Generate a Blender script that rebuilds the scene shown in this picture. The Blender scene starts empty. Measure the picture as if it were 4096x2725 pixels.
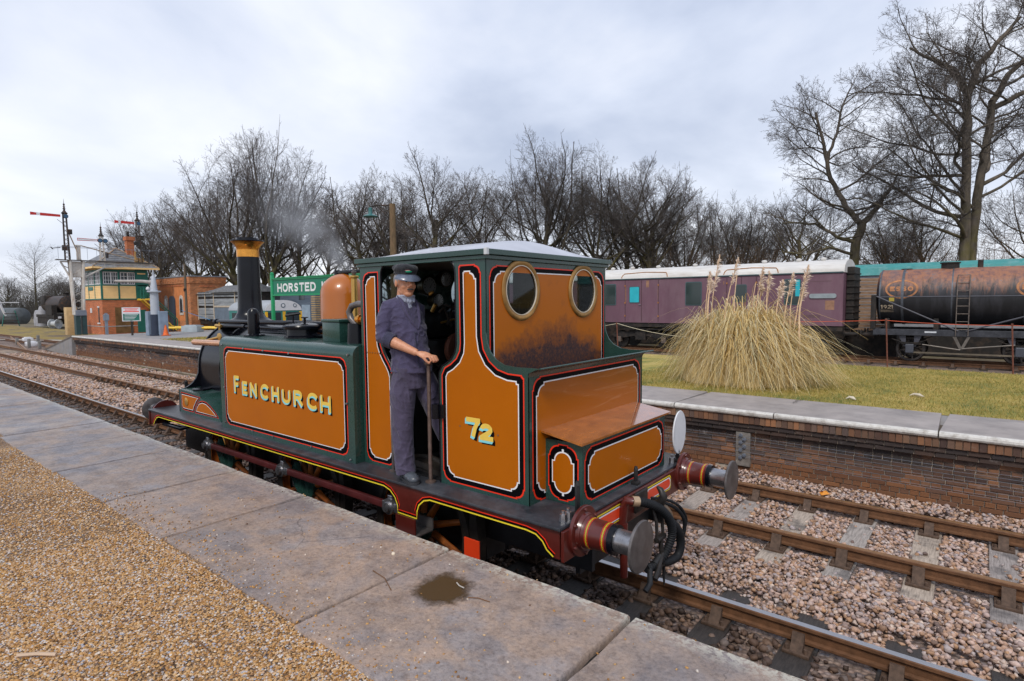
import bpy, bmesh, math, random
import numpy as np
from mathutils import Vector, Matrix
random.seed(7); rng = np.random.default_rng(7)
PI = math.pi
S = bpy.context.scene
COL = S.collection

# ------------------------------------------------------------------ camera
def cam_axes(yaw, pitch, roll):
    cy, sy, cp, sp = math.cos(yaw), math.sin(yaw), math.cos(pitch), math.sin(pitch)
    f = Vector((-sy*cp, cy*cp, -sp)); r = Vector((cy, sy, 0)); u = r.cross(f)
    cr, sr = math.cos(roll), math.sin(roll)
    return cr*r + sr*u, -sr*r + cr*u, f
cd = bpy.data.cameras.new('camera'); cam = bpy.data.objects.new('camera', cd); COL.objects.link(cam)
_r, _u, _f = cam_axes(0.68186, 0.06913, -0.0096)
cam.matrix_world = Matrix(((_r.x, _u.x, -_f.x, 2.1087), (_r.y, _u.y, -_f.y, -4.1935), (_r.z, _u.z, -_f.z, 2.6289), (0, 0, 0, 1)))
cd.sensor_width = 36; cd.lens = 36*2308.1/4096; cd.clip_start = .05; cd.clip_end = 3000
S.camera = cam

# ------------------------------------------------------------------ world: overcast sky with broken cloud
W = bpy.data.worlds.new('World'); S.world = W; W.use_nodes = True
nt = W.node_tree; N = nt.nodes; L = nt.links; N.clear()
SUN_EL, SUN_ROT = 48, 200
out = N.new('ShaderNodeOutputWorld'); bg = N.new('ShaderNodeBackground')
sky = N.new('ShaderNodeTexSky'); sky.sky_type = 'NISHITA'; sky.sun_disc = False
sky.sun_elevation = math.radians(SUN_EL); sky.sun_rotation = math.radians(SUN_ROT)
tc = N.new('ShaderNodeTexCoord'); sep = N.new('ShaderNodeSeparateXYZ'); L.new(tc.outputs['Generated'], sep.inputs[0])
# project the direction on a cloud layer
zc = N.new('ShaderNodeMath'); zc.operation = 'MAXIMUM'; zc.inputs[1].default_value = 0.0; L.new(sep.outputs['Z'], zc.inputs[0])
za = N.new('ShaderNodeMath'); za.operation = 'ADD'; za.inputs[1].default_value = .22; L.new(zc.outputs[0], za.inputs[0])
dx = N.new('ShaderNodeMath'); dx.operation = 'DIVIDE'; L.new(sep.outputs['X'], dx.inputs[0]); L.new(za.outputs[0], dx.inputs[1])
dy = N.new('ShaderNodeMath'); dy.operation = 'DIVIDE'; L.new(sep.outputs['Y'], dy.inputs[0]); L.new(za.outputs[0], dy.inputs[1])
cmb = N.new('ShaderNodeCombineXYZ'); L.new(dx.outputs[0], cmb.inputs[0]); L.new(dy.outputs[0], cmb.inputs[1])
n1 = N.new('ShaderNodeTexNoise'); n1.inputs['Scale'].default_value = .85; n1.inputs['Detail'].default_value = 8; n1.inputs['Roughness'].default_value = .50; n1.inputs['Distortion'].default_value = .25
L.new(cmb.outputs[0], n1.inputs['Vector'])
cr = N.new('ShaderNodeValToRGB'); e = cr.color_ramp.elements
e[0].position = .36; e[0].color = (.33, .40, .56, 1); e[1].position = .66; e[1].color = (.92, .94, 1.0, 1)
e2 = cr.color_ramp.elements.new(.50); e2.color = (.61, .67, .81, 1)
L.new(n1.outputs['Fac'], cr.inputs[0])
# brighter, whiter band low down
hz = N.new('ShaderNodeMapRange'); hz.inputs['From Min'].default_value = 0; hz.inputs['From Max'].default_value = .42; hz.inputs['To Min'].default_value = .65; hz.inputs['To Max'].default_value = 0; L.new(sep.outputs['Z'], hz.inputs['Value'])
mx = N.new('ShaderNodeMixRGB'); mx.inputs[2].default_value = (.88, .90, .96, 1); L.new(hz.outputs[0], mx.inputs[0]); L.new(cr.outputs[0], mx.inputs[1])
sk = N.new('ShaderNodeMixRGB'); sk.blend_type = 'ADD'; sk.inputs[0].default_value = .012; L.new(mx.outputs[0], sk.inputs[1]); L.new(sky.outputs[0], sk.inputs[2])
bg.inputs[1].default_value = .82
L.new(sk.outputs[0], bg.inputs[0]); L.new(bg.outputs[0], out.inputs[0])

sd = bpy.data.lights.new('sun', 'SUN'); sun = bpy.data.objects.new('sun', sd); COL.objects.link(sun)
sd.energy = 1.5; sd.angle = math.radians(12); sd.color = (1, .95, .88)
az = math.radians(SUN_ROT)
sdir = Vector((-math.sin(az)*math.cos(math.radians(SUN_EL))*-1, -abs(math.cos(az))*math.cos(math.radians(SUN_EL)), math.sin(math.radians(SUN_EL))))
sdir = Vector((0.25, -0.62, 0.75)).normalized()
sky.sun_rotation = math.atan2(sdir.x, sdir.y); sky.sun_elevation = math.asin(sdir.z)
sun.rotation_euler = sdir.to_track_quat('Z', 'Y').to_euler()
S.view_settings.view_transform = 'Standard'; S.view_settings.look = 'None'; S.view_settings.gamma = 1; S.view_settings.exposure = 0.40
S.view_settings.use_curve_mapping = False

# ------------------------------------------------------------------ materials
def srgb(r, g, b):
    f = lambda c: (c/255/12.92) if c/255 <= .04045 else ((c/255+.055)/1.055)**2.4
    return (f(r), f(g), f(b))
def newmat(name):
    m = bpy.data.materials.new(name); m.use_nodes = True; t = m.node_tree
    return m, t, t.nodes['Principled BSDF']
def noise(t, scale, detail=4, rough=.55, vec=None, stretch=None, dist=0):
    n = t.nodes.new('ShaderNodeTexNoise'); n.inputs['Scale'].default_value = scale; n.inputs['Detail'].default_value = detail
    n.inputs['Roughness'].default_value = rough; n.inputs['Distortion'].default_value = dist
    if vec is None:
        g = t.nodes.new('ShaderNodeNewGeometry'); vec = g.outputs['Position']
    if stretch:
        mp = t.nodes.new('ShaderNodeMapping'); mp.inputs['Scale'].default_value = stretch; t.links.new(vec, mp.inputs[0]); vec = mp.outputs[0]
    t.links.new(vec, n.inputs['Vector'])
    return n.outputs['Fac']
def ramp(t, fac, stops):
    r = t.nodes.new('ShaderNodeValToRGB'); els = r.color_ramp.elements
    while len(els) < len(stops): els.new(.5)
    for e_, (p, c) in zip(els, stops):
        e_.position = p; e_.color = (*c[:3], 1)
    t.links.new(fac, r.inputs[0]); return r.outputs[0]
def mix(t, fac, a, b, mode='MIX'):
    m = t.nodes.new('ShaderNodeMixRGB'); m.blend_type = mode
    for i, v in enumerate((fac, a, b)):
        if isinstance(v, (int, float)): m.inputs[i].default_value = v
        elif isinstance(v, tuple): m.inputs[i].default_value = (*v[:3], 1)
        else: t.links.new(v, m.inputs[i])
    return m.outputs[0]
def bumpn(t, p, h, strength=.3, dist=.01):
    b = t.nodes.new('ShaderNodeBump'); b.inputs['Strength'].default_value = strength; b.inputs['Distance'].default_value = dist
    t.links.new(h, b.inputs['Height']); t.links.new(b.outputs[0], p.inputs['Normal'])
def scale_c(c, k): return tuple(min(1, x*k) for x in c)
def M(name, col, rough=.5, metal=0, var=.18, scale=3, coat=0, bump=0, bscale=60, dirt=None, dirt_amt=.5, dscale=2.5, rvar=.12, stretch=None, spec=.5):
    """paint, metal, wood ...: colour varied by noise, optional dirt layer, fine relief"""
    m, t, p = newmat(name)
    nz = noise(t, scale, 6, .6, stretch=stretch)
    c = ramp(t, nz, [(.3, scale_c(col, 1-var)), (.7, scale_c(col, 1+var))])
    if dirt:
        d = noise(t, dscale, 8, .7, stretch=stretch)
        r = t.nodes.new('ShaderNodeMapRange'); r.inputs['From Min'].default_value = .48; r.inputs['From Max'].default_value = .72; r.inputs['To Max'].default_value = dirt_amt
        t.links.new(d, r.inputs['Value']); c = mix(t, r.outputs[0], c, dirt)
    t.links.new(c, p.inputs['Base Color'])
    n2 = noise(t, scale*4, 5, .6)
    mr = t.nodes.new('ShaderNodeMapRange'); mr.inputs['To Min'].default_value = max(.02, rough-rvar); mr.inputs['To Max'].default_value = min(1, rough+rvar)
    t.links.new(n2, mr.inputs['Value']); t.links.new(mr.outputs[0], p.inputs['Roughness'])
    p.inputs['Metallic'].default_value = metal; p.inputs['Coat Weight'].default_value = coat; p.inputs['Coat Roughness'].default_value = .08
    p.inputs['Specular IOR Level'].default_value = spec
    if bump: bumpn(t, p, noise(t, bscale, 5, .6), bump, .01)
    return m
def M_island(name, stops, rough=.85, leaf=None, bump=.3, bscale=150):
    """many loose pieces: each gets a colour of its own"""
    m, t, p = newmat(name)
    g = t.nodes.new('ShaderNodeNewGeometry')
    c = ramp(t, g.outputs['Random Per Island'], stops)
    c = mix(t, noise(t, 60, 4), scale_c((.8, .8, .8), 1), (1, 1, 1)) if False else c
    nz = noise(t, 45, 5); c = mix(t, .45, c, ramp(t, nz, [(.3, (.35, .33, .32)), (.7, (1, 1, 1))]), 'MULTIPLY')
    t.links.new(c, p.inputs['Base Color']); p.inputs['Roughness'].default_value = rough; p.inputs['Specular IOR Level'].default_value = .2
    if leaf:
        tr = t.nodes.new('ShaderNodeBsdfTranslucent'); t.links.new(c, tr.inputs[0]); ms = t.nodes.new('ShaderNodeMixShader'); ms.inputs[0].default_value = .32; t.links.new(p.outputs[0], ms.inputs[1]); t.links.new(tr.outputs[0], ms.inputs[2]); t.links.new(ms.outputs[0], t.nodes['Material Output'].inputs[0])
    if bump: bumpn(t, p, noise(t, bscale, 4), bump, .004)
    return m

# ------------------------------------------------------------------ mesh builder
class MB:
    def __init__(s): s.v = []; s.f = []; s.m = []; s.cur = 0
    def add(s, vs, fs):
        o = len(s.v); s.v += [tuple(x) for x in vs]; s.f += [tuple(i+o for i in f) for f in fs]; s.m += [s.cur]*len(fs); return s
    def mat(s, i): s.cur = i; return s
    def box(s, x0, x1, y0, y1, z0, z1, b=0):
        if b <= 0:
            s.add([(x, y, z) for x in (x0, x1) for y in (y0, y1) for z in (z0, z1)],
                  [(0, 1, 3, 2), (4, 6, 7, 5), (0, 4, 5, 1), (2, 3, 7, 6), (0, 2, 6, 4), (1, 5, 7, 3)])
        else:
            bm = bmesh.new(); bmesh.ops.create_cube(bm, size=1)
            for v in bm.verts: v.co = Vector(((x0+x1)/2+v.co.x*(x1-x0), (y0+y1)/2+v.co.y*(y1-y0), (z0+z1)/2+v.co.z*(z1-z0)))
            bmesh.ops.bevel(bm, geom=bm.edges[:], offset=b, segments=2, profile=.5, affect='EDGES')
            s.bm(bm)
        return s
    def bm(s, bm, mtx=None):
        bm.verts.ensure_lookup_table(); bm.verts.index_update()
        s.add([(mtx @ v.co if mtx else v.co) for v in bm.verts], [[v.index for v in f.verts] for f in bm.faces]); bm.free(); return s
    def frame(s, d):
        d = Vector(d).normalized(); a = Vector((0, 0, 1)) if abs(d.z) < .9 else Vector((1, 0, 0))
        u = d.cross(a).normalized(); return u, d.cross(u).normalized()
    def cyl(s, p0, p1, r0, r1=None, n=16, caps=True):
        if r1 is None: r1 = r0
        p0, p1 = Vector(p0), Vector(p1); u, w = s.frame(p1-p0)
        vs = [p + (u*math.cos(2*PI*i/n)+w*math.sin(2*PI*i/n))*r for p, r in ((p0, r0), (p1, r1)) for i in range(n)]
        fs = [(i, (i+1) % n, n+(i+1) % n, n+i) for i in range(n)]
        if caps: fs += [tuple(range(n))[::-1], tuple(range(n, 2*n))]
        return s.add(vs, fs)
    def lathe(s, c, axis, prof, n=32, closed=False):
        """prof: list of (distance along the axis, radius)"""
        c = Vector(c); a = Vector(axis).normalized(); u, w = s.frame(a)
        vs = [c + a*h + (u*math.cos(2*PI*i/n)+w*math.sin(2*PI*i/n))*r for h, r in prof for i in range(n)]
        fs = [(k*n+i, k*n+(i+1) % n, (k+1)*n+(i+1) % n, (k+1)*n+i) for k in range(len(prof)-1) for i in range(n)]
        if not closed: fs += [tuple(range(n))[::-1], tuple(range((len(prof)-1)*n, len(prof)*n))]
        return s.add(vs, fs)
    def tube(s, pts, r, n=8, caps=True):
        pts = [Vector(p) for p in pts]; k = len(pts); rs = r if isinstance(r, (list, tuple)) else [r]*k
        vs = []; u = None
        for i, p in enumerate(pts):
            d = (pts[min(i+1, k-1)]-pts[max(i-1, 0)]).normalized()
            if u is None: u, w = s.frame(d)
            else:
                u = (u - d*u.dot(d)).normalized(); w = d.cross(u)
            vs += [p + (u*math.cos(2*PI*j/n)+w*math.sin(2*PI*j/n))*rs[i] for j in range(n)]
        fs = [(i*n+j, i*n+(j+1) % n, (i+1)*n+(j+1) % n, (i+1)*n+j) for i in range(k-1) for j in range(n)]
        if caps: fs += [tuple(range(n))[::-1], tuple(range((k-1)*n, k*n))]
        return s.add(vs, fs)
    def prism(s, poly, to3, d0, d1):
        """poly: 2D outline; to3(u, v, d) -> point; side walls and both faces"""
        n = len(poly); vs = [to3(u, v, d) for d in (d0, d1) for u, v in poly]
        return s.add(vs, [tuple(range(n)), tuple(range(n, 2*n))[::-1]] + [(i, n+i, n+(i+1) % n, (i+1) % n) for i in range(n)])
    def sheet(s, poly, to3, d):
        return s.add([to3(u, v, d) for u, v in poly], [tuple(range(len(poly)))])
    def build(s, name, mats, parent=None, smooth=None, **tags):
        me = bpy.data.meshes.new(name)
        me.from_pydata([tuple(v) for v in s.v], [], s.f)
        mats = mats if isinstance(mats, (list, tuple)) else [mats]
        for m in mats: me.materials.append(m)
        if len(mats) > 1: me.polygons.foreach_set('material_index', s.m)
        bm = bmesh.new(); bm.from_mesh(me); bmesh.ops.recalc_face_normals(bm, faces=bm.faces[:])
        if smooth:
            ang = math.radians(smooth)
            for f in bm.faces: f.smooth = True
            for e_ in bm.edges:
                if len(e_.link_faces) != 2 or e_.calc_face_angle(0) > ang: e_.smooth = False
        bm.to_mesh(me); bm.free()
        o = bpy.data.objects.new(name, me); COL.objects.link(o)
        if parent: o.parent = parent
        for k, v in tags.items(): o[k] = v
        return o
def quickmesh(name, V, F, mat, parent=None, smooth=False, **tags):
    """numpy arrays: V (n,3), F (m,3|4)"""
    me = bpy.data.meshes.new(name); k = F.shape[1]
    me.vertices.add(len(V)); me.vertices.foreach_set('co', V.astype(np.float32).ravel())
    me.loops.add(F.size); me.loops.foreach_set('vertex_index', F.astype(np.int32).ravel())
    me.polygons.add(len(F)); me.polygons.foreach_set('loop_start', np.arange(0, F.size, k, dtype=np.int32))
    me.polygons.foreach_set('loop_total', np.full(len(F), k, np.int32))
    me.update(calc_edges=True); me.materials.append(mat)
    if smooth: me.polygons.foreach_set('use_smooth', np.ones(len(F), bool))
    o = bpy.data.objects.new(name, me); COL.objects.link(o)
    if parent: o.parent = parent
    for kk, v in tags.items(): o[kk] = v
    return o
def thing(name, label, cat, loc=(0, 0, 0), rz=0, group=None):
    o = bpy.data.objects.new(name, None); COL.objects.link(o); o.location = loc; o.rotation_euler = (0, 0, rz)
    o.empty_display_size = .2
    o['label'] = label; o['category'] = cat
    if group: o['group'] = group
    return o
def tag(o, label, cat, group=None):
    o['label'] = label; o['category'] = cat
    if group: o['group'] = group
    return o
def dup(root, loc, rz=None, label=None):
    r = root.copy(); COL.objects.link(r); r.location = loc
    if rz is not None: r.rotation_euler = (0, 0, rz)
    if label: r['label'] = label
    for ch in list(root.children):
        c_ = ch.copy(); COL.objects.link(c_); c_.parent = r
        for g in ch.children:
            d_ = g.copy(); COL.objects.link(d_); d_.parent = c_
    return r
def inst(o, loc, parent=None, rz=0, name=None):
    """another object on the same mesh"""
    c_ = bpy.data.objects.new(name or o.name.split('.')[0], o.data); COL.objects.link(c_); c_.location = loc; c_.rotation_euler = (0, 0, rz)
    if parent: c_.parent = parent
    return c_
# 2D outlines
def fillet(pts, radii, seg=6, notch=0):
    """round each corner; notch > 0 gives the scalloped corner with two small steps"""
    n = len(pts); out = []
    for i in range(n):
        p = Vector(pts[i]); a = Vector(pts[i-1]); b = Vector(pts[(i+1) % n]); r = radii[i] if isinstance(radii, (list, tuple)) else radii
        if r <= 0: out.append(tuple(p)); continue
        da = (a-p).normalized(); db = (b-p).normalized(); ang = math.acos(max(-1, min(1, da.dot(db))))
        t = r/math.tan(ang/2)
        if notch > 0:
            q0 = p+da*r; q1 = p+db*r
            out.append(tuple(q0)); s0 = q0+db*notch; s1 = q1+da*notch
            c_ = p+da*r+db*r; rr = r-notch
            for k in range(seg+1):
                th = k/seg*PI/2; out.append(tuple(c_ - da*(rr*math.sin(th)) - db*(rr*math.cos(th)) ))
            out.append(tuple(q1))
        else:
            c_ = p+(da+db).normalized()*(r/math.sin(ang/2))
            v0 = (p+da*t)-c_; v1 = (p+db*t)-c_
            tot = v0.angle(v1)
            sgn = 1 if v0.x*v1.y-v0.y*v1.x > 0 else -1
            for k in range(seg+1):
                th = sgn*tot*k/seg; out.append((c_.x+v0.x*math.cos(th)-v0.y*math.sin(th), c_.y+v0.x*math.sin(th)+v0.y*math.cos(th)))
    return out
def offset(poly, d):
    """shift an outline inwards by d"""
    n = len(poly); A = sum(poly[i][0]*poly[(i+1) % n][1]-poly[(i+1) % n][0]*poly[i][1] for i in range(n)); sg = 1 if A > 0 else -1
    out = []
    for i in range(n):
        p0, p1, p2 = Vector(poly[i-1]), Vector(poly[i]), Vector(poly[(i+1) % n])
        if (p1-p0).length < 1e-6 or (p2-p1).length < 1e-6: out.append(tuple(p1)); continue
        e0 = (p1-p0).normalized(); e1 = (p2-p1).normalized()
        n0 = Vector((-e0.y, e0.x))*sg; n1_ = Vector((-e1.y, e1.x))*sg; b = n0+n1_
        if b.length < .2: b = n0
        b.normalize(); out.append(tuple(p1+b*(d/max(.45, b.dot(n0)))))
    return out
def arc(cx, cy, r, a0, a1, n=8):
    return [(cx+r*math.cos(math.radians(a0+(a1-a0)*i/n)), cy+r*math.sin(math.radians(a0+(a1-a0)*i/n))) for i in range(n+1)]
# stroke lettering: glyphs on a 1-high box, width w
GL = {
 'F': (.62, [[(0, 0), (0, 1)], [(0, 1), (.62, 1)], [(0, .5), (.5, .5)]]),
 'E': (.62, [[(0, 0), (0, 1)], [(0, 1), (.62, 1)], [(0, .5), (.5, .5)], [(0, 0), (.62, 0)]]),
 'N': (.72, [[(0, 0), (0, 1)], [(0, 1), (.72, 0)], [(.72, 0), (.72, 1)]]),
 'C': (.72, [[(.72, .78)] + arc(.36, .62, .38, 40, 180, 12)[0:] + arc(.36, .38, .38, 180, 320, 12)]),
 'H': (.7, [[(0, 0), (0, 1)], [(.7, 0), (.7, 1)], [(0, .5), (.7, .5)]]),
 'U': (.7, [[(0, 1), (0, .35)] + arc(.35, .35, .35, 180, 360, 10) + [(.7, .35), (.7, 1)]]),
 'R': (.66, [[(0, 0), (0, 1)], [(0, 1), (.38, 1)] + arc(.38, .76, .24, 90, -90, 8) + [(.38, .52), (0, .52)], [(.3, .52), (.66, 0)]]),
 'O': (.76, [arc(.38, .62, .38, 0, 180, 8) + arc(.38, .38, .38, 180, 360, 8) + [(.76, .62)]]),
 'S': (.62, [[(.6, .82)] + arc(.31, .75, .25, 40, 250, 9) + arc(.31, .25, .25, 70, -140, 9) + [(.02, .17)]]),
 'T': (.66, [[(.33, 0), (.33, 1)], [(0, 1), (.66, 1)]]),
 'D': (.72, [[(0, 0), (0, 1)], [(0, 1), (.3, 1)] + arc(.3, .58, .42, 90, 0, 6) + arc(.3, .42, .42, 0, -90, 6) + [(.3, 0), (0, 0)]]),
 'K': (.68, [[(0, 0), (0, 1)], [(0, .42), (.66, 1)], [(.22, .6), (.68, 0)]]),
 'Y': (.7, [[(.35, 0), (.35, .48)], [(.35, .48), (0, 1)], [(.35, .48), (.7, 1)]]),
 'I': (.0, [[(0, 0), (0, 1)]]), 'L': (.6, [[(0, 0), (0, 1)], [(0, 0), (.6, 0)]]), 'G': (.72, [[(.72, .78)] + arc(.36, .62, .38, 40, 180, 7) + arc(.36, .38, .38, 180, 350, 8) + [(.74, .46), (.42, .46)]]),
 'A': (.74, [[(0, 0), (.37, 1)], [(.37, 1), (.74, 0)], [(.14, .33), (.6, .33)]]), 'X': (.66, [[(0, 0), (.66, 1)], [(0, 1), (.66, 0)]]),
 'P': (.62, [[(0, 0), (0, 1)], [(0, 1), (.36, 1)] + arc(.36, .75, .25, 90, -90, 8) + [(.36, .5), (0, .5)]]),
 'W': (1.0, [[(0, 1), (.25, 0)], [(.25, 0), (.5, .9)], [(.5, .9), (.75, 0)], [(.75, 0), (1, 1)]]),
 '7': (.62, [[(0, 1), (.62, 1)], [(.62, 1), (.42, .55), (.3, 0)]]),
 '2': (.62, [[(.02, .72)] + arc(.31, .71, .29, 170, -30, 9) + [(.0, .04)], [(0, 0), (.64, 0)]]),
 '1': (.2, [[(.1, 0), (.1, 1)], [(.1, 1), (-.08, .82)]]),
 '9': (.58, [arc(.29, .7, .29, 0, 360, 14), [(.58, .7), (.5, .3), (.22, 0)]]),
}
def strokes(ch, w_, h, th, ang=0):
    """polygons (quads) of the strokes of a glyph; size w_ x h, stroke thickness th"""
    gw, ss = GL[ch]; out = []; q = th/2
    X = lambda p: Vector((q+p[0]/max(gw, .01)*(w_-th) if gw > 0 else w_/2, q+p[1]*(h-th)))
    for st in ss:
        P = [X(p) for p in st]; P = [P[0]]+[P[i] for i in range(1, len(P)) if (P[i]-P[i-1]).length > 1e-5]
        if len(P) == 2:
            d = (P[1]-P[0]).normalized(); P = [P[0]-d*q, P[1]+d*q]
            if abs(d.x) > .05 and abs(d.y) > .05: P = [P[0]+d*q*.3, P[1]-d*q*.3]
        Lf, Rt = [], []
        for i, p in enumerate(P):
            d = (P[min(i+1, len(P)-1)]-P[max(i-1, 0)]).normalized(); nn = Vector((-d.y, d.x))*q
            Lf.append(p+nn); Rt.append(p-nn)
        out.append([tuple(x) for x in Lf] + [tuple(x) for x in Rt[::-1]] if len(P) == 2 else [(tuple(Lf[i]), tuple(Lf[i+1]), tuple(Rt[i+1]), tuple(Rt[i])) for i in range(len(P)-1)])
    res = []
    for o_ in out:
        if isinstance(o_[0][0], tuple): res += [list(qd) for qd in o_]
        else: res.append(o_)
    return res
def draw_text(mb, items, to3, d, dz=.00015, off=(0, 0)):
    """items: (char, u, v, w, h, thickness)"""
    k = 0
    for ch, u, v, w_, h, th in items:
        for poly in strokes(ch, w_, h, th):
            mb.sheet([(u+off[0]+a, v+off[1]+b) for a, b in poly], to3, d+dz*(k % 7)); k += 1
def line_text(txt, u, v, h, th, gap=.22, space=.5):
    items = []
    for ch in txt:
        if ch == ' ': u += h*space; continue
        w_ = max(GL[ch][0]*h*.92+th*.4, th); items.append((ch, u, v, w_, h, th)); u += w_+h*gap
    return items, u
# ================================================================== shared materials
steel_rust = M('rail_rust', (.16, .075, .035), .7, .2, .35, 12, bump=.25, bscale=90)
rail_top = M('rail_worn_top', (.46, .45, .46), .30, .85, .08, 1.5, rvar=.05)
rail_brown = M('rail_brown_top', (.27, .14, .06), .5, .4, .3, 16)
chair_iron = M('chair_iron', (.10, .062, .042), .75, .2, .4, 25, bump=.3, bscale=120)
black_paint = M('black_paint', (.0045, .005, .008), .22, 0, .3, 5, coat=.0, rvar=.05, spec=.28)
black_matt = M('black_matt', (.013, .013, .014), .55, 0, .4, 10, bump=.15)
grime = M('oily_grime', (.018, .014, .011), .5, .1, .5, 14, bump=.3)
def sleeper_mat():
    m, t, p = newmat('sleeper_wood')
    g = t.nodes.new('ShaderNodeObjectInfo'); base = ramp(t, g.outputs['Random'], [(0, (.56, .42, .29)), (.3, (.40, .36, .33)), (.6, (.64, .47, .30)), (1, (.36, .32, .30))])
    gr = noise(t, 6, 8, .7, stretch=(14, 1, 6)); c = mix(t, .75, base, ramp(t, gr, [(.35, (.35, .33, .32)), (.6, (1, 1, 1))]), 'MULTIPLY')
    st = noise(t, 3.2, 5, .6); c = mix(t, ramp(t, st, [(.5, (0, 0, 0)), (.66, (.7, .7, .7))]), c, (.06, .055, .055))
    t.links.new(c, p.inputs['Base Color']); p.inputs['Roughness'].default_value = .8
    bumpn(t, p, gr, .6, .01); return m
sleeper_m = sleeper_mat()
oily_sleeper = M('oily_sleeper', (.035, .028, .024), .6, 0, .5, 9, bump=.5, bscale=50, stretch=(8, 1, 4))

# ================================================================== terrain
def ground_mat():
    m, t, p = newmat('ground')
    a = noise(t, .6, 8, .65); c = ramp(t, a, [(.3, (.10, .085, .06)), (.5, (.17, .135, .085)), (.7, (.13, .125, .05))])
    b = noise(t, 9, 6, .7); c = mix(t, .6, c, ramp(t, b, [(.3, (.5, .5, .5)), (.7, (1.3, 1.25, 1.2))]), 'MULTIPLY')
    t.links.new(c, p.inputs['Base Color']); p.inputs['Roughness'].default_value = .95; bumpn(t, p, b, .6, .05); return m
gb = MB(); gb.add([(-1500, -900, -.26), (900, -900, -.26), (900, 1500, -.26), (-1500, 1500, -.26)], [(0, 1, 2, 3)])
gb.build('ground', ground_mat(), kind='structure')
def verge_mat():
    m, t, p = newmat('verge_grass')
    a = noise(t, .35, 8, .7, stretch=(.5, 1, 1)); c = ramp(t, a, [(.35, (.12, .09, .06)), (.5, (.30, .22, .05)), (.58, (.16, .12, .075)), (.75, (.12, .10, .06))])
    b = noise(t, 14, 5, .7); c = mix(t, .5, c, ramp(t, b, [(.3, (.55, .55, .5)), (.7, (1.25, 1.2, 1.1))]), 'MULTIPLY')
    t.links.new(c, p.inputs['Base Color']); p.inputs['Roughness'].default_value = .95; bumpn(t, p, b, .5, .05); return m
vg = MB(); vg.add([(-140, 8.2, -.10), (-47, 7.6, -.10), (-40, 12.4, -.10), (-40, 14, -.10), (-140, 14, -.10)], [(0, 1, 2, 3, 4)])
vg.build('grass_verge', verge_mat(), kind='structure')

# ballast: a bed plus loose stones
def ballast_bed_mat():
    m, t, p = newmat('ballast_bed')
    v = t.nodes.new('ShaderNodeTexVoronoi'); v.inputs['Scale'].default_value = 22; g = t.nodes.new('ShaderNodeNewGeometry'); t.links.new(g.outputs['Position'], v.inputs['Vector'])
    sx = t.nodes.new('ShaderNodeSeparateXYZ'); t.links.new(v.outputs['Color'], sx.inputs[0])
    c = ramp(t, sx.outputs[0], [(.0, (.15, .12, .11)), (.4, (.33, .25, .20)), (.7, (.42, .31, .26)), (1, (.24, .22, .23))])
    c = mix(t, .8, c, ramp(t, v.outputs['Distance'], [(.1, (1, 1, 1)), (.75, (.35, .3, .28))]), 'MULTIPLY')
    big = noise(t, .9, 5); c = mix(t, .5, c, ramp(t, big, [(.35, (.6, .5, .42)), (.65, (1.1, 1.1, 1.1))]), 'MULTIPLY')
    t.links.new(c, p.inputs['Base Color']); p.inputs['Roughness'].default_value = .9
    inv = t.nodes.new('ShaderNodeMath'); inv.operation = 'SUBTRACT'; inv.inputs[0].default_value = 1; t.links.new(v.outputs['Distance'], inv.inputs[1]); bumpn(t, p, inv.outputs[0], 1, .03)
    return m
bb = MB(); bb.add([(-160, -1.9, -.205), (16, -1.9, -.205), (16, 5.15, -.205), (-160, 5.15, -.205)], [(0, 1, 2, 3)])
bb.add([(-160, 5.15, -.209), (-37, 5.15, -.209), (-37, 8.4, -.209), (-160, 8.4, -.209)], [(0, 1, 2, 3)])
bb.add([(-120, 22.6, -.205), (40, 22.6, -.205), (40, 27.8, -.205), (-120, 27.8, -.205)], [(0, 1, 2, 3)])
bb.build('ballast_bed', ballast_bed_mat(), kind='structure')

def stone_templates(k=14, kind='crushed'):
    out = []
    t = (1+5**.5)/2
    ico = np.array([(-1, t, 0), (1, t, 0), (-1, -t, 0), (1, -t, 0), (0, -1, t), (0, 1, t), (0, -1, -t), (0, 1, -t), (t, 0, -1), (t, 0, 1), (-t, 0, -1), (-t, 0, 1)], float)/1.9
    cub = np.array([(x, y, z) for x in (-1, 1) for y in (-1, 1) for z in (-1, 1)], float)*.62; CF = np.array([(0, 1, 3), (0, 3, 2), (4, 6, 7), (4, 7, 5), (0, 4, 5), (0, 5, 1), (2, 3, 7), (2, 7, 6), (0, 2, 6), (0, 6, 4), (1, 5, 7), (1, 7, 3)])
    F = np.array([(0, 11, 5), (0, 5, 1), (0, 1, 7), (0, 7, 10), (0, 10, 11), (1, 5, 9), (5, 11, 4), (11, 10, 2), (10, 7, 6), (7, 1, 8), (3, 9, 4), (3, 4, 2), (3, 2, 6), (3, 6, 8), (3, 8, 9), (4, 9, 5), (2, 4, 11), (6, 2, 10), (8, 6, 7), (9, 8, 1)])
    for i in range(k):
        j = .42 if kind == 'crushed' else .15
        v = cub+rng.uniform(-.30, .30, (8, 3))
        if i % 5 == 0: v = ico*(1+rng.uniform(-.12, .12, (12, 1)))
        for _ in range(5):
            d = rng.normal(0, 1, 3); d /= np.linalg.norm(d); h = v@d; lim = rng.uniform(.45, .72); v = v-np.maximum(h-lim, 0)[:, None]*d
        out.append((v*rng.uniform(.8, 1.35, (1, 3)), F if i % 5 == 0 else CF))
    return out
TPL = stone_templates(); OCT = (np.array([(1, 0, 0), (-1, 0, 0), (0, 1, 0), (0, -1, 0), (0, 0, 1), (0, 0, -1)], float), np.array([(0, 2, 4), (2, 1, 4), (1, 3, 4), (3, 0, 4), (2, 0, 5), (1, 2, 5), (3, 1, 5), (0, 3, 5)]))
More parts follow.
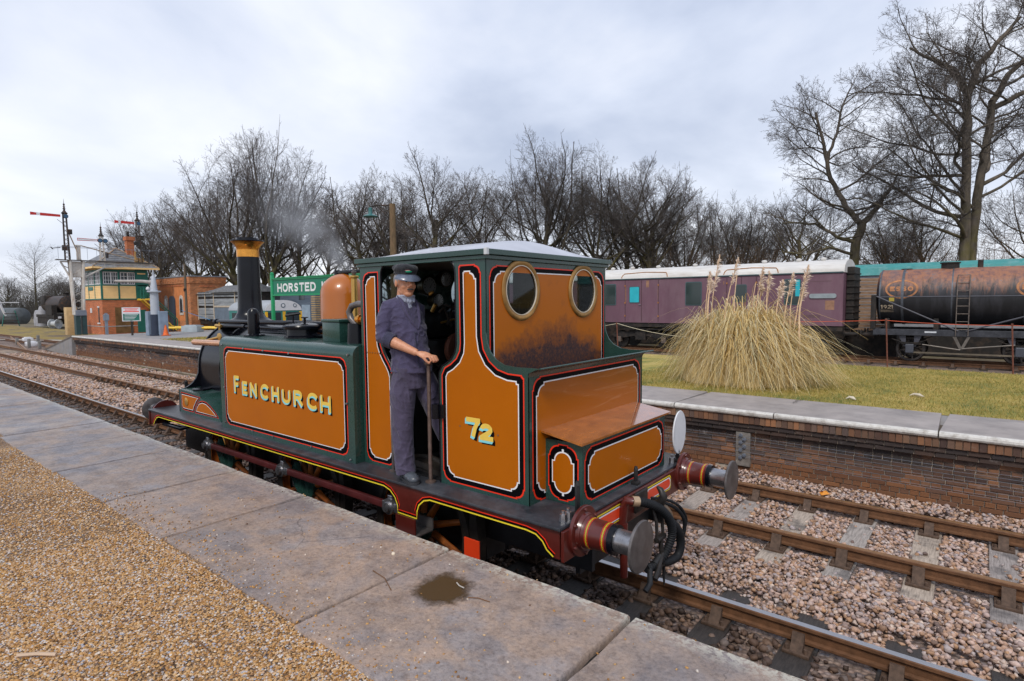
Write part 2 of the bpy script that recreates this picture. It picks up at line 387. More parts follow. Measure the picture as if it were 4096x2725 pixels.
def scatter(name, pts, size, mat, tpls, jitter=1, flat=(1, 1, .8), lo=.6, hi=1.35, **tags):
    n = len(pts); idx = rng.integers(0, len(tpls), n); Vs, Fs, o = [], [], 0
    sc = rng.uniform(lo, hi, n)*size/2
    for k, (V, F) in enumerate(tpls):
        m = np.where(idx == k)[0]
        if not len(m): continue
        a = rng.uniform(0, 2*PI, (len(m), 3)); a[:, :2] *= jitter; ca, sa = np.cos(a), np.sin(a)
        v = np.repeat(V[None], len(m), 0)
        x, y, z = v[..., 0], v[..., 1], v[..., 2]
        y, z = y*ca[:, :1]-z*sa[:, :1], y*sa[:, :1]+z*ca[:, :1]
        x, z = x*ca[:, 1:2]-z*sa[:, 1:2], x*sa[:, 1:2]+z*ca[:, 1:2]
        z = z*flat[2]
        x, y = x*ca[:, 2:]-y*sa[:, 2:], x*sa[:, 2:]+y*ca[:, 2:]
        P = np.stack([x, y, z], -1)*sc[m][:, None, None]+pts[m][:, None, :]
        Vs.append(P.reshape(-1, 3)); Fs.append((F[None]+(np.arange(len(m))*len(V))[:, None, None]+o).reshape(-1, 3)); o += len(m)*len(V)
    return quickmesh(name, np.concatenate(Vs), np.concatenate(Fs), mat, kind='stuff', **tags)

def ballast_pts(x0, x1, y0, y1, dens, z=-.19, bump_=.03, sl_x=None, sl_y=None):
    n = int((x1-x0)*(y1-y0)*dens); P = np.stack([rng.uniform(x0, x1, n), rng.uniform(y0, y1, n), np.zeros(n)], 1)
    # sunk between sleepers, heaped between the tracks
    P[:, 2] = z+bump_*np.sin(P[:, 0]*3.1+P[:, 1]*2)*.4+rng.uniform(-.02, .02, n)
    return P
SP = .66                      # sleeper spacing
SL2_X = .41; SL1_X = .41
def keep_off(P, cx, half, x_ref, w=.135):
    """drop stones that would lie on the sleepers of a track"""
    ph = (P[:, 0]-x_ref+SP/2) % SP - SP/2
    on = (np.abs(ph) < w) & (np.abs(P[:, 1]-cx) < half)
    rail = np.abs(np.abs(P[:, 1]-cx)-.7525) < .085
    return P[~((on & (rng.random(len(P)) > .04)) | rail)]
b1 = ballast_pts(-4.0, 3.6, .85, 5.0, 1150); b1 = np.concatenate([b1, ballast_pts(-9, -4.5, .85, 5.0, 300)])
b1[:, 2] += np.where((b1[:, 1] > 1.35) & (b1[:, 1] < 2.1), .035, 0)+np.where(b1[:, 1] > 4.45, .05+(b1[:, 1]-4.45)*.1, 0)
b1 = keep_off(keep_off(b1, 3.41, 1.25, SL2_X), 0, 1.28, SL1_X)
fars = ballast_pts(-42, -9, .85, 5.0, 170); fars[:, 2] += np.where((fars[:, 1] > 1.35) & (fars[:, 1] < 2.1), .035, 0)+np.where(fars[:, 1] > 4.45, .05, 0)
fars = keep_off(keep_off(fars, 3.41, 1.25, SL2_X), 0, 1.28, SL1_X)
ball_m = M_island('ballast_stone', [(0, (.15, .12, .12)), (.14, (.42, .25, .15)), (.3, (.58, .38, .28)), (.45, (.66, .49, .42)), (.58, (.33, .26, .25)), (.72, (.54, .32, .18)), (.85, (.46, .40, .40)), (1, (.74, .58, .47))], .85)
scatter('ballast', b1, .051, ball_m, TPL)
scatter('ballast', fars, .085, ball_m, TPL, lo=.8)
b2 = ballast_pts(-9, 5.5, -1.43, .85, 420); b2 = keep_off(b2, 0, 1.28, SL1_X)
b2f = ballast_pts(-42, -9, -1.43, .85, 150); b2f = keep_off(b2f, 0, 1.28, SL1_X)
ball_d = M_island('oily_ballast', [(0, (.05, .036, .03)), (.3, (.15, .09, .06)), (.5, (.10, .07, .06)), (.75, (.24, .15, .10)), (.9, (.16, .13, .12)), (1, (.30, .21, .15))], .6)
scatter('ballast', np.concatenate([b2, b2f]), .066, ball_d, TPL)

# ================================================================== tracks
def rail_profile():
    h = [(-.035, 0), (.035, 0)]
    pr = [(.030, 0.0), (.0352, -.008), (.0352, -.032), (.0095, -.044), (.0095, -.108), (.035, -.118), (.035, -.138), (.028, -.146)]
    return pr + [(-a, b) for a, b in pr[::-1]]
PR = rail_profile()
def chair_mb():
    c = MB()
    c.box(-.10, .10, -.19, .17, -.19, -.162, .006)
    for sx in (-.055, .03):
        pass
    # outer jaw with key, inner jaw
    c.prism([(-.15, -.162), (-.06, -.162), (-.045, -.03), (-.075, -.025), (-.10, -.09)], lambda u, v, d: (d, u, v), -.05, .05)
    c.prism([(.15, -.162), (.05, -.162), (.045, -.05), (.07, -.05), (.10, -.11)], lambda u, v, d: (d, u, v), -.045, .045)
    for y in (-.155, .135): c.cyl((-.07, y, -.162), (-.07, y, -.128), .018, .014, 8); c.cyl((.07, y, -.162), (.07, y, -.128), .018, .014, 8)
    return c
def track(yc, x0, x1, xref, label, topm, sleeper_mm, xchair, step=SP, group=None):
    t = thing('railway_track', label, 'railway track', (0, yc, 0))
    for s_ in (-1, 1):
        m = MB(); n = len(PR); y = s_*.7525
        vs = [(x, y+a, b) for x in (x0, x1) for a, b in PR]
        m.mat(0).add(vs, [(i, (i+1) % n, n+(i+1) % n, n+i) for i in range(n)]); m.m[-1] = 1   # running surface
        m.m[0] = 0; m.m[n-1] = 1
        m.mat(0).add([(x0, y+a, b) for a, b in PR], [tuple(range(n))]); m.add([(x1, y+a, b) for a, b in PR], [tuple(range(n))])
        m.build('rail', [steel_rust, topm], t)
    k0 = int(math.floor((x1-.3-xref)/step)); k1 = int(math.ceil((x0+.3-xref)/step))
    sb = MB(); sb.box(-.127, .127, -1.3, 1.3, -.32, -.19, .006); so = None; ch = None
    for k in range(k1, k0+1):
        x = xref+k*step; j = random.uniform(-.012, .012)
        if so is None: so = sb.build('sleeper', sleeper_mm, t); so.location = (x+j, 0, 0)
        else: inst(so, (x+j, random.uniform(-.03, .03), random.uniform(-.004, .004)), t, random.uniform(-.012, .012))
        if x > xchair:
            for s_ in (-1, 1):
                if ch is None: ch = chair_mb().build('chair', chair_iron, t, smooth=40); ch.location = (x+j, s_*.7525, 0); ch.rotation_euler = (0, 0, PI if s_ > 0 else 0)
                else: inst(ch, (x+j, s_*.7525, 0), t, PI if s_ > 0 else 0)
    return t
track(0, -46, 6, SL1_X, 'track the brown engine stands on, with silvery worn railheads beside the near platform', rail_top, oily_sleeper, -24)
track(3.4097, -46, 7, SL2_X, 'second track with rusty brown rails and pale sleepers below the far brick platform wall', rail_brown, sleeper_m, -24)
track(25.2, -60, 20, .384, 'yard track under the maroon carriage and the tank wagon', steel_rust, oily_sleeper, -8, .95)
# tracks that go on beyond the far platform's end
def plain_rails(name, label, lines, m):
    t = thing(name, label, 'railway track', (-60, 4, 0))
    for ln in lines:
        b = MB(); n = len(PR); vs = []
        for i, (x, y) in enumerate(ln):
            a_ = ln[max(i-1, 0)]; c_ = ln[min(i+1, len(ln)-1)]; d = Vector((c_[0]-a_[0], c_[1]-a_[1])).normalized(); nn = Vector((-d.y, d.x))
            vs += [(x+nn.x*a+60, y+nn.y*a-4, z) for a, z in PR]
        b.add(vs, [(k*n+i, k*n+(i+1) % n, (k+1)*n+(i+1) % n, (k+1)*n+i) for k in range(len(ln)-1) for i in range(n)])
        b.build('rail', m, t)
    return t
def curve(x0, y0, x1, y1, bend, n=14): return [(x0+(x1-x0)*i/n, y0+(y1-y0)*(i/n)**bend) for i in range(n+1)]
plain_rails('railway_track', 'curved rusty track running away past the end of the far platform', [curve(-38, 6.1, -150, 4.0, 1.6), curve(-38, 7.6, -150, 5.5, 1.6)], steel_rust)
plain_rails('railway_track', 'distant stretch of the two main tracks beyond the far platform end', [curve(-46, y, -150, y-5, 1.8) for y in (-.7525, .7525, 2.657, 4.162)], rail_brown)
plain_rails('railway_crossover', 'diagonal crossover rails joining two tracks left of the platform ramp', [curve(-42, 4.2, -62, 7.0, 1), curve(-42, 2.7, -62, 5.5, 1)], rail_brown)

# ================================================================== near platform: flagstones and gravel
def slab_mat():
    m, t, p = newmat('flagstone')
    a = noise(t, 1.1, 9, .62, dist=.3); c = ramp(t, a, [(.28, (.18, .165, .17)), (.42, (.27, .235, .225)), (.52, (.35, .265, .21)), (.60, (.29, .26, .255)), (.78, (.38, .30, .24))])
    b = noise(t, 5, 9, .75); c = mix(t, .55, c, ramp(t, b, [(.36, (.45, .43, .44)), (.5, (.95, .95, .95)), (.66, (1.3, 1.22, 1.15))]), 'MULTIPLY')
    f = noise(t, 38, 7, .85); c = mix(t, .6, c, ramp(t, f, [(.38, (.45, .44, .44)), (.5, (1, 1, 1)), (.64, (1.3, 1.27, 1.22))]), 'MULTIPLY')
    # colder grey far along the platform, warmer near
    oi = t.nodes.new('ShaderNodeObjectInfo'); c = mix(t, .7, c, ramp(t, oi.outputs['Random'], [(0, (.80, .84, .92)), (.5, (1, .98, .98)), (1, (1.1, 1.0, .92))]), 'MULTIPLY')
    # lichen: pale spots, and the whitish worn front edge
    g = t.nodes.new('ShaderNodeNewGeometry'); sp = t.nodes.new('ShaderNodeSeparateXYZ'); t.links.new(g.outputs['Position'], sp.inputs[0])
    ed = t.nodes.new('ShaderNodeMapRange'); ed.inputs['From Min'].default_value = -1.58; ed.inputs['From Max'].default_value = -1.45; t.links.new(sp.outputs['Y'], ed.inputs['Value'])
    ln = noise(t, 28, 5, .75); lr = ramp(t, ln, [(.47, (0, 0, 0)), (.55, (1, 1, 1))])
    em = mix(t, 1.0, ed.outputs[0], lr, 'MULTIPLY'); c = mix(t, em, c, (.50, .47, .40))
    pn = noise(t, 2.3, 4, .5); pr = ramp(t, pn, [(.66, (0, 0, 0)), (.73, (.55, .55, .55))]); c = mix(t, pr, c, (.44, .37, .29))
    t.links.new(c, p.inputs['Base Color'])
    cn = t.nodes.new('ShaderNodeTexVoronoi'); cn.feature = 'DISTANCE_TO_EDGE'; cn.inputs['Scale'].default_value = .9; wv = noise(t, 3, 4, .6); g5 = t.nodes.new('ShaderNodeNewGeometry'); va = t.nodes.new('ShaderNodeMixRGB'); va.inputs[0].default_value = .25; t.links.new(g5.outputs['Position'], va.inputs[1]); t.links.new(wv, va.inputs[2]); t.links.new(va.outputs[0], cn.inputs['Vector'])
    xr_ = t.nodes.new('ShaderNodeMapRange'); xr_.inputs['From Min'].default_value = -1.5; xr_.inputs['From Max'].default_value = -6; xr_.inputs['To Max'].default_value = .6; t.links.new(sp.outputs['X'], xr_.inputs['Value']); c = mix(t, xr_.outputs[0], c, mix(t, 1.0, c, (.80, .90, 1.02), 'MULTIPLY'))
    ck = ramp(t, cn.outputs['Distance'], [(.0, (.6, .6, .6)), (.004, (0, 0, 0))]); ck = mix(t, 1, ck, ramp(t, noise(t, .8, 3), [(.58, (0, 0, 0)), (.62, (1, 1, 1))]), 'MULTIPLY'); c = mix(t, ck, c, (.035, .028, .025)); t.links.new(c, p.inputs['Base Color'])
    rr = ramp(t, noise(t, 1.6, 4), [(.35, (.38, .38, .38)), (.65, (.68, .68, .68))]); t.links.new(rr, p.inputs['Roughness'])
    hb = noise(t, 9, 10, .7); bumpn(t, p, hb, .6, .025); p.inputs['Specular IOR Level'].default_value = .28; return m
slab_m = slab_mat()
YF, YB, ZP = -1.442, -2.62, .9125
joints = [3.9, 2.25, .69, -.70, -1.98+.0, -2.5+.04, -3.77, -5.24, -6.53, -7.84, -9.4, -10.8]
joints = [5.3, 3.8, 2.25, .70, -.69, -2.5, -3.77, -5.24, -6.53, -7.84, -9.4, -10.8]
while joints[-1] > -44: joints.append(joints[-1]-random.uniform(1.25, 1.6))
np_ = thing('near_platform', '', '', (0, 0, 0)); del np_['label']; del np_['category']; np_['kind'] = 'structure'
def ragged(x0, x1, y0, y1, n=9, j=.012):
    """outline of a flagstone with worn, uneven edges"""
    P = []
    for (ax, ay), (bx, by) in (((x0, y0), (x1, y0)), ((x1, y0), (x1, y1)), ((x1, y1), (x0, y1)), ((x0, y1), (x0, y0))):
        for i in range(n):
            f = i/n; jj = 0 if i == 0 else j
            P.append((ax+(bx-ax)*f+random.uniform(-jj, jj), ay+(by-ay)*f+random.uniform(-jj, jj)))
    return P
def slab(x0, x1, y0, y1, ztop, parent, m, name='flagstone', th=.09, j=.009, sk=0):
    b = MB(); P = ragged(x0, x1, y0, y1, j=j); n = len(P); cx, cy = (x0+x1)/2, (y0+y1)/2
    P = [(u+sk*(v-cy), v) for u, v in P]
    inn = [(u+(cx-u)*.012, v+(cy-v)*.012) for u, v in P]
    tz = [ztop+random.uniform(-.002, .002) for _ in P]
    b.add([(u, v, ztop-th) for u, v in P]+[(u, v, z-.012) for (u, v), z in zip(P, tz)]+[(u, v, z) for (u, v), z in zip(inn, tz)],
          [(i, (i+1) % n, n+(i+1) % n, n+i) for i in range(n)]+[(n+i, n+(i+1) % n, 2*n+(i+1) % n, 2*n+i) for i in range(n)]+[tuple(range(2*n, 3*n))])
    return b.build(name, m, parent, smooth=50)
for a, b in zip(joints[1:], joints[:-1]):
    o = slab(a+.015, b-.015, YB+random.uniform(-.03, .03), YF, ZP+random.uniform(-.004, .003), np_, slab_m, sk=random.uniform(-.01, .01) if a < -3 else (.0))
pb = MB(); pb.box(-46, 6, -1.9, -1.52, -.3, .815); pb.build('platform_face', M('sooty_brick_face', (.09, .06, .05), .85, 0, .4, 9, bump=.5, bscale=30), np_)
pb = MB(); pb.box(-46, 6, -30, -1.9, -.3, .80); pb.build('platform_core', M('platform_core', (.10, .085, .07), .95), np_)
# joint filling: dark grit between the flags
pb = MB(); pb.box(-46, 6, YB-.3, YF-.03, .801, .868); pb.build('bedding', M('joint_grit', (.022, .018, .016), .95, 0, .5, 40, bump=.6, bscale=150), np_)
def gravel_mat():
    m, t, p = newmat('gravel_bed')
    v = t.nodes.new('ShaderNodeTexVoronoi'); v.inputs['Scale'].default_value = 85; g = t.nodes.new('ShaderNodeNewGeometry'); t.links.new(g.outputs['Position'], v.inputs['Vector'])
    sx = t.nodes.new('ShaderNodeSeparateXYZ'); t.links.new(v.outputs['Color'], sx.inputs[0])
    c = ramp(t, sx.outputs[0], [(0, (.09, .08, .08)), (.22, (.36, .19, .07)), (.5, (.54, .32, .13)), (.75, (.62, .43, .24)), (1, (.70, .60, .50))])
    c = mix(t, .75, c, ramp(t, v.outputs['Distance'], [(.1, (1, 1, 1)), (.7, (.3, .22, .15))]), 'MULTIPLY')
    big = noise(t, .9, 6, .6); c = mix(t, .8, c, ramp(t, big, [(.38, (.42, .36, .33)), (.56, (1.1, 1.1, 1.1))]), 'MULTIPLY')
    t.links.new(c, p.inputs['Base Color']); p.inputs['Roughness'].default_value = .75
    inv = t.nodes.new('ShaderNodeMath'); inv.operation = 'SUBTRACT'; inv.inputs[0].default_value = 1; t.links.new(v.outputs['Distance'], inv.inputs[1]); bumpn(t, p, inv.outputs[0], 1, .012)
    return m
gv = MB(); gv.add([(-46, -30, .899), (6, -30, .899), (6, YB+.03, .899), (-46, YB+.03, .899)], [(0, 1, 2, 3)]); gv.build('gravel_surface', gravel_mat(), kind='structure')
def gpts(x0, x1, y0, y1, n, z):
    return np.stack([rng.uniform(x0, x1, n), rng.uniform(y0, y1, n), np.full(n, z)+rng.uniform(-.002, .004, n)], 1)
grav_m = M_island('pea_gravel', [(0, (.10, .09, .10)), (.10, (.34, .16, .04)), (.28, (.50, .26, .09)), (.48, (.62, .36, .14)), (.62, (.68, .47, .27)), (.76, (.36, .17, .06)), (.88, (.76, .66, .56)), (1, (.34, .35, .42))], .55)
G = np.concatenate([gpts(-2.9, .9, -3.9, YB, 72000, .902), gpts(-7, -2.9, -4.3, YB, 30000, .902)])
edge = .07*np.sin(G[:, 0]*1.9)+.05*np.sin(G[:, 0]*5.3+1)
G = G[(G[:, 1] < YB+.0) | (rng.random(len(G)) < .3)]; G = G[rng.random(len(G)) < .78+.22*np.sin(G[:, 0]*2.3+G[:, 1]*3.1)*np.sin(G[:, 0]*.9-G[:, 1]*1.7)]
PYR = [(np.array([(1, .1*k, -.2), (-.2, 1, -.3), (-1, -.1, -.2), (.1*k, -1, -.3), (.35, .2, .7), (-.4, -.15*k, .6)], float), np.array([(0, 1, 4), (1, 5, 4), (1, 2, 5), (2, 3, 5), (3, 4, 5), (3, 0, 4)])) for k in range(4)]
scatter('gravel', G, .0138, grav_m, PYR, jitter=.06, lo=.6, hi=1.5, flat=(1, 1, .7))
# grit carried on to the flags, thicker towards the gravel
n = 900; gy = YB+np.abs(rng.normal(0, .16, n)); gx = rng.uniform(-4, 1.6, n); E1 = np.stack([gx, gy, np.full(n, ZP+.003)], 1)
n = 260; E2 = np.stack([rng.uniform(-3.0, 1.2, n), rng.uniform(YB, YF, n), np.full(n, ZP+.004)], 1)
scatter('loose_grit', np.concatenate([E1, E2]), .013, grav_m, TPL[:6], lo=.5, hi=1.5)
# oil stain with a twig, other twigs and a fallen leaf blade
def stain_mat():
    m, t, p = newmat('oil_stain'); tcn = t.nodes.new('ShaderNodeTexCoord'); gr = t.nodes.new('ShaderNodeVectorMath'); gr.operation = 'LENGTH'
    mp = t.nodes.new('ShaderNodeMapping'); mp.inputs['Scale'].default_value = (5.9, 5.9, 0); t.links.new(tcn.outputs['Object'], mp.inputs[0]); t.links.new(mp.outputs[0], gr.inputs[0])
    nz = noise(t, 9, 6, .7); a = t.nodes.new('ShaderNodeMath'); a.operation = 'MULTIPLY_ADD'; a.inputs[1].default_value = 1.5; t.links.new(nz, a.inputs[0]); t.links.new(gr.outputs['Value'], a.inputs[2])
    al = ramp(t, a.outputs[0], [(1.0, (.9, .9, .9)), (1.0, (0, 0, 0))]); 
    r = t.nodes.new('ShaderNodeMapRange'); r.inputs['From Min'].default_value = 1.50; r.inputs['From Max'].default_value = 1.95; r.inputs['To Min'].default_value = .9; r.inputs['To Max'].default_value = 0; t.links.new(a.outputs[0], r.inputs['Value'])
    t.links.new(r.outputs[0], p.inputs['Alpha']); p.inputs['Base Color'].default_value = (.070, .036, .007, 1); p.inputs['Roughness'].default_value = .6; return m
stb = MB(); stb.add([(.30*math.cos(k*PI/12), .30*math.sin(k*PI/12), 0) for k in range(24)], [tuple(range(24))]); st = stb.build('oil_stain', stain_mat()); st.location = (-.33, -1.87, ZP+.006)
tag(st, 'dark brown oily stain on the flagstone in the foreground', 'stain')
twig_m = M('dry_twig', (.16, .075, .03), .8)
def twig(pts, r, label, m=twig_m, name='twig'):
    c = Vector(pts[0]); b = MB(); b.tube([Vector(p)-c for p in pts], r, 5); o = b.build(name, m, smooth=60); o.location = c; return tag(o, label, name)
# ================================================================== the tank engine
ochre = M('ochre_paint', srgb(172, 93, 3), .42, 0, .05, 2.0, coat=.06, bump=.03, bscale=500, dirt=srgb(160, 80, 6), dirt_amt=.3, dscale=1.4, rvar=.06, spec=.12)
def sooty_ochre_mat():
    m, t, p = newmat('ochre_paint_sooty')
    g = t.nodes.new('ShaderNodeNewGeometry'); sp = t.nodes.new('ShaderNodeSeparateXYZ'); t.links.new(g.outputs['Position'], sp.inputs[0])
    z = t.nodes.new('ShaderNodeMapRange'); z.inputs['From Min'].default_value = 2.12; z.inputs['From Max'].default_value = 2.52; z.inputs['To Min'].default_value = .47; z.inputs['To Max'].default_value = -.12; t.links.new(sp.outputs['Z'], z.inputs['Value'])
    ys = t.nodes.new('ShaderNodeMath'); ys.operation = 'ABSOLUTE'; t.links.new(sp.outputs['Y'], ys.inputs[0])
    yr = t.nodes.new('ShaderNodeMapRange'); yr.inputs['From Min'].default_value = .35; yr.inputs['From Max'].default_value = .82; yr.inputs['To Min'].default_value = 0; yr.inputs['To Max'].default_value = .28; t.links.new(ys.outputs[0], yr.inputs['Value'])
    n1_ = noise(t, 3.5, 10, .72); a = t.nodes.new('ShaderNodeMath'); a.operation = 'ADD'; t.links.new(n1_, a.inputs[0]); t.links.new(z.outputs[0], a.inputs[1])
    b = t.nodes.new('ShaderNodeMath'); b.operation = 'SUBTRACT'; t.links.new(a.outputs[0], b.inputs[0]); t.links.new(yr.outputs[0], b.inputs[1])
    f = ramp(t, b.outputs[0], [(.50, (0, 0, 0)), (.66, (.45, .45, .45)), (.82, (.97, .97, .97))])
    sk_ = noise(t, 45, 4, .8); f = mix(t, .45, f, ramp(t, sk_, [(.35, (.4, .4, .4)), (.6, (1.2, 1.2, 1.2))]), 'MULTIPLY')
    c = mix(t, f, srgb(172, 93, 3), (.035, .022, .026)); t.links.new(c, p.inputs['Base Color'])
    t.links.new(ramp(t, f, [(0, (.33, .33, .33)), (1, (.65, .65, .65))]), p.inputs['Roughness']); p.inputs['Coat Weight'].default_value = .05; p.inputs['Specular IOR Level'].default_value = .25; return m
ochre_soot = sooty_ochre_mat()
def bunker_ochre():
    m, t, p = newmat('ochre_paint_streaked')
    g = noise(t, 1.2, 5, .6, stretch=(1, .5, 6), dist=1.2); g2 = noise(t, 5, 6, .6)
    c = mix(t, ramp(t, g, [(.55, (0, 0, 0)), (.60, (.22, .22, .22)), (.64, (0, 0, 0))]), srgb(172, 93, 3), (.75, .42, .22))
    gz = t.nodes.new('ShaderNodeNewGeometry'); sp = t.nodes.new('ShaderNodeSeparateXYZ'); t.links.new(gz.outputs['Position'], sp.inputs[0])
    z = t.nodes.new('ShaderNodeMapRange'); z.inputs['From Min'].default_value = 1.85; z.inputs['From Max'].default_value = 2.12; z.inputs['To Max'].default_value = .5; t.links.new(sp.outputs['Z'], z.inputs['Value'])
    a = mix(t, 1.0, z.outputs[0], ramp(t, g2, [(.3, (.3, .3, .3)), (.7, (1, 1, 1))]), 'MULTIPLY'); c = mix(t, a, c, (.05, .018, .008))
    t.links.new(c, p.inputs['Base Color']); p.inputs['Roughness'].default_value = .3; p.inputs['Coat Weight'].default_value = .15; p.inputs['Specular IOR Level'].default_value = .3; return m
ochre_bunk = bunker_ochre()
green = M('dark_green_paint', (.018, .056, .046), .28, 0, .12, 3, coat=.3, dirt=(.012, .02, .018), dirt_amt=.3, spec=.4)
ochre_gloss = M('glossy_ochre_paint', srgb(170, 92, 4), .34, 0, .05, 2.0, coat=.55, rvar=.04)
red_l = M('red_lining', (.80, .03, .006), .4, 0, .1)
white_l = M('white_lining', (.78, .78, .80), .4, 0, .06)
black_l = M('black_band', (.002, .002, .003), .5, 0, .2, spec=.08)
yellow_l = M('yellow_lining', (.80, .62, .03), .4, 0, .08)
maroon = M('maroon_paint', (.090, .013, .009), .32, 0, .25, 5, coat=.35, dirt=(.03, .01, .01), dirt_amt=.4)
bright_red = M('vermilion_paint', (.78, .055, .012), .35, 0, .08, coat=.3)
copper = M('polished_copper_brass', (.80, .36, .07), .30, 1, .2, 9)
brass = M('brass', (.62, .38, .11), .34, .9, .12, 4, rvar=.05)
frame_brass = M('window_brass', (.34, .185, .055), .42, .5, .35, 9)
steel = M('bright_steel', (.42, .42, .44), .3, .9, .35, 9, dirt=(.12, .09, .07), dirt_amt=.5)
steel_dull = M('greasy_steel', (.16, .145, .14), .42, .6, .4, 9, dirt=(.05, .035, .03), dirt_amt=.7)
plate_m = M('running_plate_paint', (.028, .031, .038), .34, 0, .35, 5, dirt=(.11, .12, .135), dirt_amt=.6, dscale=3, bump=.15, bscale=40)
tank_top = M('wet_dark_green', (.055, .10, .10), .25, 0, .2, 3, coat=.5)
roof_m = M('pale_roof', (.46, .47, .52), .38, 0, .12, 3, coat=.2, dirt=(.33, .34, .37), dirt_amt=.5)
wood_v = M('varnished_lid', srgb(168, 100, 42), .16, 0, .25, 6, coat=1.0, stretch=(2, 1, 1), dirt=srgb(110, 62, 30), dirt_amt=.6, dscale=7)
rubber = M('hose_rubber', (.010, .011, .013), .6, 0, .3, 20, spec=.25)
coup_iron = M('coupling_iron', (.030, .026, .024), .45, .4, .5, 14)
cab_dark = M('cab_interior_black', (.010, .010, .011), .4, 0, .4, 10, bump=.2)
gold = M('gold_leaf', (.86, .60, .10), .35, .2, .1); cyan_l = M('pale_blue_shade', (.22, .62, .66), .4); 
glass_m, _t, _p = newmat('window_glass'); _p.inputs['Base Color'].default_value = (.30, .36, .38, 1); _p.inputs['Roughness'].default_value = .03; _p.inputs['Transmission Weight'].default_value = 1; _p.inputs['IOR'].default_value = 1.3; _p.inputs['Specular IOR Level'].default_value = 1.0
gtint, _t, _p = newmat('dark_glass'); _p.inputs['Base Color'].default_value = (.012, .016, .022, 1); _p.inputs['Roughness'].default_value = .06; _p.inputs['Coat Weight'].default_value = .6

LO = thing('steam_locomotive', 'small ochre and dark green tank engine lettered FENCHURCH with the number 72', 'steam locomotive', (0, 0, 0))
HP, WP, WC, WT, LP = 1.1195, 1.116, .906, 1.005, 7.17
near = lambda Y: (lambda u, v, d: (u, Y-d, v))
rear = lambda X: (lambda u, v, d: (X+d, u, v))
def lined_panel(name, base, rad, to3, parent, inner, w=(0, .009, .040, .050), notch=.014, d0=.002, radw=None, red=True):
    b = MB(); mats = [red_l, black_l, white_l, inner]
    for k, off in enumerate(w):
        pts = offset(base, off) if off else list(base)
        rr = rad if k < 2 else (radw or rad)
        P = fillet(pts, rr, 6, notch if k >= 2 else notch*.55)
        b.mat(k).sheet(P, to3, d0+k*.0012)
    return b.build(name, mats, parent)
# running plate, valances, beams
b = MB(); b.box(-LP, 0, -WP, WP, HP-.022, HP, .004); b.build('running_plate', plate_m, LO, smooth=40)
def valance(side):
    bot = [(-7.10, .90), (-7.05, .905)] + [(-7.0, .96), (-6.93, 1.012), (-6.85, 1.03), (-1.86, 1.03), (-1.78, 1.008), (-1.72, .96), (-1.69, .90), (-1.682, .835), (-1.44, .835), (-1.432, .90), (-1.41, .955), (-1.35, 1.005), (-1.28, 1.025), (-.30, 1.025), (-.22, 1.015), (-.165, .98), (-.13, .93), (-.075, .895), (-.02, .893)]
    poly = [(-LP+.02, HP-.0225), (-LP+.02, .90)] + bot + [(-.02, HP-.0225)]
    Y = -(WP-.03)*side; sg = side
    T = lambda u, v, d: (u, Y-sg*d, v)
    v_ = MB(); v_.prism(poly[::-1], T, -.014, 0); o = v_.build('valance', maroon, LO)
    # lining: red, black and yellow lines follow the lower edge
    ln = MB()
    for k, (lo, hi, dd) in enumerate(((.0, .022, .001), (.022, .030, .0014), (-.001, .008, .0018))):
        pass
    edge = bot[1:-1]
    def strip(mb, o1, o2, d):
        A, B = [], []
        for i, p in enumerate(edge):
            a = Vector(edge[max(i-1, 0)]); c = Vector(edge[min(i+1, len(edge)-1)]); t_ = (c-a).normalized(); n_ = Vector((-t_.y, t_.x))
            A.append(Vector(p)+n_*o1); B.append(Vector(p)+n_*o2)
        for i in range(len(edge)-1): mb.add([T(A[i].x, A[i].y, d), T(A[i+1].x, A[i+1].y, d), T(B[i+1].x, B[i+1].y, d), T(B[i].x, B[i].y, d)], [(0, 1, 2, 3)])
    ln.mat(0); strip(ln, .012, .030, .0014); ln.mat(1); strip(ln, .030, .038, .0018); ln.mat(2); strip(ln, .001, .012, .0022)
    ln.build('lining', [black_l, red_l, yellow_l], o)
valance(1); valance(-1)
bm_ = MB(); bm_.box(-.002, .022, -1.10, 1.10, .885, HP-.024, .004); beam = bm_.build('buffer_beam', maroon, LO)
for y0, y1 in ((-.72, -.235), (.10, .60)):
    q = MB(); P = [(y0, .945), (y1, .945), (y1, 1.075), (y0, 1.075)]
    for k, (m_, off) in enumerate(((0, 0), (1, .010), (2, .016), (3, .026))): q.mat(k).sheet(fillet(offset(P, off), .022, 4, .006), rear(.022), .001+k*.0012)
    q.build('red_panel', [yellow_l, maroon, white_l, bright_red], beam)
bm_ = MB(); bm_.box(-LP-.022, -LP+.002, -1.10, 1.10, .885, HP-.024, .004); bm_.build('buffer_beam', maroon, LO)
